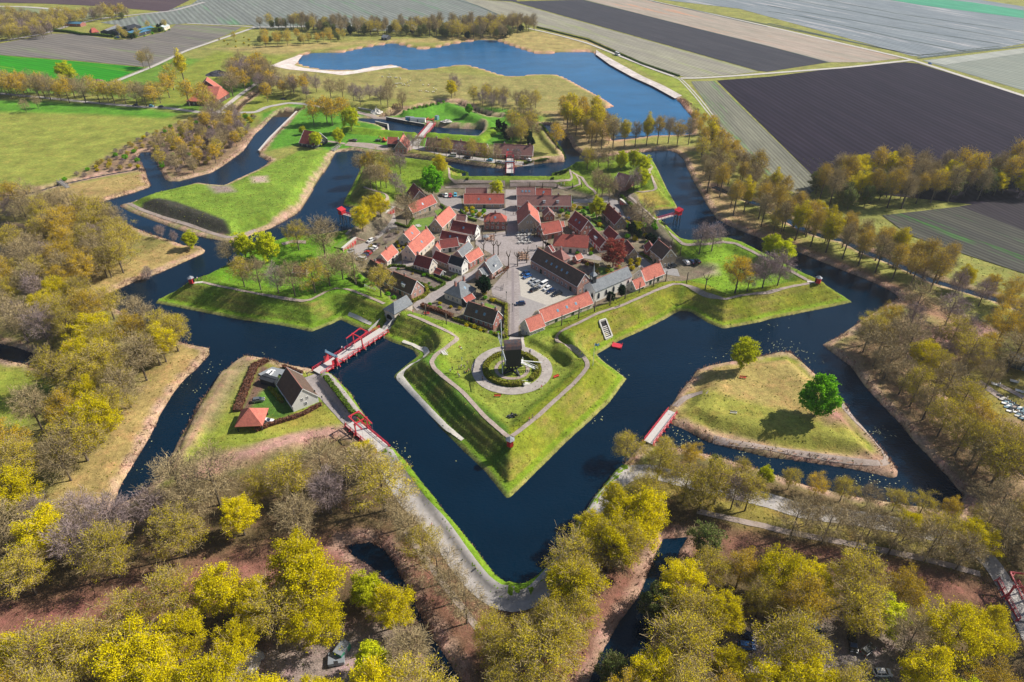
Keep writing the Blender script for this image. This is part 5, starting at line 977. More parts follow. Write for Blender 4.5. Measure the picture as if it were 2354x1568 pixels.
# concrete sally port in the south-east face
p_=G(Q("12 800,1395 860,1375 920,1530 860,1555")); b=MB(); c=p_.mean(0)
sp=empty('sally_port',(c[0],c[1],0),0,'pale concrete stairwell cut into the grassy south-east rampart face','stairwell'); q=p_-[c[0],c[1],0]
for i in range(4):
    a_,b_=q[i],q[(i+1)%4]; MB().bar((a_[0],a_[1],a_[2]+.2),(b_[0],b_[1],b_[2]+.2),.55,1.0).build('curb_wall',STONE,sp)
MB().add([tuple(x+np.array([0,0,.16])) for x in q],[(0,1,2,3)]).build('shaft',DARK,sp)
for i in range(6):
    t=.35+.6*i/6; a_=q[0]*(1-t)+q[3]*t; b_=q[1]*(1-t)+q[2]*t; MB().bar(a_*.8+b_*.2+np.array([0,0,.25]),a_*.2+b_*.8+np.array([0,0,.25]),.5,.12).build('step',STONE,sp)
# ------------------------------------------------------------ the post mill on the south bastion
BLK=mat('black tarred boards',(.010,.014,.022),.6,.25,3,kind='Object'); SAILW=mat('pale sail lattice',(.55,.58,.60),.7,.1)
mp=G(Q("V 1178,852"))[0]; mz=float(hz(*mp[:2])); ml=empty('windmill',(mp[0],mp[1],mz),R(8),'black wooden post mill with grey lattice sails on the near bastion','windmill')
b=MB(); n=8; zb,ze_,hw,hl=3.3,10.9,2.3,2.75
b.box(-hl,hl,-hw,hw,zb,ze_)
b.build('body',BLK,ml)
b=MB(); prof=[(-hw-.25,ze_-.1),(-hw*.86,ze_+.9),(-hw*.5,ze_+1.75),(0,ze_+2.15),(hw*.5,ze_+1.75),(hw*.86,ze_+.9),(hw+.25,ze_-.1)]
b.add([(-hl-.2,y,z) for y,z in prof]+[(hl+.2,y,z) for y,z in prof],[(i,i+1,8+i,7+i)[::1] if 0 else (i,7+i,8+i,i+1) for i in range(6)]+[tuple(range(7)),tuple(range(13,6,-1)),(0,6,13,7)])
b.build('roof',mat('lead and rust roof',(.035,.045,.06),.5,.2,.6,(.12,.06,.045),.8,kind='Object'),ml)
b=MB()
for a in range(4):
    c,s=math.cos(a*PI/2+.5),math.sin(a*PI/2+.5); b.bar((c*4.2,s*4.2,.3),(c*.5,s*.5,3.3),.42); b.bar((c*4.6,s*4.6,.2),(-c*4.6,-s*4.6,.2),.45,.4) if a<2 else None
b.bar((0,0,.3),(0,0,4),.7); b.build('trestle',BLK,ml)
for c_,s_ in ((4.3,0),(-4.3,0),(0,4.3),(0,-4.3)): 
    a=.5; x,y=c_*math.cos(a)-s_*math.sin(a),c_*math.sin(a)+s_*math.cos(a); MB().box(x-.4,x+.4,y-.4,y+.4,-.3,.15).build('pier',STONE,ml)
hub=(-hl-1.0,0,10.1); MB().tube([(-hl+.2,0,9.9),(-hl-1.4,0,10.2)],.28,8).build('windshaft',LEAD,ml)
for k,an in enumerate((78,168,258,348)):
    b=MB(); a=R(an); d=np.array([0,math.cos(a),math.sin(a)]); e=np.array([0,-math.sin(a),math.cos(a)]); h0=np.array(hub)
    b.bar(h0,h0+d*10.6,.28,.22); off=np.array([-.25,0,0])
    for t in np.linspace(2.0,10.4,22): p=h0+d*t; b.bar(p-e*.25,p+e*1.55+off*.3,.07,.07)
    for q in (-.22,.45,1.0,1.55): b.bar(h0+d*2.0+e*q,h0+d*10.4+e*q,.08,.07)
    b.build('sail',SAILW,ml)
b=MB(); S=np.array([hl,-.4,zb+.4]); E_=np.array([hl+6.2,-1.2,.4])
for sy in (-.55,.55): b.bar(S+[0,sy,0],E_+[0,sy,0],.12,.3); b.bar(S+[0,sy,1.0],E_+[0,sy,1.0],.08,.08)
for t in np.linspace(.04,.97,13): p=S+(E_-S)*t; b.bar(p+[0,-.55,0],p+[0,.55,0],.3,.06); 
for t in (.1,.4,.7,.95): 
    p=S+(E_-S)*t
    for sy in (-.55,.55): b.bar(p+[0,sy,0],p+[0,sy,1.0],.07)
b.build('stair',WHITE,ml); MB().box(hl,hl+1.1,-1.3,1.3,zb+.25,zb+.4).bar((hl+1,-1.3,zb+.4),(hl+1,-1.3,zb+1.4),.08).bar((hl+1,1.3,zb+.4),(hl+1,1.3,zb+1.4),.08).bar((hl+1,-1.3,zb+1.4),(hl+1,1.3,zb+1.4),.08).build('porch',WHITE,ml)
MB().bar((hl-.5,.9,zb+.3),(hl+8.2,1.6,1.3),.25).build('tail_pole',WHITE,ml)
# ------------------------------------------------------------ hedges (clipped, leafy)
HM={'green':leafmat('hedge leaves',(.16,.26,.02),(.08,.15,.015),.2),'gold':leafmat('golden hedge leaves',(.34,.36,.03),(.20,.21,.02),.2),'brown':leafmat('brown beech hedge',(.26,.12,.07),(.17,.075,.05),.2)}
HB={'green':mat('hedge inside',(.06,.09,.012),1,.3),'gold':mat('gold hedge inside',(.12,.11,.015),1,.3),'brown':mat('brown hedge inside',(.11,.055,.035),1,.3)}
def hedge(pts,w,h,kind,label,closed=False,group=None,z=None):
    P=[np.array(p[:2],float) for p in pts]; 
    c=P[len(P)//2]; z0=float(hz(*c)) if z is None else z; root=MB(); lv=[]
    segs=list(zip(P[:-1],P[1:]))+([(P[-1],P[0])] if closed else [])
    for a,b in segs:
        L=float(np.linalg.norm(b-a)); 
        if L<.05: continue
        u=(b-a)/L; nn=np.array([-u[1],u[0]]); za=float(hz(*a)); zb_=float(hz(*b))
        m_=MB(); A=(a[0]-c[0],a[1]-c[1],za-z0+h/2-.05); B=(b[0]-c[0],b[1]-c[1],zb_-z0+h/2-.05); root.bar(A,B,w*.86,h*.92)
        k=int(L*(w+2*h)*9)+3; t=rng.uniform(0,1,k); s=rng.uniform(0,w+2*h,k); 
        off=np.where(s<h,-w/2,np.where(s<h+w,s-h-w/2,w/2)); hh=np.where(s<h,s,np.where(s<h+w,h,w+2*h-s))
        pos=np.stack([a[0]+(b[0]-a[0])*t+nn[0]*off-c[0],a[1]+(b[1]-a[1])*t+nn[1]*off-c[1],za+(zb_-za)*t-z0+hh],1)+rng.normal(0,.05,(k,3)); lv.append(pos)
    o=root.build('hedge',HB[kind],loc=(c[0],c[1],z0)); tag(o,label,'hedge',group)
    pos=np.concatenate(lv); k=len(pos); nr=rng.normal(0,1,(k,3)); nr/=np.linalg.norm(nr,axis=1)[:,None]; u=np.cross(nr,rng.normal(0,1,(k,3))); u/=np.linalg.norm(u,axis=1)[:,None]; v_=np.cross(nr,u); q=rng.uniform(.10,.24,(k,1))
    V=np.stack([pos-u*q-v_*q,pos+u*q-v_*q,pos+u*q+v_*q,pos-u*q+v_*q],1).reshape(-1,3); F=np.arange(4*k).reshape(-1,4)
    me=bpy.data.meshes.new('foliage'); me.vertices.add(4*k); me.vertices.foreach_set('co',V.ravel().astype(np.float32)); me.loops.add(4*k); me.loops.foreach_set('vertex_index',F.ravel().astype(np.int32)); me.polygons.add(k); me.polygons.foreach_set('loop_start',(np.arange(k)*4).astype(np.int32)); me.update(calc_edges=True); me.materials.append(HM[kind]); link('foliage',me,o); return o
arc=lambda r,a0,a1,n=30:[(MC[0]+r*math.cos(R(a)),MC[1]+r*math.sin(R(a))) for a in np.linspace(a0,a1,n)]
hedge(arc(9.3,-44,296,56),1.7,1.3,'gold','round clipped hedge ring encircling the post mill')
HEDGES=[("11 1380,905 1560,960 1740,1045",.9,1.1,'green','hedge along the upper side of the large western kitchen garden'),("11 1740,1045 1645,1105 1490,1035",.9,1.0,'green','hedge along the lower side of the large western kitchen garden'),
("11 1215,900 1250,880 1380,890",.8,1.0,'green','short hedge beside the western lane bend'),("11 1660,970 1790,1015 1850,965",.8,1.2,'green','hedge around the lawn of the white arched-window house'),
("11 1520,1250 1700,1310 1810,1355",1.5,1.6,'brown','tall brown hedge left of the farmhouse garden'),("11 1820,1370 1960,1420 2120,1490",1.1,1.2,'gold','gold-topped hedge along the southern cottage path'),
("11 2180,1510 2290,1540",1.0,1.2,'gold','short gold hedge at the corner of the southern cottage garden'),("11 2300,1240 2298,1540",.9,1.3,'gold','straight hedge beside the south gate street'),("11 2150,1190 2290,1245",.9,1.2,'gold','hedge behind the southern cottage'),
("11 850,985 1000,1070",.9,1.2,'green','hedge behind the long brown-roofed row'),("11 1440,1210 1540,1170 1585,1130 1560,1060",1.1,1.3,'gold','hedge at the pink gable beside the gatehouse'),("11 1280,490 1400,530 1450,450",.8,1.0,'green','hedge around the west lawn with the white chairs'),
("11 1700,320 1745,360 1700,410",.8,1.2,'green','curved hedge by the coral barn house'),("11 1880,370 1960,450 2030,470",.8,1.1,'green','hedge around the walled garden beside the north street'),("11 2170,1000 2290,930 2320,900",.8,1.2,'brown','low brown hedge right of the pink brick house'),
("12 620,830 730,870 780,880",1,1.2,'brown','brown hedge behind the long barracks garden'),("12 600,345 700,350 730,400",.9,1.1,'green','hedge in the north-east garden'),("12 1180,770 1290,830",.9,1.0,'green','hedge left of the two-storey brown-roofed house'),
("12 740,460 850,530",.8,1.0,'green','hedge in the garden before the long red barracks'),
("21 0,830 150,770 300,725 430,680 600,590",1.1,1.3,'brown','long brown hedge on the south side of the island farm'),("20 2180,650 2300,340 2352,220 21 0,230 100,180",2.6,1.1,'brown','wide brown hedge bank on the north side of the island farm'),("21 130,440 245,570",1.1,1.3,'gold','short golden hedge on the island farm lawn'),("21 250,240 430,300",.9,1.2,'brown','brown hedge between the island yard and the water'),
("21 640,330 760,490 880,650 1010,745",1.5,1.0,'green','clipped hedge strip between the island road and the moat'),
("02 110,1510 300,1480 490,1462",1.0,1.2,'green','hedge between the street and the northern moat'),("02 490,1462 440,1370 300,1190 250,1150",1.2,1.3,'green','dark hedge along the narrow eastern arm of the ravelin'),
("12 1000,240 1110,340",1.2,1.3,'green','hedge on top of the eastern casemates'),("11 1790,-5 1940,10 1945,90",1.1,1.4,'green','square clipped hedge at the western corner of the north curtain'),("12 375,85 380,30 520,5",1.1,1.3,'green','triangular clipped hedge at the eastern corner of the north curtain'),
("00 500,290 640,300 760,325 900,330 1050,345",2.5,2.4,'green','dark hedge along the far farmyard'),("00 1130,350 1230,350 1330,310 1500,290",3.5,4.5,'green','tall dark hedge before the blue-roofed shed'),
("02 230,255 700,372 1200,592 1540,705",1.6,1.2,'green','long low green hedge between lake road and the ribbed field')]
for s,wd,h_,k,lb in HEDGES: hedge(G(Q(s)),wd,h_,k,lb)
# ------------------------------------------------------------ red timber bridges
DECK=mat('grey deck planks',(.50,.48,.46),.85,.12,2,kind='Object'); RED=mat('red painted timber',(.56,.035,.055),.45,.10,1.5,kind='Object')
def bridge(a,b,zd,w,label,portal=None,beamdir=1,tower=None,rails=True,step=2.6,pile=1.8,name='drawbridge',cat='bridge',ph=4.6,bl=3.6):
    A=un(Q(a),zd)[0];B=un(Q(b),zd)[0]; L=float(np.linalg.norm(B-A)); u=(B-A)/L; rz=math.atan2(u[1],u[0])
    r=empty(name,(A[0],A[1],zd),rz,label,cat)
    MB().box(0,L,-w/2,w/2,-.22,0).build('deck',DECK,r); MB().box(0,L,-w/2-.12,-w/2,-.45,-.02).box(0,L,w/2,w/2+.12,-.45,-.02).build('edge_beam',RED,r)
    pl=MB(); k=max(2,int(L/4.5))
    for i in range(k):
        x=L*(i+.5)/k; pl.bar((x,-w/2-.3,-.5),(x,w/2+.3,-.5),.3)
        for y in (-w/2,0,w/2): pl.bar((x,y,-.5),(x,y,-zd-pile),.28)
    pl.build('pile',WOOD,r)
    if rails:
        k=max(3,int(L/step)); skip=[] 
        for sy in (-1,1):
            y=sy*(w/2+.05); rb=MB(); px_=portal*L if portal else -9; tx=tower*L if tower else -9
            xs=[L*i/k for i in range(k+1)]
            for x in xs:
                if abs(x-tx)<.8: continue
                rb.bar((x,y,-.3),(x,y,1.15),.16); rb.bar((x,y+sy*.75,-.35),(x,y,.75),.12); rb.bar((x,y,-.35),(x,y+sy*.8,-.35),.14)
            rb.bar((0,y,1.15),(L,y,1.15),.14,.12).bar((0,y,.62),(L,y,.62),.09,.1); rb.build('railing',RED,r)
    if portal:
        x=portal*L; pb=MB()
        for sy in (-1,1): pb.bar((x,sy*(w/2+.15),-.4),(x,sy*(w/2+.15),ph),.36); pb.bar((x-beamdir*1.6*0,sy*(w/2+1.3),-.3),(x,sy*(w/2+.15),2.2),.22); pb.bar((x,sy*(w/2+.15),ph-1.1),(x,sy*(w/2-.9),ph-.1),.18)
        pb.bar((x,-w/2-.5,ph),(x,w/2+.5,ph),.34); pb.build('portal',RED,r)
        bb=MB(); tilt=.35
        for sy in (-1,1): y=sy*(w/2-.2); bb.bar((x-beamdir*bl,y,ph+.3-tilt),(x+beamdir*bl,y,ph+.3+tilt),.30,.32); bb.bar((x+beamdir*(bl-1.2),y,ph+.3+tilt*.7),(x+beamdir*(bl-.1),y-sy*1.1,ph+.3+tilt),.16)
        bb.bar((x+beamdir*bl,-w/2+.05,ph+.3+tilt),(x+beamdir*bl,w/2-.05,ph+.3+tilt),.34); bb.build('balance_beam',RED,r)
        cb=MB()
        for sy in (-1,1): cb.bar((x-beamdir*(bl-.1),sy*(w/2-.2),ph-.1),(x-beamdir*(bl-.1),sy*(w/2-.2),.1),.05)
        cb.build('chain',LEAD,r)
    if tower:
        x=tower*L; tb=MB().box(x-.35,x+.35,-w/2-.55,-w/2+.1,-.4,3.6).box(x-.35,x+.35,w/2-.1,w/2+.55,-.4,3.6).box(x-.3,x+.3,-w/2+.1,w/2-.1,3.0,3.6)
        for sy in (-1,1): tb.bar((x+.3,sy*(w/2+.3),2.6),(x+3.2,sy*(w/2+.3),-.2),.25); tb.bar((x,sy*(w/2+.4),2.2),(x,sy*(w/2+1.9),-.3),.25)
        tb.build('gate_tower',RED,r); MB().box(x-.55,x+.55,-w/2-.8,w/2+.8,3.6,3.8).box(x-.3,x+.3,-w/2-.8,-w/2-.55,3.8,4.4).box(x-.3,x+.3,w/2+.55,w/2+.8,3.8,4.4).build('cap',mat('blue-grey lead cap',(.12,.20,.28),.5,.1),r)
        for sy in (-1,1): MB().box(x-1.9,x-.35,sy*(w/2-.08)-.06,sy*(w/2-.08)+.06,.1,2.7).build('gate_leaf',RED,r)
    return r
bridge("21 560,285","11 1175,1462",1.9,4.4,'long red drawbridge with gate tower leading to the south-west gatehouse',.60,1,.22)
bridge("21 875,745","21 1165,990",1.9,4.2,'short red drawbridge from the island to the southern moat road',.36,-1,None)
bridge("22 1255,930","22 1475,645",1.5,3.0,'narrow red-railed footbridge to the eastern ravelin without lifting frame',None,name='footbridge')
bridge("01 2335,1590","01 2335,1455",2.0,4.2,'red drawbridge in the axis of the north gate',.72,1,.35)
bridge("01 1515,1262","01 1625,1130",2.2,4.4,'pale red bridge with tall portal from the row houses to the building site',.80,-1,None)
bridge("33 2200,640","33 2400,1010",1.9,4.4,'dark red drawbridge at the lower right edge',.45,-1,None)
fb=bridge("10 540,95","10 625,155",1.5,1.6,'small weathered plank footbridge over the narrow western ditch',None,rails=True,name='footbridge'); 
for ch_ in fb.children:
    for i,s_ in enumerate(ch_.data.materials): ch_.data.materials[i]=WOOD
fb=bridge("01 705,1385","01 770,1340",1.3,1.6,'small grey plank footbridge at the black barn path',None,name='footbridge')
for ch_ in fb.children:
    for i,s_ in enumerate(ch_.data.materials): ch_.data.materials[i]=WOOD
# ------------------------------------------------------------ latrines on stilts, sentry boxes
def latrine(a,b,label):
    A=un(Q(a),5.4)[0];B=un(Q(b),5.4)[0]; L=float(np.linalg.norm(B-A)); u=(B-A)/L; r=empty('latrine',(A[0],A[1],0),math.atan2(u[1],u[0]),label,'latrine')
    MB().box(0,L,-.8,.8,5.2,5.35).build('walkway',DECK,r); rb=MB()
    for sy in (-1,1): rb.bar((0,sy*.8,6.4),(L,sy*.8,6.4),.1).bar((0,sy*.8,5.9),(L,sy*.8,5.9),.1); [rb.bar((L*i/6,sy*.8,5.2),(L*i/6,sy*.8,6.4),.1) for i in range(7)]
    rb.build('railing',REDP,r); MB().box(L-.2,L+2.2,-1.5,1.5,5.1,7.2).build('cabin',REDP,r); MB().add([(L-.5,-1.8,7.15),(L+2.5,-1.8,7.15),(L+2.5,1.8,7.15),(L-.5,1.8,7.15),(L-.5,-1.8,7.3),(L+2.5,-1.8,8.3),(L+2.5,1.8,8.3),(L-.5,1.8,7.3)],[(3,2,1,0),(4,5,6,7),(0,1,5,4),(1,2,6,5),(2,3,7,6),(3,0,4,7)]).build('roof',REDP,r)
    sb=MB()
    for x in (L*.35,L+.1,L+1.9):
        for sy in (-1,1): sb.bar((x-.3,sy*1.5,-1.5),(x,sy*.9,5.1),.28)
        sb.bar((x,-1.3,2.4),(x,1.3,2.4),.18); sb.bar((x,-1.4,1.0),(x,1.1,4.4),.14)
    sb.build('stilt',WM['tar'],r)
latrine("11 905,425","11 805,395",'red latrine on stilts over the moat on the west side'); latrine("12 1335,450","12 1515,400",'red latrine on stilts over the moat on the east side')
def sentry(s,rz,label):
    p=G(Q(s))[0]; z=float(hz(p[0],p[1])); r=empty('sentry_box',(p[0],p[1],z),rz,label,'sentry box'); hx=[(1.15*math.cos(i*PI/3),1.15*math.sin(i*PI/3)) for i in range(6)]
    MB().prism(hx,.2,2.6).build('body',REDP,r); b=MB(); b.add([(x*1.3,y*1.3,2.6) for x,y in hx]+[(0,0,3.6)],[(i,(i+1)%6,6) for i in range(6)]+[(5,4,3,2,1,0)]); b.build('roof',LEAD,r)
    MB().box(-.5,.5,-.55,.55,.6,2.1).build('opening',DARK,r).location=(-.72,0,0); MB().box(-4.2,0,-.7,.7,.0,.18).build('gangway',STONE,r); b=MB()
    for x,y in hx[::2]: b.bar((x,y,.2),(x*.8,y*.8,-3.2),.18)
    b.build('strut',WM['tar'],r)
sentry("21 2337,960",R(-90),'red sentry box at the tip of the near bastion'); sentry("10 1765,1035",R(180+10),'red sentry box at the tip of the south-west bastion'); sentry("13 455,1035",R(-14),'dark red sentry box at the tip of the south-east bastion'); sentry("02 1225,1478",R(50),'red sentry box at the tip of the north-east bastion')
# ------------------------------------------------------------ cars
CP={n_:mat('car paint '+n_,c,.25,.03,spec=.8,metal=mt) for n_,c,mt in (('white',(.80,.80,.80),0),('silver',(.55,.57,.58),.3),('black',(.012,.014,.018),0),('navy',(.01,.03,.09),0),('blue',(.02,.12,.38),0),('red',(.45,.02,.03),0),('grey',(.18,.19,.20),.3),('skyblue',(.10,.42,.60),0))}
TYRE=mat('tyre rubber',(.015,.015,.016),.9,0); LAMPW=mat('headlight lens',(.7,.72,.75),.15,0); LAMPR=mat('tail light lens',(.4,.01,.01),.2,0)
_c={}
def car_parts(kind):
    if kind in _c: return _c[kind]
    L,W,prof,roof=({'hatch':(4.1,1.75,[(-2.02,.35),(-2.05,.75),(-1.95,.98),(1.0,.98),(1.85,.80),(2.05,.60),(2.05,.32)],[(-1.85,.97),(-1.45,1.45),(.35,1.48),(1.15,.97)]),
      'estate':(4.7,1.82,[(-2.33,.35),(-2.36,.8),(-2.28,1.0),(1.15,1.0),(2.15,.82),(2.36,.6),(2.36,.32)],[(-2.2,.98),(-1.95,1.48),(.35,1.5),(1.35,.98)]),
      'van':(5.1,1.95,[(-2.53,.4),(-2.56,1.1),(-2.5,1.2),(1.5,1.2),(2.3,.98),(2.55,.7),(2.55,.35)],[(-2.5,1.18),(-2.42,2.0),(.9,2.02),(1.7,1.18)]),
      'camper':(6.4,2.2,[(-3.2,.45),(-3.22,1.6),(-3.2,1.7),(2.3,1.7),(2.9,1.2),(3.2,.8),(3.2,.4)],[(-3.2,1.68),(-3.15,2.85),(2.4,2.85),(2.7,1.68)])}[kind])
    b=MB(); n=len(prof); w=W/2
    secs=[(-w,.0),(-w+.06,.06),(w-.06,.06),(w,.0)]
    def sect(y,g): return [(x*(1-g*.2),y,z+(g*.3 if z>.5 else 0)) for x,z in prof]
    vs=sect(-w,0)+sect(-w+.12,.1)+sect(w-.12,.1)+sect(w,0); fs=[]
    for s in range(3):
        for i in range(n): fs.append((s*n+i,s*n+(i+1)%n,(s+1)*n+(i+1)%n,(s+1)*n+i))
    fs+= [tuple(range(n-1,-1,-1)),tuple(range(3*n,4*n))]; b.add(vs,fs); body=b
    (x0,z0),(x1,z1),(x2,z2),(x3,z3)=roof; yw=w-.08; yr=w-.26
    g=MB().add([(x0,-yw,z0),(x3,-yw,z3),(x3,yw,z3),(x0,yw,z0),(x1,-yr,z1),(x2,-yr,z2),(x2,yr,z2),(x1,yr,z1)],[(0,1,5,4),(1,2,6,5),(2,3,7,6),(3,0,4,7),(4,5,6,7)])
    body.add([(x1-.05,-yr-.03,z1+.01),(x2+.05,-yr-.03,z2+.01),(x2+.05,yr+.03,z2+.01),(x1-.05,yr+.03,z1+.01),(x1-.05,-yr-.03,z1+.05),(x2+.05,-yr-.03,z2+.05),(x2+.05,yr+.03,z2+.05),(x1-.05,yr+.03,z1+.05)],[(0,3,2,1),(4,5,6,7),(0,1,5,4),(1,2,6,5),(2,3,7,6),(3,0,4,7)])
    for sy in (-1,1):
        for t in (0,.42,.98): body.bar((x0+(x3-x0)*(.02+t*.96),sy*(yw+.01),z0),(x1+(x2-x1)*t,sy*(yr+.02),z1),.09,.05)
    wh=MB(); rr=.34 if kind!='camper' else .4
    wh.add([(rr*math.cos(i*PI/6),-.12,rr*math.sin(i*PI/6)) for i in range(12)]+[(rr*math.cos(i*PI/6),.12,rr*math.sin(i*PI/6)) for i in range(12)],[tuple(range(12)),tuple(range(23,11,-1))]+[(i,(i+1)%12,12+(i+1)%12,12+i) for i in range(12)])
    hb=MB().add([(rr*.6*math.cos(i*PI/4),-.14,rr*.6*math.sin(i*PI/4)) for i in range(8)],[tuple(range(8))]).add([(rr*.6*math.cos(i*PI/4),.14,rr*.6*math.sin(i*PI/4)) for i in range(8)],[tuple(range(7,-1,-1))])
    hl=MB().box(-.06,.06,-.22,.22,-.09,.09)
    _c[kind]=(L,W,prof,body,g.mesh('window',GLASS),wh.mesh('tyre',TYRE),hb.mesh('rim',CP['silver']),hl.mesh('headlight',LAMPW),hl.mesh('tail_light',LAMPR)); return _c[kind]
_cb={}
def car(s,head,col,kind,label,group=None,z=None,cat='car',p=None):
    """head = a second place of the photograph the car points to"""
    L,W,prof,body,gm,wm,hm,lm,tm=car_parts(kind); 
    if p is None: p=G(Q(s))[0]; q=G(Q(head))[0]; d=q-p; rz=math.atan2(d[1],d[0])
    else: rz=head
    z=float(hz(*p[:2]))+.12 if z is None else z; r=empty('parked_car' if kind!='camper' else 'motorhome',(p[0],p[1],z),rz,label,cat,group)
    k=(kind,col)
    if k not in _cb: _cb[k]=body.mesh('body',CP[col])
    link('body',_cb[k],r); link('window',gm,r)
    for x in (-L*.31,L*.31):
        for y in (-W/2+.1,W/2-.1): o=link('wheel',wm,r,(x,y,.33)); link('rim',hm,o)
    for y in (-W*.34,W*.34): link('headlight',lm,r,(L/2-.02,y,.66)); link('tail_light',tm,r,(-L/2+.03,y,.8))
    return r
CARS=[("12 120,955","12 90,968",'navy','hatch','navy car at the upper end of the car park row'),("12 138,985","12 108,998",'blue','hatch','bright blue car second in the car park row'),("12 188,1030","12 156,1045",'silver','hatch','silver hatchback third in the car park row'),
("12 222,1050","12 186,1065",'silver','estate','silver estate car between the hatchback and the white van'),("12 287,1062","12 245,1085",'white','van','white van in the car park'),("12 203,1108","12 235,1095",'black','hatch','black car below the white van'),("12 322,1095","12 290,1110",'white','hatch','white car right of the white van'),
("12 357,1120","12 322,1135",'navy','hatch','dark car right of the white car in the car park'),("12 412,1145","12 370,1160",'black','estate','black estate car at the lower end of the car park row'),("12 78,1235","12 45,1237",'navy','hatch','dark blue car alone on the south street'),
("12 1602,855","12 1580,830",'white','estate','white estate car on the south-east bastion grass'),("12 1650,850","12 1630,832",'navy','hatch','dark car between the white and black cars on the grass'),("12 1697,846","12 1675,830",'black','hatch','black car furthest right on the bastion grass'),("12 1473,893","12 1438,900",'black','hatch','black car at the brown-roofed two-storey house'),("12 1066,455","12 1050,440",'navy','hatch','dark blue car behind the long red barracks'),
("11 872,752","11 840,748",'silver','hatch','silver car parked before the red casemate doors'),("11 1055,655","11 1035,665",'white','hatch','white car at the top of the western car row'),("11 1095,698","11 1070,690",'black','hatch','black car in the western car row'),("11 1080,720","11 1050,712",'white','estate','white estate in the western car row'),("11 1055,740","11 1020,730",'silver','estate','silver estate in the western car row'),
("11 1030,767","11 1000,757",'red','hatch','red car in the western car row'),("11 1003,790","11 970,782",'navy','hatch','navy car in the western car row'),("11 985,810","11 945,800",'grey','hatch','grey car in the western car row'),("11 965,830","11 925,822",'white','van','white van at the lower end of the western car row'),
("11 1750,240","11 1750,260",'white','hatch','white car behind the north-west houses'),("11 1787,242","11 1787,260",'red','hatch','red car behind the north-west houses'),("11 1833,236","11 1833,255",'skyblue','hatch','light blue car behind the north-west houses'),("11 1710,235","11 1690,225",'grey','hatch','dark grey car behind the north-west houses'),
("21 98,748","21 150,752",'white','estate','white estate car beside the red pyramid-roofed shelter'),("21 132,305","21 155,285",'white','hatch','white car in the yard above the island farmhouse'),("21 25,555","21 60,550",'grey','hatch','dark vehicle on the island farm lawn'),
("01 1655,1388","01 1630,1385",'white','hatch','white car in front of the row houses left end'),("01 1810,1440","01 1770,1437",'white','van','white van in the row house street'),("01 1940,1457","01 1900,1453",'black','estate','black estate in the row house street'),("01 2150,1483","01 2125,1480",'skyblue','hatch','light blue car in the row house street'),("01 2232,1502","01 2210,1498",'silver','hatch','silver car at the right end of the row house street'),("01 900,1300","01 865,1297",'grey','estate','grey car beside the northern yard'),("02 155,1480","02 130,1480",'white','hatch','white car by the right-hand terrace'),
("00 1245,975","00 1215,985",'navy','hatch','dark car on the western road'),("00 1395,985","00 1420,990",'skyblue','hatch','light blue car on the western road'),("00 1480,990","00 1460,988",'navy','hatch','navy car near the inn on the western road'),("00 1078,355","00 1060,355",'blue','van','blue van at the far farmyard'),
("03 1487,593","03 1500,598",'blue','hatch','blue car on the far field road'),("33 440,1110","33 470,1170",'white','estate','white car in the wooded car park, more visible one'),("33 355,1110","33 365,1160",'silver','hatch','silver car left of the white one in the wooded car park'),("33 770,1230","33 780,1290",'black','estate','black car in the wooded car park'),("33 20,1110","33 30,1160",'black','hatch','black car at the left of the wooded car park'),("33 910,1290","33 960,1250",'grey','hatch','grey jeep at the edge of the wooded car park'),
("32 2160,1160","32 2220,1190",'navy','hatch','dark car under the trees at the wooded car park'),("32 2150,1250","32 2220,1260",'blue','hatch','blue car under the trees at the wooded car park'),("33 1040,1500","33 1110,1500",'white','hatch','white car at the bottom edge under a tree')]
for s,hd,col,kd,lb in CARS: car(s,hd,col,kd,lb,group=None,cat='van' if kd=='van' else 'car')
car("02 968,510","02 1000,520",'white','camper','white motorhome parked on the lake road',cat='motorhome')
# ------------------------------------------------------------ people, built as one skinned figure, and sheep
SKIN=mat('skin',(.50,.30,.22),.6,.05,kind='Object'); HAIR=mat('hair',(.06,.04,.03),.8,.1,kind='Object')
CL={n_:mat('cloth '+n_,c,.9,.1,3,kind='Object') for n_,c in (('red',(.55,.03,.04)),('blue',(.05,.15,.40)),('white',(.75,.75,.75)),('dark',(.03,.035,.05)),('grey',(.25,.25,.27)),('jeans',(.05,.08,.16)),('teal',(.05,.30,.35)),('pink',(.6,.22,.30)))}
def skin(name,vs,es,rs,m,sub=1):
    me=bpy.data.meshes.new(name); me.from_pydata(vs,es,[]); o=bpy.data.objects.new(name,me); COL.objects.link(o); md=o.modifiers.new('s','SKIN')
    for i,rr in enumerate(rs): me.skin_vertices[0].data[i].radius=(rr,rr) if not hasattr(rr,'__len__') else rr
    me.skin_vertices[0].data[0].use_root=True; sb=o.modifiers.new('u','SUBSURF'); sb.levels=sub; sb.render_levels=sub
    dg=bpy.context.evaluated_depsgraph_get(); out=bpy.data.meshes.new_from_object(o.evaluated_get(dg)); bpy.data.objects.remove(o); out.materials.clear(); out.materials.append(m); out.name=name; out.polygons.foreach_set('use_smooth',[True]*len(out.polygons)); return out
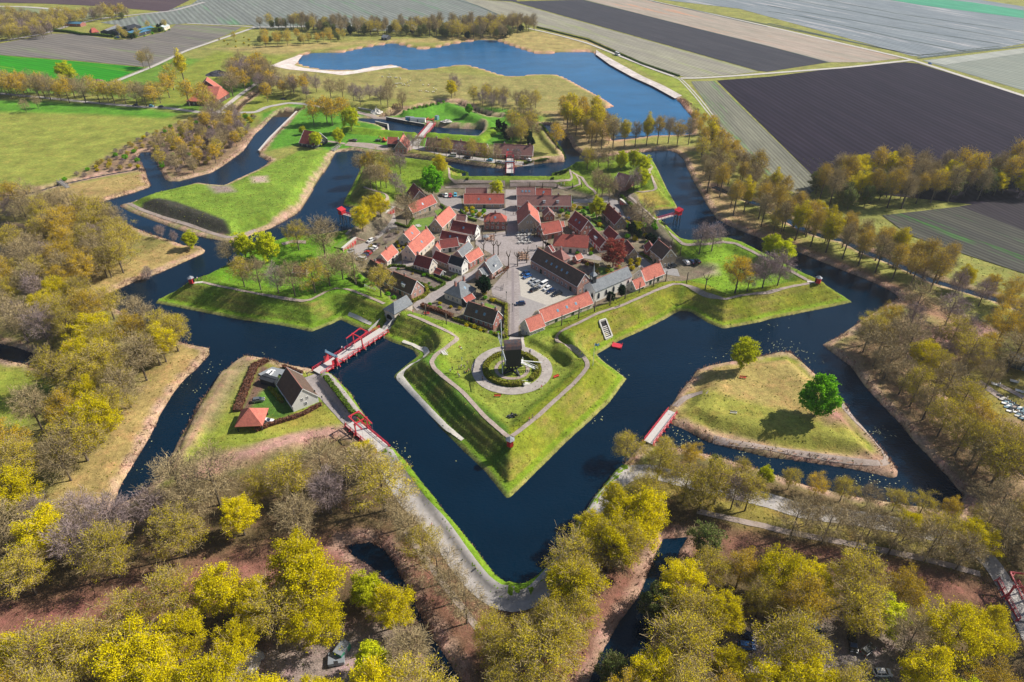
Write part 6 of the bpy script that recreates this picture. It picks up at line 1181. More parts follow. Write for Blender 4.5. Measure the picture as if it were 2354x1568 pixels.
def figure(pose):
    if pose=='sit': # on the ground, legs forward
        J={'p':(0,0,.16),'c':(-.03,0,.5),'n':(-.02,0,.68),'h':(0,0,.86),'kl':(.36,.12,.36),'kr':(.4,-.12,.30),'fl':(.66,.14,.06),'fr':(.78,-.12,.07),'sl':(-.02,.19,.60),'sr':(-.02,-.19,.60),'el':(.1,.26,.36),'er':(-.1,-.28,.36),'wl':(.3,.16,.36),'wr':(-.2,-.26,.1)}
    else:
        s=.28 if pose=='walk' else .05
        J={'p':(0,0,.95),'c':(0,0,1.25),'n':(0,0,1.46),'h':(.02,0,1.63),'kl':(s*.7,.10,.52),'kr':(-s*.2,-.10,.50),'fl':(s,.10,.07),'fr':(-s,-.10,.08),'sl':(0,.20,1.40),'sr':(0,-.20,1.40),'el':(-s*.5,.27,1.13),'er':(s*.5,-.27,1.13),'wl':(-s*.3+.05,.27,.88),'wr':(s*.9+.05,-.26,.90)}
    k=list(J); vs=[J[a] for a in k]; ix={a:i for i,a in enumerate(k)}; E=[('p','c'),('c','n'),('n','h'),('p','kl'),('p','kr'),('kl','fl'),('kr','fr'),('c','sl'),('c','sr'),('sl','el'),('sr','er'),('el','wl'),('er','wr')]
    rad={'p':.13,'c':.15,'n':.06,'h':.105,'kl':.07,'kr':.07,'fl':.055,'fr':.055,'sl':.07,'sr':.07,'el':.048,'er':.048,'wl':.04,'wr':.04}
    body=skin('body',vs,[(ix[a],ix[b]) for a,b in E],[rad[a] for a in k],SKIN)
    def sub(names,g,m_,nm,extra=()):
        kk=[a for a in names]; v=[J[a] for a in kk]; i2={a:i for i,a in enumerate(kk)}; return skin(nm,v,[(i2[a],i2[b]) for a,b in E if a in i2 and b in i2],[rad[a]*g+.01 for a in kk],m_)
    top={c:None for c in CL}; tr={c:None for c in CL}
    T=sub(['c','p','n','sl','sr','el','er'],1.12,CL['red'],'jacket'); T2=sub(['p','kl','kr','fl','fr'],1.1,CL['jeans'],'trousers'); h=J['h']
    hb=bmesh.new(); bmesh.ops.create_icosphere(hb,subdivisions=2,radius=.118,matrix=Matrix.Translation((h[0]-.03,h[1],h[2]+.04))); hm=bpy.data.meshes.new('hair'); hb.to_mesh(hm); hb.free(); hm.materials.append(HAIR)
    # feet and hands
    return body,T,T2,hm
FIG={p:figure(p) for p in ('stand','walk','sit')}; _t={}
def person(s,pose,top,trs,label,rz=None,group=None,z=None):
    p=G(Q(s))[0]; b,T,T2,h=FIG[pose]; r=empty('person',(p[0],p[1],p[2]+.06 if z is None else z),rng.uniform(0,6.28) if rz is None else rz,label,'person',group); link('body',b,r)
    for base,c,nm in ((T,top,'jacket'),(T2,trs,'trousers')):
        k=(pose,nm,c)
        if k not in _t: m_=base.copy(); m_.materials[0]=CL[c]; _t[k]=m_
        link(nm,_t[k],r)
    link('hair',h,r)
PEOPLE=[("21 1893,180",'stand','teal','teal','person in pale blue standing on the bastion lawn'),("21 1943,218",'stand','grey','dark','person in grey standing apart above the group on the lawn'),("21 1888,250",'stand','white','dark','person in white top in the middle of the lawn group'),("21 1915,250",'walk','grey','jeans','person in grey at the right of the lawn group'),("21 1806,268",'stand','dark','dark','person in dark clothes at the left of the lawn group'),
("21 1787,290",'walk','white','dark','leftmost person of the lawn group'),("21 1866,262",'stand','dark','jeans','person in dark jacket between white and left ones of the lawn group'),("21 1935,285",'sit','red','dark','person in red sitting with the lawn group'),("21 1956,288",'stand','pink','jeans','person in pink at the red picnic'),("21 1915,290",'sit','dark','jeans','person in dark sitting at the red picnic'),
("21 1857,312",'walk','red','white','person with red top walking near the mill shadow'),("21 1868,335",'walk','white','grey','person in white walking near the mill shadow'),("21 1885,70",'sit','white','jeans','person in white lying on the picnic blanket'),("21 1873,60",'sit','red','white','person in red on the picnic blanket'),("21 2083,355",'stand','dark','dark','person in dark standing on the ring path'),
("22 158,115",'walk','dark','dark','left one of two walkers on the ring path'),("22 168,112",'walk','blue','dark','right one of two walkers on the ring path'),("22 270,440",'walk','red','white','person in orange-red at the outer edge of the ring path'),("22 158,735",'walk','red','jeans','person in red on the rampart walk by a cannon'),("22 187,712",'walk','dark','dark','person in dark on the rampart walk by a cannon'),
("12 983,1250",'walk','dark','dark','person in dark on the rampart walk below the church'),("21 800,120",'walk','white','jeans','person in white crossing the long drawbridge'),("21 820,125",'walk','blue','jeans','person in blue crossing the long drawbridge'),("21 475,325",'walk','dark','dark','person in dark at the island end of the long drawbridge'),
("11 1443,1290",'walk','blue','dark','person in blue walking behind the gatehouse'),("11 1443,1315",'walk','red','pink','person in pale red walking behind the gatehouse'),("11 1320,1350",'stand','teal','dark','person in light blue standing on the gate rampart'),("11 1542,1310",'sit','dark','dark','person sitting by the red bench behind the gatehouse'),
("21 1290,1170",'walk','blue','dark','person in blue on the moat road'),("21 1320,1265",'walk','red','dark','person in red on the moat road'),("21 1347,1255",'walk','dark','dark','person in dark on the moat road'),("31 1618,145",'stand','pink','grey','person standing at the moat road edge'),("10 1820,1010",'stand','white','jeans','person in white by the south-west sentry box'),("10 1855,1010",'walk','dark','dark','person in dark by the south-west sentry box'),
("12 12,410",'walk','dark','dark','left one of two people in the north street'),("12 35,412",'walk','dark','jeans','right one of two people in the north street'),("12 275,950",'walk','blue','dark','person in blue at the barracks wall'),("12 450,137",'walk','white','blue','person in white on the north curtain walk'),("12 480,136",'walk','pink','white','person in pink on the north curtain walk'),
("33 1635,215",'walk','red','red','person in red on the south-east road'),("12 1330,440",'walk','white','grey','person near the east latrine')]
for s,po,a_,b_,lb in PEOPLE: person(s,po,a_,b_,lb,z=2.0+.1 if 'long drawbridge' in lb and 'island' not in lb else None)
WOOL=mat('wool',(.70,.66,.58),.95,.15,3,kind='Object'); FACE=mat('dark sheep face',(.10,.08,.07),.9,.1,kind='Object')
sm=skin('fleece',[(-.42,0,.62),(-.1,0,.66),(.3,0,.66),(.45,0,.74)],[(0,1),(1,2),(2,3)],[(.24,.25),(.30,.31),(.27,.28),(.13,.14)],WOOL); sh_=skin('head',[(.45,0,.78),(.6,0,.82),(.78,0,.70)],[(0,1),(1,2)],[.09,.10,.055],FACE)
sl_=skin('leg',[(0,0,.5),(0.02,0,.25),(0,0,.02)],[(0,1),(1,2)],[.07,.045,.04],FACE)
SHEEP="1158,712 1166,715 1225,692 1213,717 1222,720 1240,717 1280,722 1290,722 1297,724 1327,727 1330,737 1420,752 1515,750 1262,788 1283,778 1293,780 1302,777 1315,774 1325,776 1340,777 1348,790 1364,783 1368,791 1405,797 1293,805 1393,768 1536,790 1586,790 1634,818 1656,832 1503,843 1520,845 1565,848 1582,854 1623,854 1636,852"
for i,(x,y) in enumerate(G(Q('01 '+SHEEP))[:,:2]):
    grp='upper' if i<13 else 'middle' if i<26 else 'lower'
    r=empty('sheep',(x,y,float(hz(x,y))),rng.uniform(0,6.28),f'white sheep of the {grp} part of the flock on the lakeside meadow','sheep',f'{grp} sheep on the lakeside meadow',1.35); link('fleece',sm,r); link('head',sh_,r); 
    for a_,b_ in ((-.3,.14),(-.3,-.14),(.28,.14),(.28,-.14)): link('leg',sl_,r,(a_,b_,0))
# ------------------------------------------------------------ pollards, posts, lamps and other street things
def pollard_mesh(seed,h,arms):
    r=random.Random(seed); b=MB(); b.tube([(0,0,-.2),(.03,0,h*.5),(0,.04,h)],[.26,.21,.24],7)
    for i in range(arms):
        a=i*2*PI/max(1,arms)+r.uniform(-.4,.4); L=r.uniform(1.0,2.2); p=(math.cos(a)*L*.5,math.sin(a)*L*.5,h+L*.5); q=(math.cos(a)*L*.8,math.sin(a)*L*.8,h+L*1.1); b.tube([(0,0,h-.3),p,q],[.17,.13,.17],5)
        for j in range(3): b.tube([q,(q[0]+r.uniform(-.3,.3),q[1]+r.uniform(-.3,.3),q[2]+.5)],[.06,.03],3)
    for j in range(6): b.tube([(0,0,h),(r.uniform(-.4,.4),r.uniform(-.4,.4),h+.5)],[.06,.03],3)
    return b.mesh('trunk',BARK,True)
PM=[pollard_mesh(i,4.6,a) for i,a in enumerate((4,5,3,5))]; PS=[pollard_mesh(9+i,4.8,0) for i in range(2)]; PK=[pollard_mesh(20+i,1.6,0) for i in range(2)]
def pollard(s,ms,label,group=None,f=1):
    p=G(Q(s))[0]; o=link('pollarded_tree',random.choice(ms),None,(p[0],p[1],float(hz(*p[:2]))),random.uniform(0,6),(f,f,f)); tag(o,label,'pollarded tree',group); return o
ORD='first second third fourth fifth sixth seventh eighth ninth tenth eleventh twelfth'.split()
for i,s in enumerate("12 455,1425|12 612,1360|12 757,1300|12 900,1243|12 1037,1180|12 1168,1125|12 1297,1070|12 1412,1020".split('|')): pollard(s,PS,f'bare pollard post, {ORD[i]} from the left along the rampart buildings','pollards along the south-east rampart')
for s,l in (("12 1605,1032",'left'),("12 1775,1095",'right')): pollard(s,PM if l=='right' else PS,f'{l} of the two pollards on the bastion lawn right of the rampart buildings')
for s,l in (("11 1563,1332",'left'),("11 1750,1412",'right')): pollard(s,PS,f'{l} of the two short pollards behind the near rampart by the gatehouse')
for i,s in enumerate("12 165,152|12 282,155|12 415,158|12 557,152|12 637,150".split('|')): pollard(s,PK,f'small round-headed pollard, {ORD[i]} from the left on the north curtain walk','small pollards on the north curtain walk',1.3)
for s,l in (("12 1545,782",'at the bend of the eastern rampart walk'),("12 1462,712",'beside the two-storey house by the east rampart'),("11 1350,862",'at the bend of the western lane')): pollard(s,PS,'knobbly pollard '+l,None,.9)
WP="11 2140,560|11 2205,580|11 2300,585|11 2080,640|11 2015,705|11 2095,770|11 2185,775|11 2228,778|11 2322,880|12 50,882|12 135,850|12 205,615|12 270,650|12 285,720|12 310,720"
nm_=['before the hipped brick house, left','before the hipped brick house, middle','at the street corner of the hipped brick house','beside the upper white-gabled cafe','beside the lower white-gabled cafe','west side of the plaza, alone','left of the pair on the west of the plaza','right of the pair on the west of the plaza','leaning one west of the street on the plaza','thick one east of the street on the plaza','thin one east of the street on the plaza','nearest the inn terrace','upper one beside the plaza brick house','lower left one beside the long barracks','lower right one beside the long barracks']
for i,s in enumerate(WP.split('|')): pollard(s,PM,'forked bare pollarded lime, '+nm_[i],None,1.05)
def post_lamp():
    r=empty('street_lamp',(0,0,0)); MB().tube([(0,0,0),(0,0,3.4)],[.09,.06],6).build('pole',DGREEN,r); b=MB(); b.prism([(-.16,-.16),(.16,-.16),(.16,.16),(-.16,.16)],3.4,3.85); b.build('lantern',GLASS,r); MB().add([(-.25,-.25,3.85),(.25,-.25,3.85),(.25,.25,3.85),(-.25,.25,3.85),(0,0,4.15)],[(0,1,4),(1,2,4),(2,3,4),(3,0,4),(3,2,1,0)]).build('cap',DGREEN,r); return r
LP=post_lamp(); first=True
for s,l in (("21 820,785",'at the island end of the short drawbridge'),("21 555,535",'at the corner of the island farmhouse'),("12 5,1300",'on the south street near the lone blue car'),("11 2302,1190",'beside the south street railings'),("12 80,1555",'beside the south gate house'),("11 2310,985",'on the street above the yew'),("12 225,760",'by the barracks end on the plaza'),("21 620,590",'at the hedge corner of the island road')):
    p=g1(s); o=LP if first else copy_tree(LP); first=False; o.location=(p[0],p[1],float(hz(*p[:2]))); tag(o,'dark green lantern post '+l,'street lamp')
# flagpole
p=g1("22 743,225"); r=empty('flagpole',(p[0],p[1],p[2]),R(15),'white flagpole with blue and white flag on the near bastion','flagpole'); MB().tube([(0,0,0),(0,0,9.6)],[.1,.05],7).build('pole',WHITE,r)
b=MB(); nx_=8; 
b.add([(.08+1.7*i/nx_,.12*math.sin(i*1.1),9.45-j*1.0-.12*i/nx_) for i in range(nx_+1) for j in range(2)],[(2*i,2*i+1,2*i+3,2*i+2) for i in range(nx_)])
b.build('flag',mat('flag cloth',(.05,.22,.50),.8,.05,1,(.35,.55,.65),2,kind='Object'),r)
# red moored raft
p=un(Q("22 965,40"),.3)[0]; r=empty('raft',(p[0],p[1],.1),R(-20),'small red raft moored below the south-east rampart','raft'); MB().box(-1.9,1.9,-1.4,1.4,0,.45).build('deck',RED,r); b=MB()
for x in (-1.8,1.8):
    for y in (-1.3,1.3): b.box(x-.12,x+.12,y-.12,y+.12,.45,1.0)
b.build('bollard',RED,r)
# cannons and benches
def cannon(s,rz,label):
    p=g1(s); r=empty('cannon',(p[0],p[1],float(hz(*p[:2]))+.02),rz,label,'cannon'); MB().tube([(-1.1,0,.85),(-.9,0,.85),(1.3,0,1.0),(1.5,0,1.02)],[.17,.22,.13,.16],10).build('barrel',CP['black'],r)
    MB().bar((-1.3,-.3,.25),(.7,-.3,.75),.14,.3).bar((-1.3,.3,.25),(.7,.3,.75),.14,.3).bar((.4,-.6,.45),(.4,.6,.45),.14).build('carriage',WM['tar'],r)
    for y in (-.55,.55): MB().add([(.4+.45*math.cos(i*PI/6),y-.05,.45+.45*math.sin(i*PI/6)) for i in range(12)]+[(.4+.45*math.cos(i*PI/6),y+.05,.45+.45*math.sin(i*PI/6)) for i in range(12)],[tuple(range(12)),tuple(range(23,11,-1))]+[(i,(i+1)%12,12+(i+1)%12,12+i) for i in range(12)]).build('wheel',WM['tar'],r)
    MB().box(-1.6,1.6,-1.3,1.3,-.12,.0).build('platform',STONE,r)
cannon("21 2335,700",R(215),'cannon on a pale platform at the left of the bastion point'); cannon("22 15,690",R(-35),'cannon on a pale platform at the right of the bastion point')
def bench(s,rz,label,m=None):
    p=g1(s); r=empty('bench',(p[0],p[1],float(hz(*p[:2]))+.03),rz,label,'bench'); m=m or REDP; MB().box(-1.1,1.1,-.2,.25,.42,.48).build('seat',m,r); MB().box(-1.1,1.1,.27,.33,.55,.95).build('backrest',m,r)
    for x in (-.9,.9): MB().box(x-.05,x+.05,-.18,.3,0,.45).build('leg',m,r)
bench("21 2220,512",0,'red bench below the left side of the mill ring'); bench("22 408,332",R(35),'red bench right of the mill ring'); bench("22 2120,342",R(-10),'red bench on the eastern ravelin hollow'); bench("22 2035,668",R(-8),'pale stone slab bench on the eastern ravelin',STONE); bench("11 1570,1322",0,'red bench behind the gatehouse')
# stairs cut into banks
def steps(s,rz,n,label,w=1.6):
    p=g1(s); r=empty('steps',(p[0],p[1],float(hz(*p[:2]))-.2),rz,label,'steps'); 
    for i in range(n): MB().box(-w/2,w/2,i*.34,i*.34+.36,0,.2+.13*i).build('step',STONE,r)
    for sy in (-1,1): MB().bar((sy*w/2,0,.9),(sy*w/2,n*.34,.9+.13*n),.07).build('handrail',WHITE,r)
steps("21 1750,130",R(40),7,'short stone steps on the inner slope of the near bastion'); steps("22 160,385",R(125),8,'pale steps through the gap in the mill hedge ring')
# cafe furniture
def table_set(col):
    t=empty('cafe_table',(0,0,0)); MB().tube([(0,0,.70),(0,0,.75)],[.55,.55],10).build('table_top',col,t); MB().tube([(0,0,.02),(0,0,.7)],[.05,.05],5).build('leg',DARK,t); c=empty('cafe_chair',(0,0,0)); MB().box(-.22,.22,-.22,.22,.42,.47).build('seat',col,c); MB().box(-.22,.22,.2,.25,.5,.92).build('backrest',col,c)
    lb=MB(); [lb.box(x-.03,x+.03,y-.03,y+.03,0,.42) for x in (-.19,.19) for y in (-.19,.19)]; lb.build('frame',DARK,c); return t,c
for col,pts,wh,cw in ((mat('cafe white',(.55,.54,.52),.6,.1),[(62+j*33+random.uniform(-7,7),578+i*21+random.uniform(-4,4)) for i in range(5) for j in range(4) if random.random()<.85],'on the terrace before the tall inn','white'),(mat('brown rattan',(.33,.20,.13),.8,.2,3,kind='Object'),[(70+j*30+i*4,765+i*18) for i in range(4) for j in range(3)],'on the brown terrace beside the long barracks','brown'),(mat('terrace wood',(.40,.24,.17),.8,.2,3,kind='Object'),[(2110+j*34,610+i*16) for i in range(3) for j in range(3)],'before the white-gabled cafes','wooden')):
    t0,c0=table_set(col); ft=fc=True
    for (x,y) in pts:
        tile='11' if x>2000 else '12'; p=un(Q(f'{tile} {x+random.uniform(-3,3)},{y+random.uniform(-3,3)}'),2.1)[0]
        t=t0 if ft else copy_tree(t0); ft=False; t.location=(p[0],p[1],2.1); tag(t,f'{cw} round cafe table {wh}','table',f'{cw} cafe tables {wh}')
        a0=random.uniform(0,1.5)
        for k in range(4):
            a=a0+k*PI/2; c=c0 if fc else copy_tree(c0); fc=False; c.location=(p[0]+math.cos(a)*.85,p[1]+math.sin(a)*.85,2.1); c.rotation_euler=(0,0,a-PI/2+random.uniform(-.3,.3)); tag(c,f'{cw} cafe chair {wh}','chair',f'{cw} cafe chairs {wh}')
def parasol(s,c,label,closed=False):
    p=un(Q(s),2.1)[0]; r=empty('parasol',(p[0],p[1],2.1),0,label,'parasol'); MB().tube([(0,0,0),(0,0,2.6)],.04,5).build('pole',LEAD,r); b=MB(); n=8; R0=1.7 if not closed else .18
    b.add([(R0*math.cos(i*2*PI/n),R0*math.sin(i*2*PI/n),2.15 if not closed else 1.2) for i in range(n)]+[(0,0,2.75)],[(i,(i+1)%n,n) for i in range(n)]); b.build('canopy',c,r)
parasol("11 2115,640",mat('grey canvas',(.20,.22,.24),.8,.1),'grey parasol before the upper white-gabled cafe'); parasol("11 2170,650",mat('beige canvas',(.55,.50,.44),.8,.1),'beige closed parasol before the white-gabled cafe',True)
for s,l in (("12 90,520",'left'),("12 180,500",'right')): parasol(s,mat('ochre canvas',(.5,.36,.12),.8,.1),f'{l} closed ochre parasol at the inn front',True)
# white garden seats on the west lawn
for s,l in (("11 1488,512",'left'),("11 1502,522",'right')): bench(s,R(20),f'{l} of the two white garden seats on the west lawn',WHITE)
# masonry retaining wall and wharf works in the north-west
def wall(pts,w,h,m,label,name='wall',cat='wall',zb=-.8):
    P=G(Q(pts)); c=P[len(P)//2]; b=MB()
    for a,q in zip(P[:-1],P[1:]): b.bar((a[0]-c[0],a[1]-c[1],zb/2+h/2),(q[0]-c[0],q[1]-c[1],zb/2+h/2),w,h-zb)
    b2=MB(); [b2.bar((a[0]-c[0],a[1]-c[1],h+.06),(q[0]-c[0],q[1]-c[1],h+.06),w+.25,.14) for a,q in zip(P[:-1],P[1:])]
    o=b.build('brickwork',m); e=empty(name,(c[0],c[1],0),0,label,cat); o.parent=e; b2.build('coping',STONE,e)
wall("01 375,1035 130,1290 30,1410",.9,1.7,mat('weathered brick',(.36,.27,.24),.9,.3,1.2,kind='Object'),'long weathered brick retaining wall along the north-west moat','retaining_wall')
wall("01 940,995 1060,1020",.7,2.0,STONE,'pale concrete wharf wall under construction beside the heap of rubble'); wall("01 1200,1100 1380,1130 1550,1165",.6,1.9,WM['tar'],'dark sheet-pile quay below the containers','quay_wall'); wall("01 1100,1138 1215,1165 1222,1210",.6,1.7,WOOD,'grey timber revetment at the grassy northern point','revetment')
wall("11 1440,1240 1500,1300",.3,1.0,STONE,'low white wall beside the gatehouse road')
def lump(s,rx,ry,h,m,label,name='rubble_heap',cat='heap',seed=0,rough=.35):
    p=g1(s); r=np.random.default_rng(seed); b=MB(); n=14; k=6; vs=[(0,0,h)]
    for i in range(1,k+1):
        for j in range(n): t=i/k; a=2*PI*j/n; q=1+r.normal(0,rough*.25); vs.append((rx*t*q*math.cos(a),ry*t*q*math.sin(a),h*(1-t**1.5)*(1+r.normal(0,rough))-.1*t))
    fs=[(0,1+j,1+(j+1)%n) for j in range(n)]+[(1+(i-1)*n+j,1+i*n+j,1+i*n+(j+1)%n,1+(i-1)*n+(j+1)%n) for i in range(1,k) for j in range(n)]
    b.add(vs,fs); o=b.build(name,m,loc=(p[0],p[1],float(hz(*p[:2])))); tag(o,label,cat)
lump("01 1110,1035",5,5,2.6,STONE,'pale heap of rubble beside the unfinished northern wharf',seed=3); lump("30 2190,1400",5.5,4.2,1.7,SANDM,'whitish sand heap in the clearing at the bottom left','sand_heap','heap',5); lump("30 2290,1340",3.4,2.6,1.0,mat('grey sand',(.45,.42,.42),.95,.3,1),'lower greyer lobe of the sand heap at the bottom left','sand_heap','heap',6)
lump("00 905,745",6,3,1.4,mat('brown earth',(.26,.14,.12),1,.3,1),'reddish soil heap at the edge of the bright green field','soil_heap','heap',7,.3); lump("01 1750,1118",4.5,2.5,1.2,STONE,'heap of pale stones on the far ravelin building site',seed=8); lump("01 250,915",3,2,1.0,WM['tar'],'small dark heap on the lawn north of the moat','soil_heap','heap',9); lump("00 2010,690",12,7,4.0,mat('dark silage heap',(.06,.06,.08),.8,.3,.5),'dark covered heap behind the inn','silage_heap','heap',11,.1)
def cbox(s,rz,l,w,h,m,label,name='container',cat='container'):
    p=g1(s); r=empty(name,(p[0],p[1],float(hz(*p[:2]))+.05),rz,label,cat); MB().box(-l/2,l/2,-w/2,w/2,.1,h).build('body',m,r); MB().box(-l/2-.05,l/2+.05,-w/2-.05,w/2+.05,h,h+.1).build('roof',LEAD,r); MB().box(-.5,.5,-w/2-.04,-w/2,.15,2.1).build('door',LEAD,r)
cbox("01 1415,1110",R(-6),6,2.4,2.6,mat('blue container paint',(.05,.28,.48),.4,.05),'blue container on the far ravelin'); cbox("01 1490,1122",R(-6),11,2.6,2.7,WHITE,'long white container next to the blue one'); cbox("01 1665,1105",R(60),2.4,2.2,3,mat('teal cabin',(.15,.38,.45),.5,.05),'small teal cabin at the head of the pale red bridge','site_cabin','cabin')
cbox("31 800,1300",R(65),3.5,2.2,2.2,mat('green hut',(.03,.22,.13),.5,.1),'green hut in the clearing at the bottom','hut','hut'); cbox("31 745,1370",R(10),3.6,2.8,1.0,mat('grey concrete block',(.36,.40,.42),.7,.1),'low grey concrete tank beside the green hut','tank','tank')
cbox("23 2335,235",R(-30),9,6,3.4,mat('chapel boards',(.05,.06,.06),.7,.1),'dark low building at the cemetery edge','chapel','building')
# digger at the northern yard
p=g1("01 1180,1305"); r=empty('excavator',(p[0],p[1],p[2]+.1),R(160),'small orange-red excavator at the northern yard','excavator'); OR=mat('orange paint',(.60,.10,.03),.4,.05); MB().box(-1.4,1.4,-1.2,-.7,0,.7).box(-1.4,1.4,.7,1.2,0,.7).build('track',TYRE,r); MB().box(-1.5,1.1,-1.1,1.1,.75,1.5).box(-.2,1.0,-.9,.1,1.5,2.6).build('cab',OR,r); MB().bar((1,.3,1.4),(3,.3,3.4),.3).bar((3,.3,3.4),(4.6,.3,1.4),.25).build('boom',OR,r); MB().box(4.2,5.0,-.1,.7,.7,1.4).build('bucket',LEAD,r)
for s,l,c in (("01 1125,1300",'black trailer left of the excavator','tar'),("01 880,1300",'grey flat trailer at the west end of the northern yard','grim')):
    p=g1(s); r=empty('trailer',(p[0],p[1],p[2]+.1),R(8),l,'trailer'); MB().box(-2,2,-1,1,.6,1.1).build('bed',WM[c],r); [MB().tube([(x,y-.1,.35),(x,y+.1,.35)],.35,10).build('wheel',TYRE,r) for x in (-.6,.6) for y in (-1,1)]
# railings on the south street and timber posts
def railing(pts,h,m,label,step=2.5,name='railing',cat='railing'):
    P=G(Q(pts)); c=P[0]; e=empty(name,(c[0],c[1],float(hz(*c[:2]))),0,label,cat); b=MB(); pb=MB()
    for a,q in zip(P[:-1],P[1:]):
        A=np.array(a)-c;B=np.array(q)-c; L=np.linalg.norm(B[:2]-A[:2]); k=max(1,int(L/step)); b.bar((A[0],A[1],A[2]+h),(B[0],B[1],B[2]+h),.09,.09); b.bar((A[0],A[1],A[2]+h*.55),(B[0],B[1],B[2]+h*.55),.07,.07)
        for i in range(k+1): x=A+(B-A)*i/k; pb.bar((x[0],x[1],x[2]-.1),(x[0],x[1],x[2]+h+.1),.12)
    b.build('rail',m,e); pb.build('post',m,e)
railing("11 2160,1145 2300,1205",1.0,WOOD,'upper timber railing beside the south street'); railing("11 2205,1085 2270,1105 2275,1060",1.0,WM['tar'],'dark railing near the yew'); railing("11 2200,995 2290,935",.9,WHITE,'white railing beside the pink brick house'); railing("11 1130,545 1300,550 1300,600",1.6,WOOD,'timber pergola fence beside the vegetable plot'); railing("11 1420,450 1560,420 1640,385",1.1,WM['tar'],'dark garden fence before the red north-west house'); railing("11 1000,1070 1100,1110",1.2,WHITE,'short white paling behind the long dark-roofed row',.8)
railing("00 2100,330 1700,470 1400,610 1100,730",1.0,WOOD,'wire fence with timber posts along the western field road',9); railing("00 1850,460 2352,462",1.0,WOOD,'timber fence across the dry western meadow',9)
# cemetery slabs
SL=[MB().box(-.9,.9,-.45,.45,0,.25).box(.8,.95,-.45,.45,.25,1.0).mesh('gravestone',m) for m in (STONE,mat('dark granite',(.05,.055,.06),.25,.1),WHITE,mat('blue-grey granite',(.20,.30,.36),.3,.1))]
for i in range(8):
    for j in range(5):
        p=un(Q(f'23 {2130+i*38+j*22},{500+j*36+i*22}'),1.3)[0]
        if random.random()<.85: o=link('gravestone',random.choice(SL),None,(p[0],p[1],1.3),R(-30+random.uniform(-4,4))); tag(o,'flat gravestone in the cemetery rows at the right edge','gravestone','gravestones in the cemetery')
for s,l in (("23 2088,400",'lone white gravestone on the yellow cemetery lawn'),("23 2260,372",'pair of pale gravestone slabs near the cemetery chapel'),("23 2310,460",'pale blue-grey gravestone at the right edge')): p=g1(s); tag(link('gravestone',SL[2],None,(p[0],p[1],1.3),R(-30),(1.4,1.4,1)),l,'gravestone')
ribbon('path',G(Q("23 1930,370 2100,490 2352,650")),3,GRAV,.12,2); ribbon('path',G(Q("23 2100,390 2352,520")),2.2,GRAV,.13,2)
# ------------------------------------------------------------ water lilies, reeds, stones (nobody could count them)
def quadcloud(name,pos,u,v,m,label,cat):
    k=len(pos); V=np.stack([pos-u-v,pos+u-v,pos+u+v,pos-u+v],1).reshape(-1,3); F=np.arange(4*k).reshape(-1,4); me=bpy.data.meshes.new(name); me.vertices.add(4*k); me.vertices.foreach_set('co',V.ravel().astype(np.float32)); me.loops.add(4*k); me.loops.foreach_set('vertex_index',F.ravel().astype(np.int32)); me.polygons.add(k); me.polygons.foreach_set('loop_start',(np.arange(k)*4).astype(np.int32)); me.update(calc_edges=True); me.materials.append(m); return tag(link(name,me),label,cat,None,'stuff')
pp=[]
for s,n_,sp in (("21 1270,970",22,3),("21 1320,1000",18,3),("21 1380,1070",10,3),("22 990,270",16,2.5),("22 1040,320",12,2),("22 860,140",5,2),("22 1630,185",5,2.5),("22 1500,870",40,5),("22 1620,890",40,5),("22 1450,960",25,4),("22 1560,960",15,4),("22 1940,170",22,6),("22 2020,150",10,4),("22 2150,1080",26,5),("23 30,1100",14,5),("22 750,750",5,2),("22 830,715",5,2),("23 180,50",45,7),("23 300,110",30,5),("23 60,30",18,5),("23 400,200",10,5),
  ("23 960,800",16,3),("23 1050,850",14,3),("23 1130,870",12,2.5),("23 700,1240",12,5),("23 920,1330",24,5),("23 1050,1340",24,5),("23 1150,1370",16,4),("23 1270,1410",14,4),("20 1950,230",12,5),("20 1880,260",8,4),("20 1700,400",14,4),("20 1860,420",12,4),("20 1720,340",8,3),("20 1800,450",6,2),("20 1665,680",8,2),("20 1340,1170",8,3),("20 1450,920",6,3),("21 110,80",8,4),("13 200,1380",14,7),("13 60,1430",8,5),("12 2200,1420",8,5),("12 1500,600",14,7),("12 1450,530",8,4),("21 1700,1250",4,5)):
    p=un(Q(s),.03)[0]; q=rng.normal(0,sp*.55,(n_,2))+p; pp.append(q)
pp=np.concatenate(pp); ok=(hz(pp[:,0],pp[:,1])<-.1)&(rng.random(len(pp))<.6); pp=pp[ok]; k=len(pp); a=rng.uniform(0,6.28,k); q=rng.uniform(.07,.20,(k,1))
quadcloud('water_lilies',np.stack([pp[:,0],pp[:,1],np.full(k,.035)],1),np.stack([np.cos(a),np.sin(a),0*a],1)*q,np.stack([-np.sin(a),np.cos(a),0*a],1)*q*.7,mat('lily pad',(.42,.42,.14),.5,.3,.5,(.52,.50,.30),.8),'scattered yellow-green water lily pads floating on the moat','water lily')
def along(line,dens,off,closed=True):
    out=[]; n=len(line)
    for i in range(n if closed else n-1):
        a,b=line[i],line[(i+1)%n]; L=np.hypot(*(b-a)); k=int(L*dens)
        if k<1 or L<.3: continue
        u=(b-a)/L; nn=np.array([-u[1],u[0]]); t=rng.uniform(0,L,k); o=rng.uniform(-off,off,k); out.append(a+u*t[:,None]+nn*o[:,None])
    return np.concatenate(out)
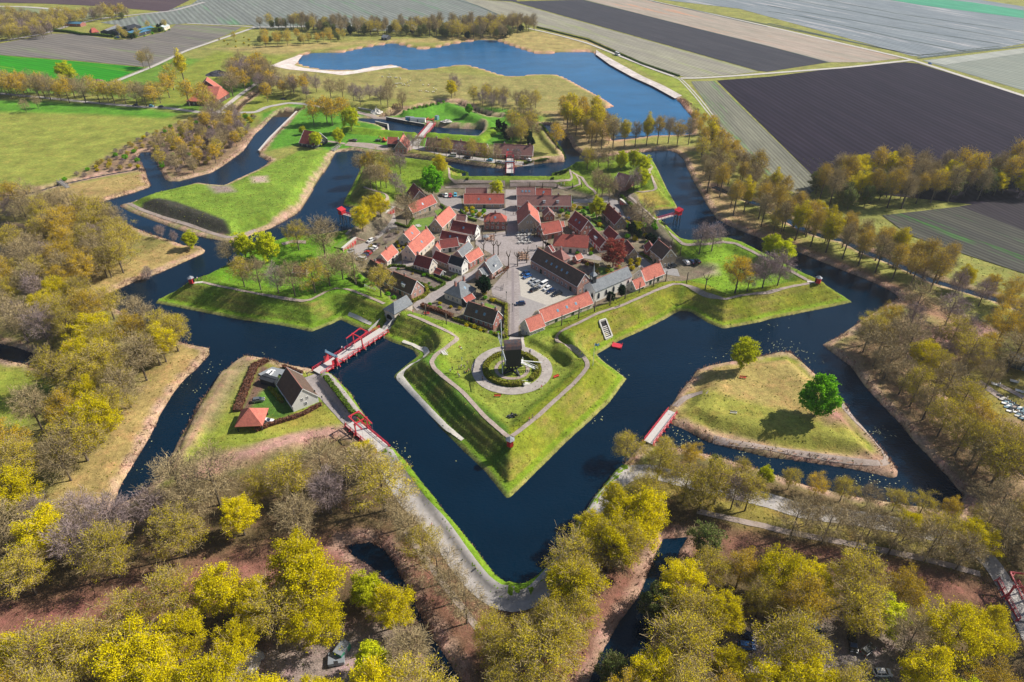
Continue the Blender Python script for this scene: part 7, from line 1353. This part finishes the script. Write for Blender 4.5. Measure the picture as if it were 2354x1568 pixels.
o_=un(OUTER); A=along(o_,9,2.6); B=along(un(RRAV),10,2.2); C_=along(un(SDITCH),26,3.2); D_=along(un(EDITCH),8,2); E_2=along(un(Q("21 0,1080 300,1010 600,960 800,900")),16,3,False); L_=along(un(Q("02 1500,900 1560,960 1640,1010 1670,1080")),50,6,False); K_=along(un(Q("01 1130,1060 1200,1050 1300,1000 1310,960")),30,4,False); P_=np.concatenate([A,B,C_,D_,E_2,L_,K_,along(WATERS[10],6,2),along(WATERS[3],6,2)])
zz=hz(P_[:,0],P_[:,1]); ok=(zz>-.35)&(zz<1.6)&((np.sin(P_[:,0]*.21+2*np.sin(P_[:,1]*.17))+rng.uniform(-.9,.9,len(P_)))>-.35); P_=P_[ok]; zz=zz[ok]
keep=~inside(P_[:,0],P_[:,1],un(Q("V 550,400 790,340 780,400 700,500 560,565 280,500 280,460 460,415"))) ; P_=P_[keep]; zz=zz[keep]
k=len(P_); hh=rng.uniform(.4,1.15,k); up=np.stack([rng.normal(0,.25,k),rng.normal(0,.25,k),np.ones(k)],1)*(hh/2)[:,None]; a=rng.uniform(0,PI,k); sd=np.stack([np.cos(a),np.sin(a),0*a],1)*rng.uniform(.04,.14,(k,1))
quadcloud('reeds',np.stack([P_[:,0],P_[:,1],np.maximum(zz,0)+hh*.4],1),sd,up,LM['reed'],'dry pinkish reeds along the outer water edges','reeds')
# undergrowth clumps on the fort faces and rough meadows
T_=rng.uniform([-230,80],[230,420],(52000,2)); zt=hz(T_[:,0],T_[:,1]); inf=inside(T_[:,0],T_[:,1],un(FORT)); inf2=inside(T_[:,0],T_[:,1],VILL); ok=(zt>.5)&((inf&~inf2)|(~inf)&(rng.random(len(T_))<.55)); T_=T_[ok]; zt=zt[ok]
k=len(T_); hh=rng.uniform(.12,.38,k); up=np.stack([rng.normal(0,.4,k),rng.normal(0,.4,k),np.ones(k)],1)*(hh/2)[:,None]; a=rng.uniform(0,PI,k); sd=np.stack([np.cos(a),np.sin(a),0*a],1)*rng.uniform(.10,.30,(k,1))
quadcloud('grass_tufts',np.stack([T_[:,0],T_[:,1],zt+hh*.4],1),sd,up,leafmat('grass tufts',(.22,.27,.03),(.30,.26,.08),.2),'low grass tufts on banks and meadows','grass')



place_trees()
# ------------------------------------------------------------ thin spring haze over the whole place
hb=MB().box(-1500,1500,-60,2600,-3,CAMH+12); m=bpy.data.materials.new('haze air'); m.use_nodes=True; n=m.node_tree; n.nodes.clear(); o_=n.nodes.new('ShaderNodeOutputMaterial'); v_=n.nodes.new('ShaderNodeVolumePrincipled'); v_.inputs['Color'].default_value=(.80,.88,1,1); v_.inputs['Density'].default_value=.00008; v_.inputs['Anisotropy'].default_value=.3; n.links.new(v_.outputs[0],o_.inputs['Volume'])
tag(hb.build('haze',m),'thin pale haze that fades the far fields','haze',None,'stuff')
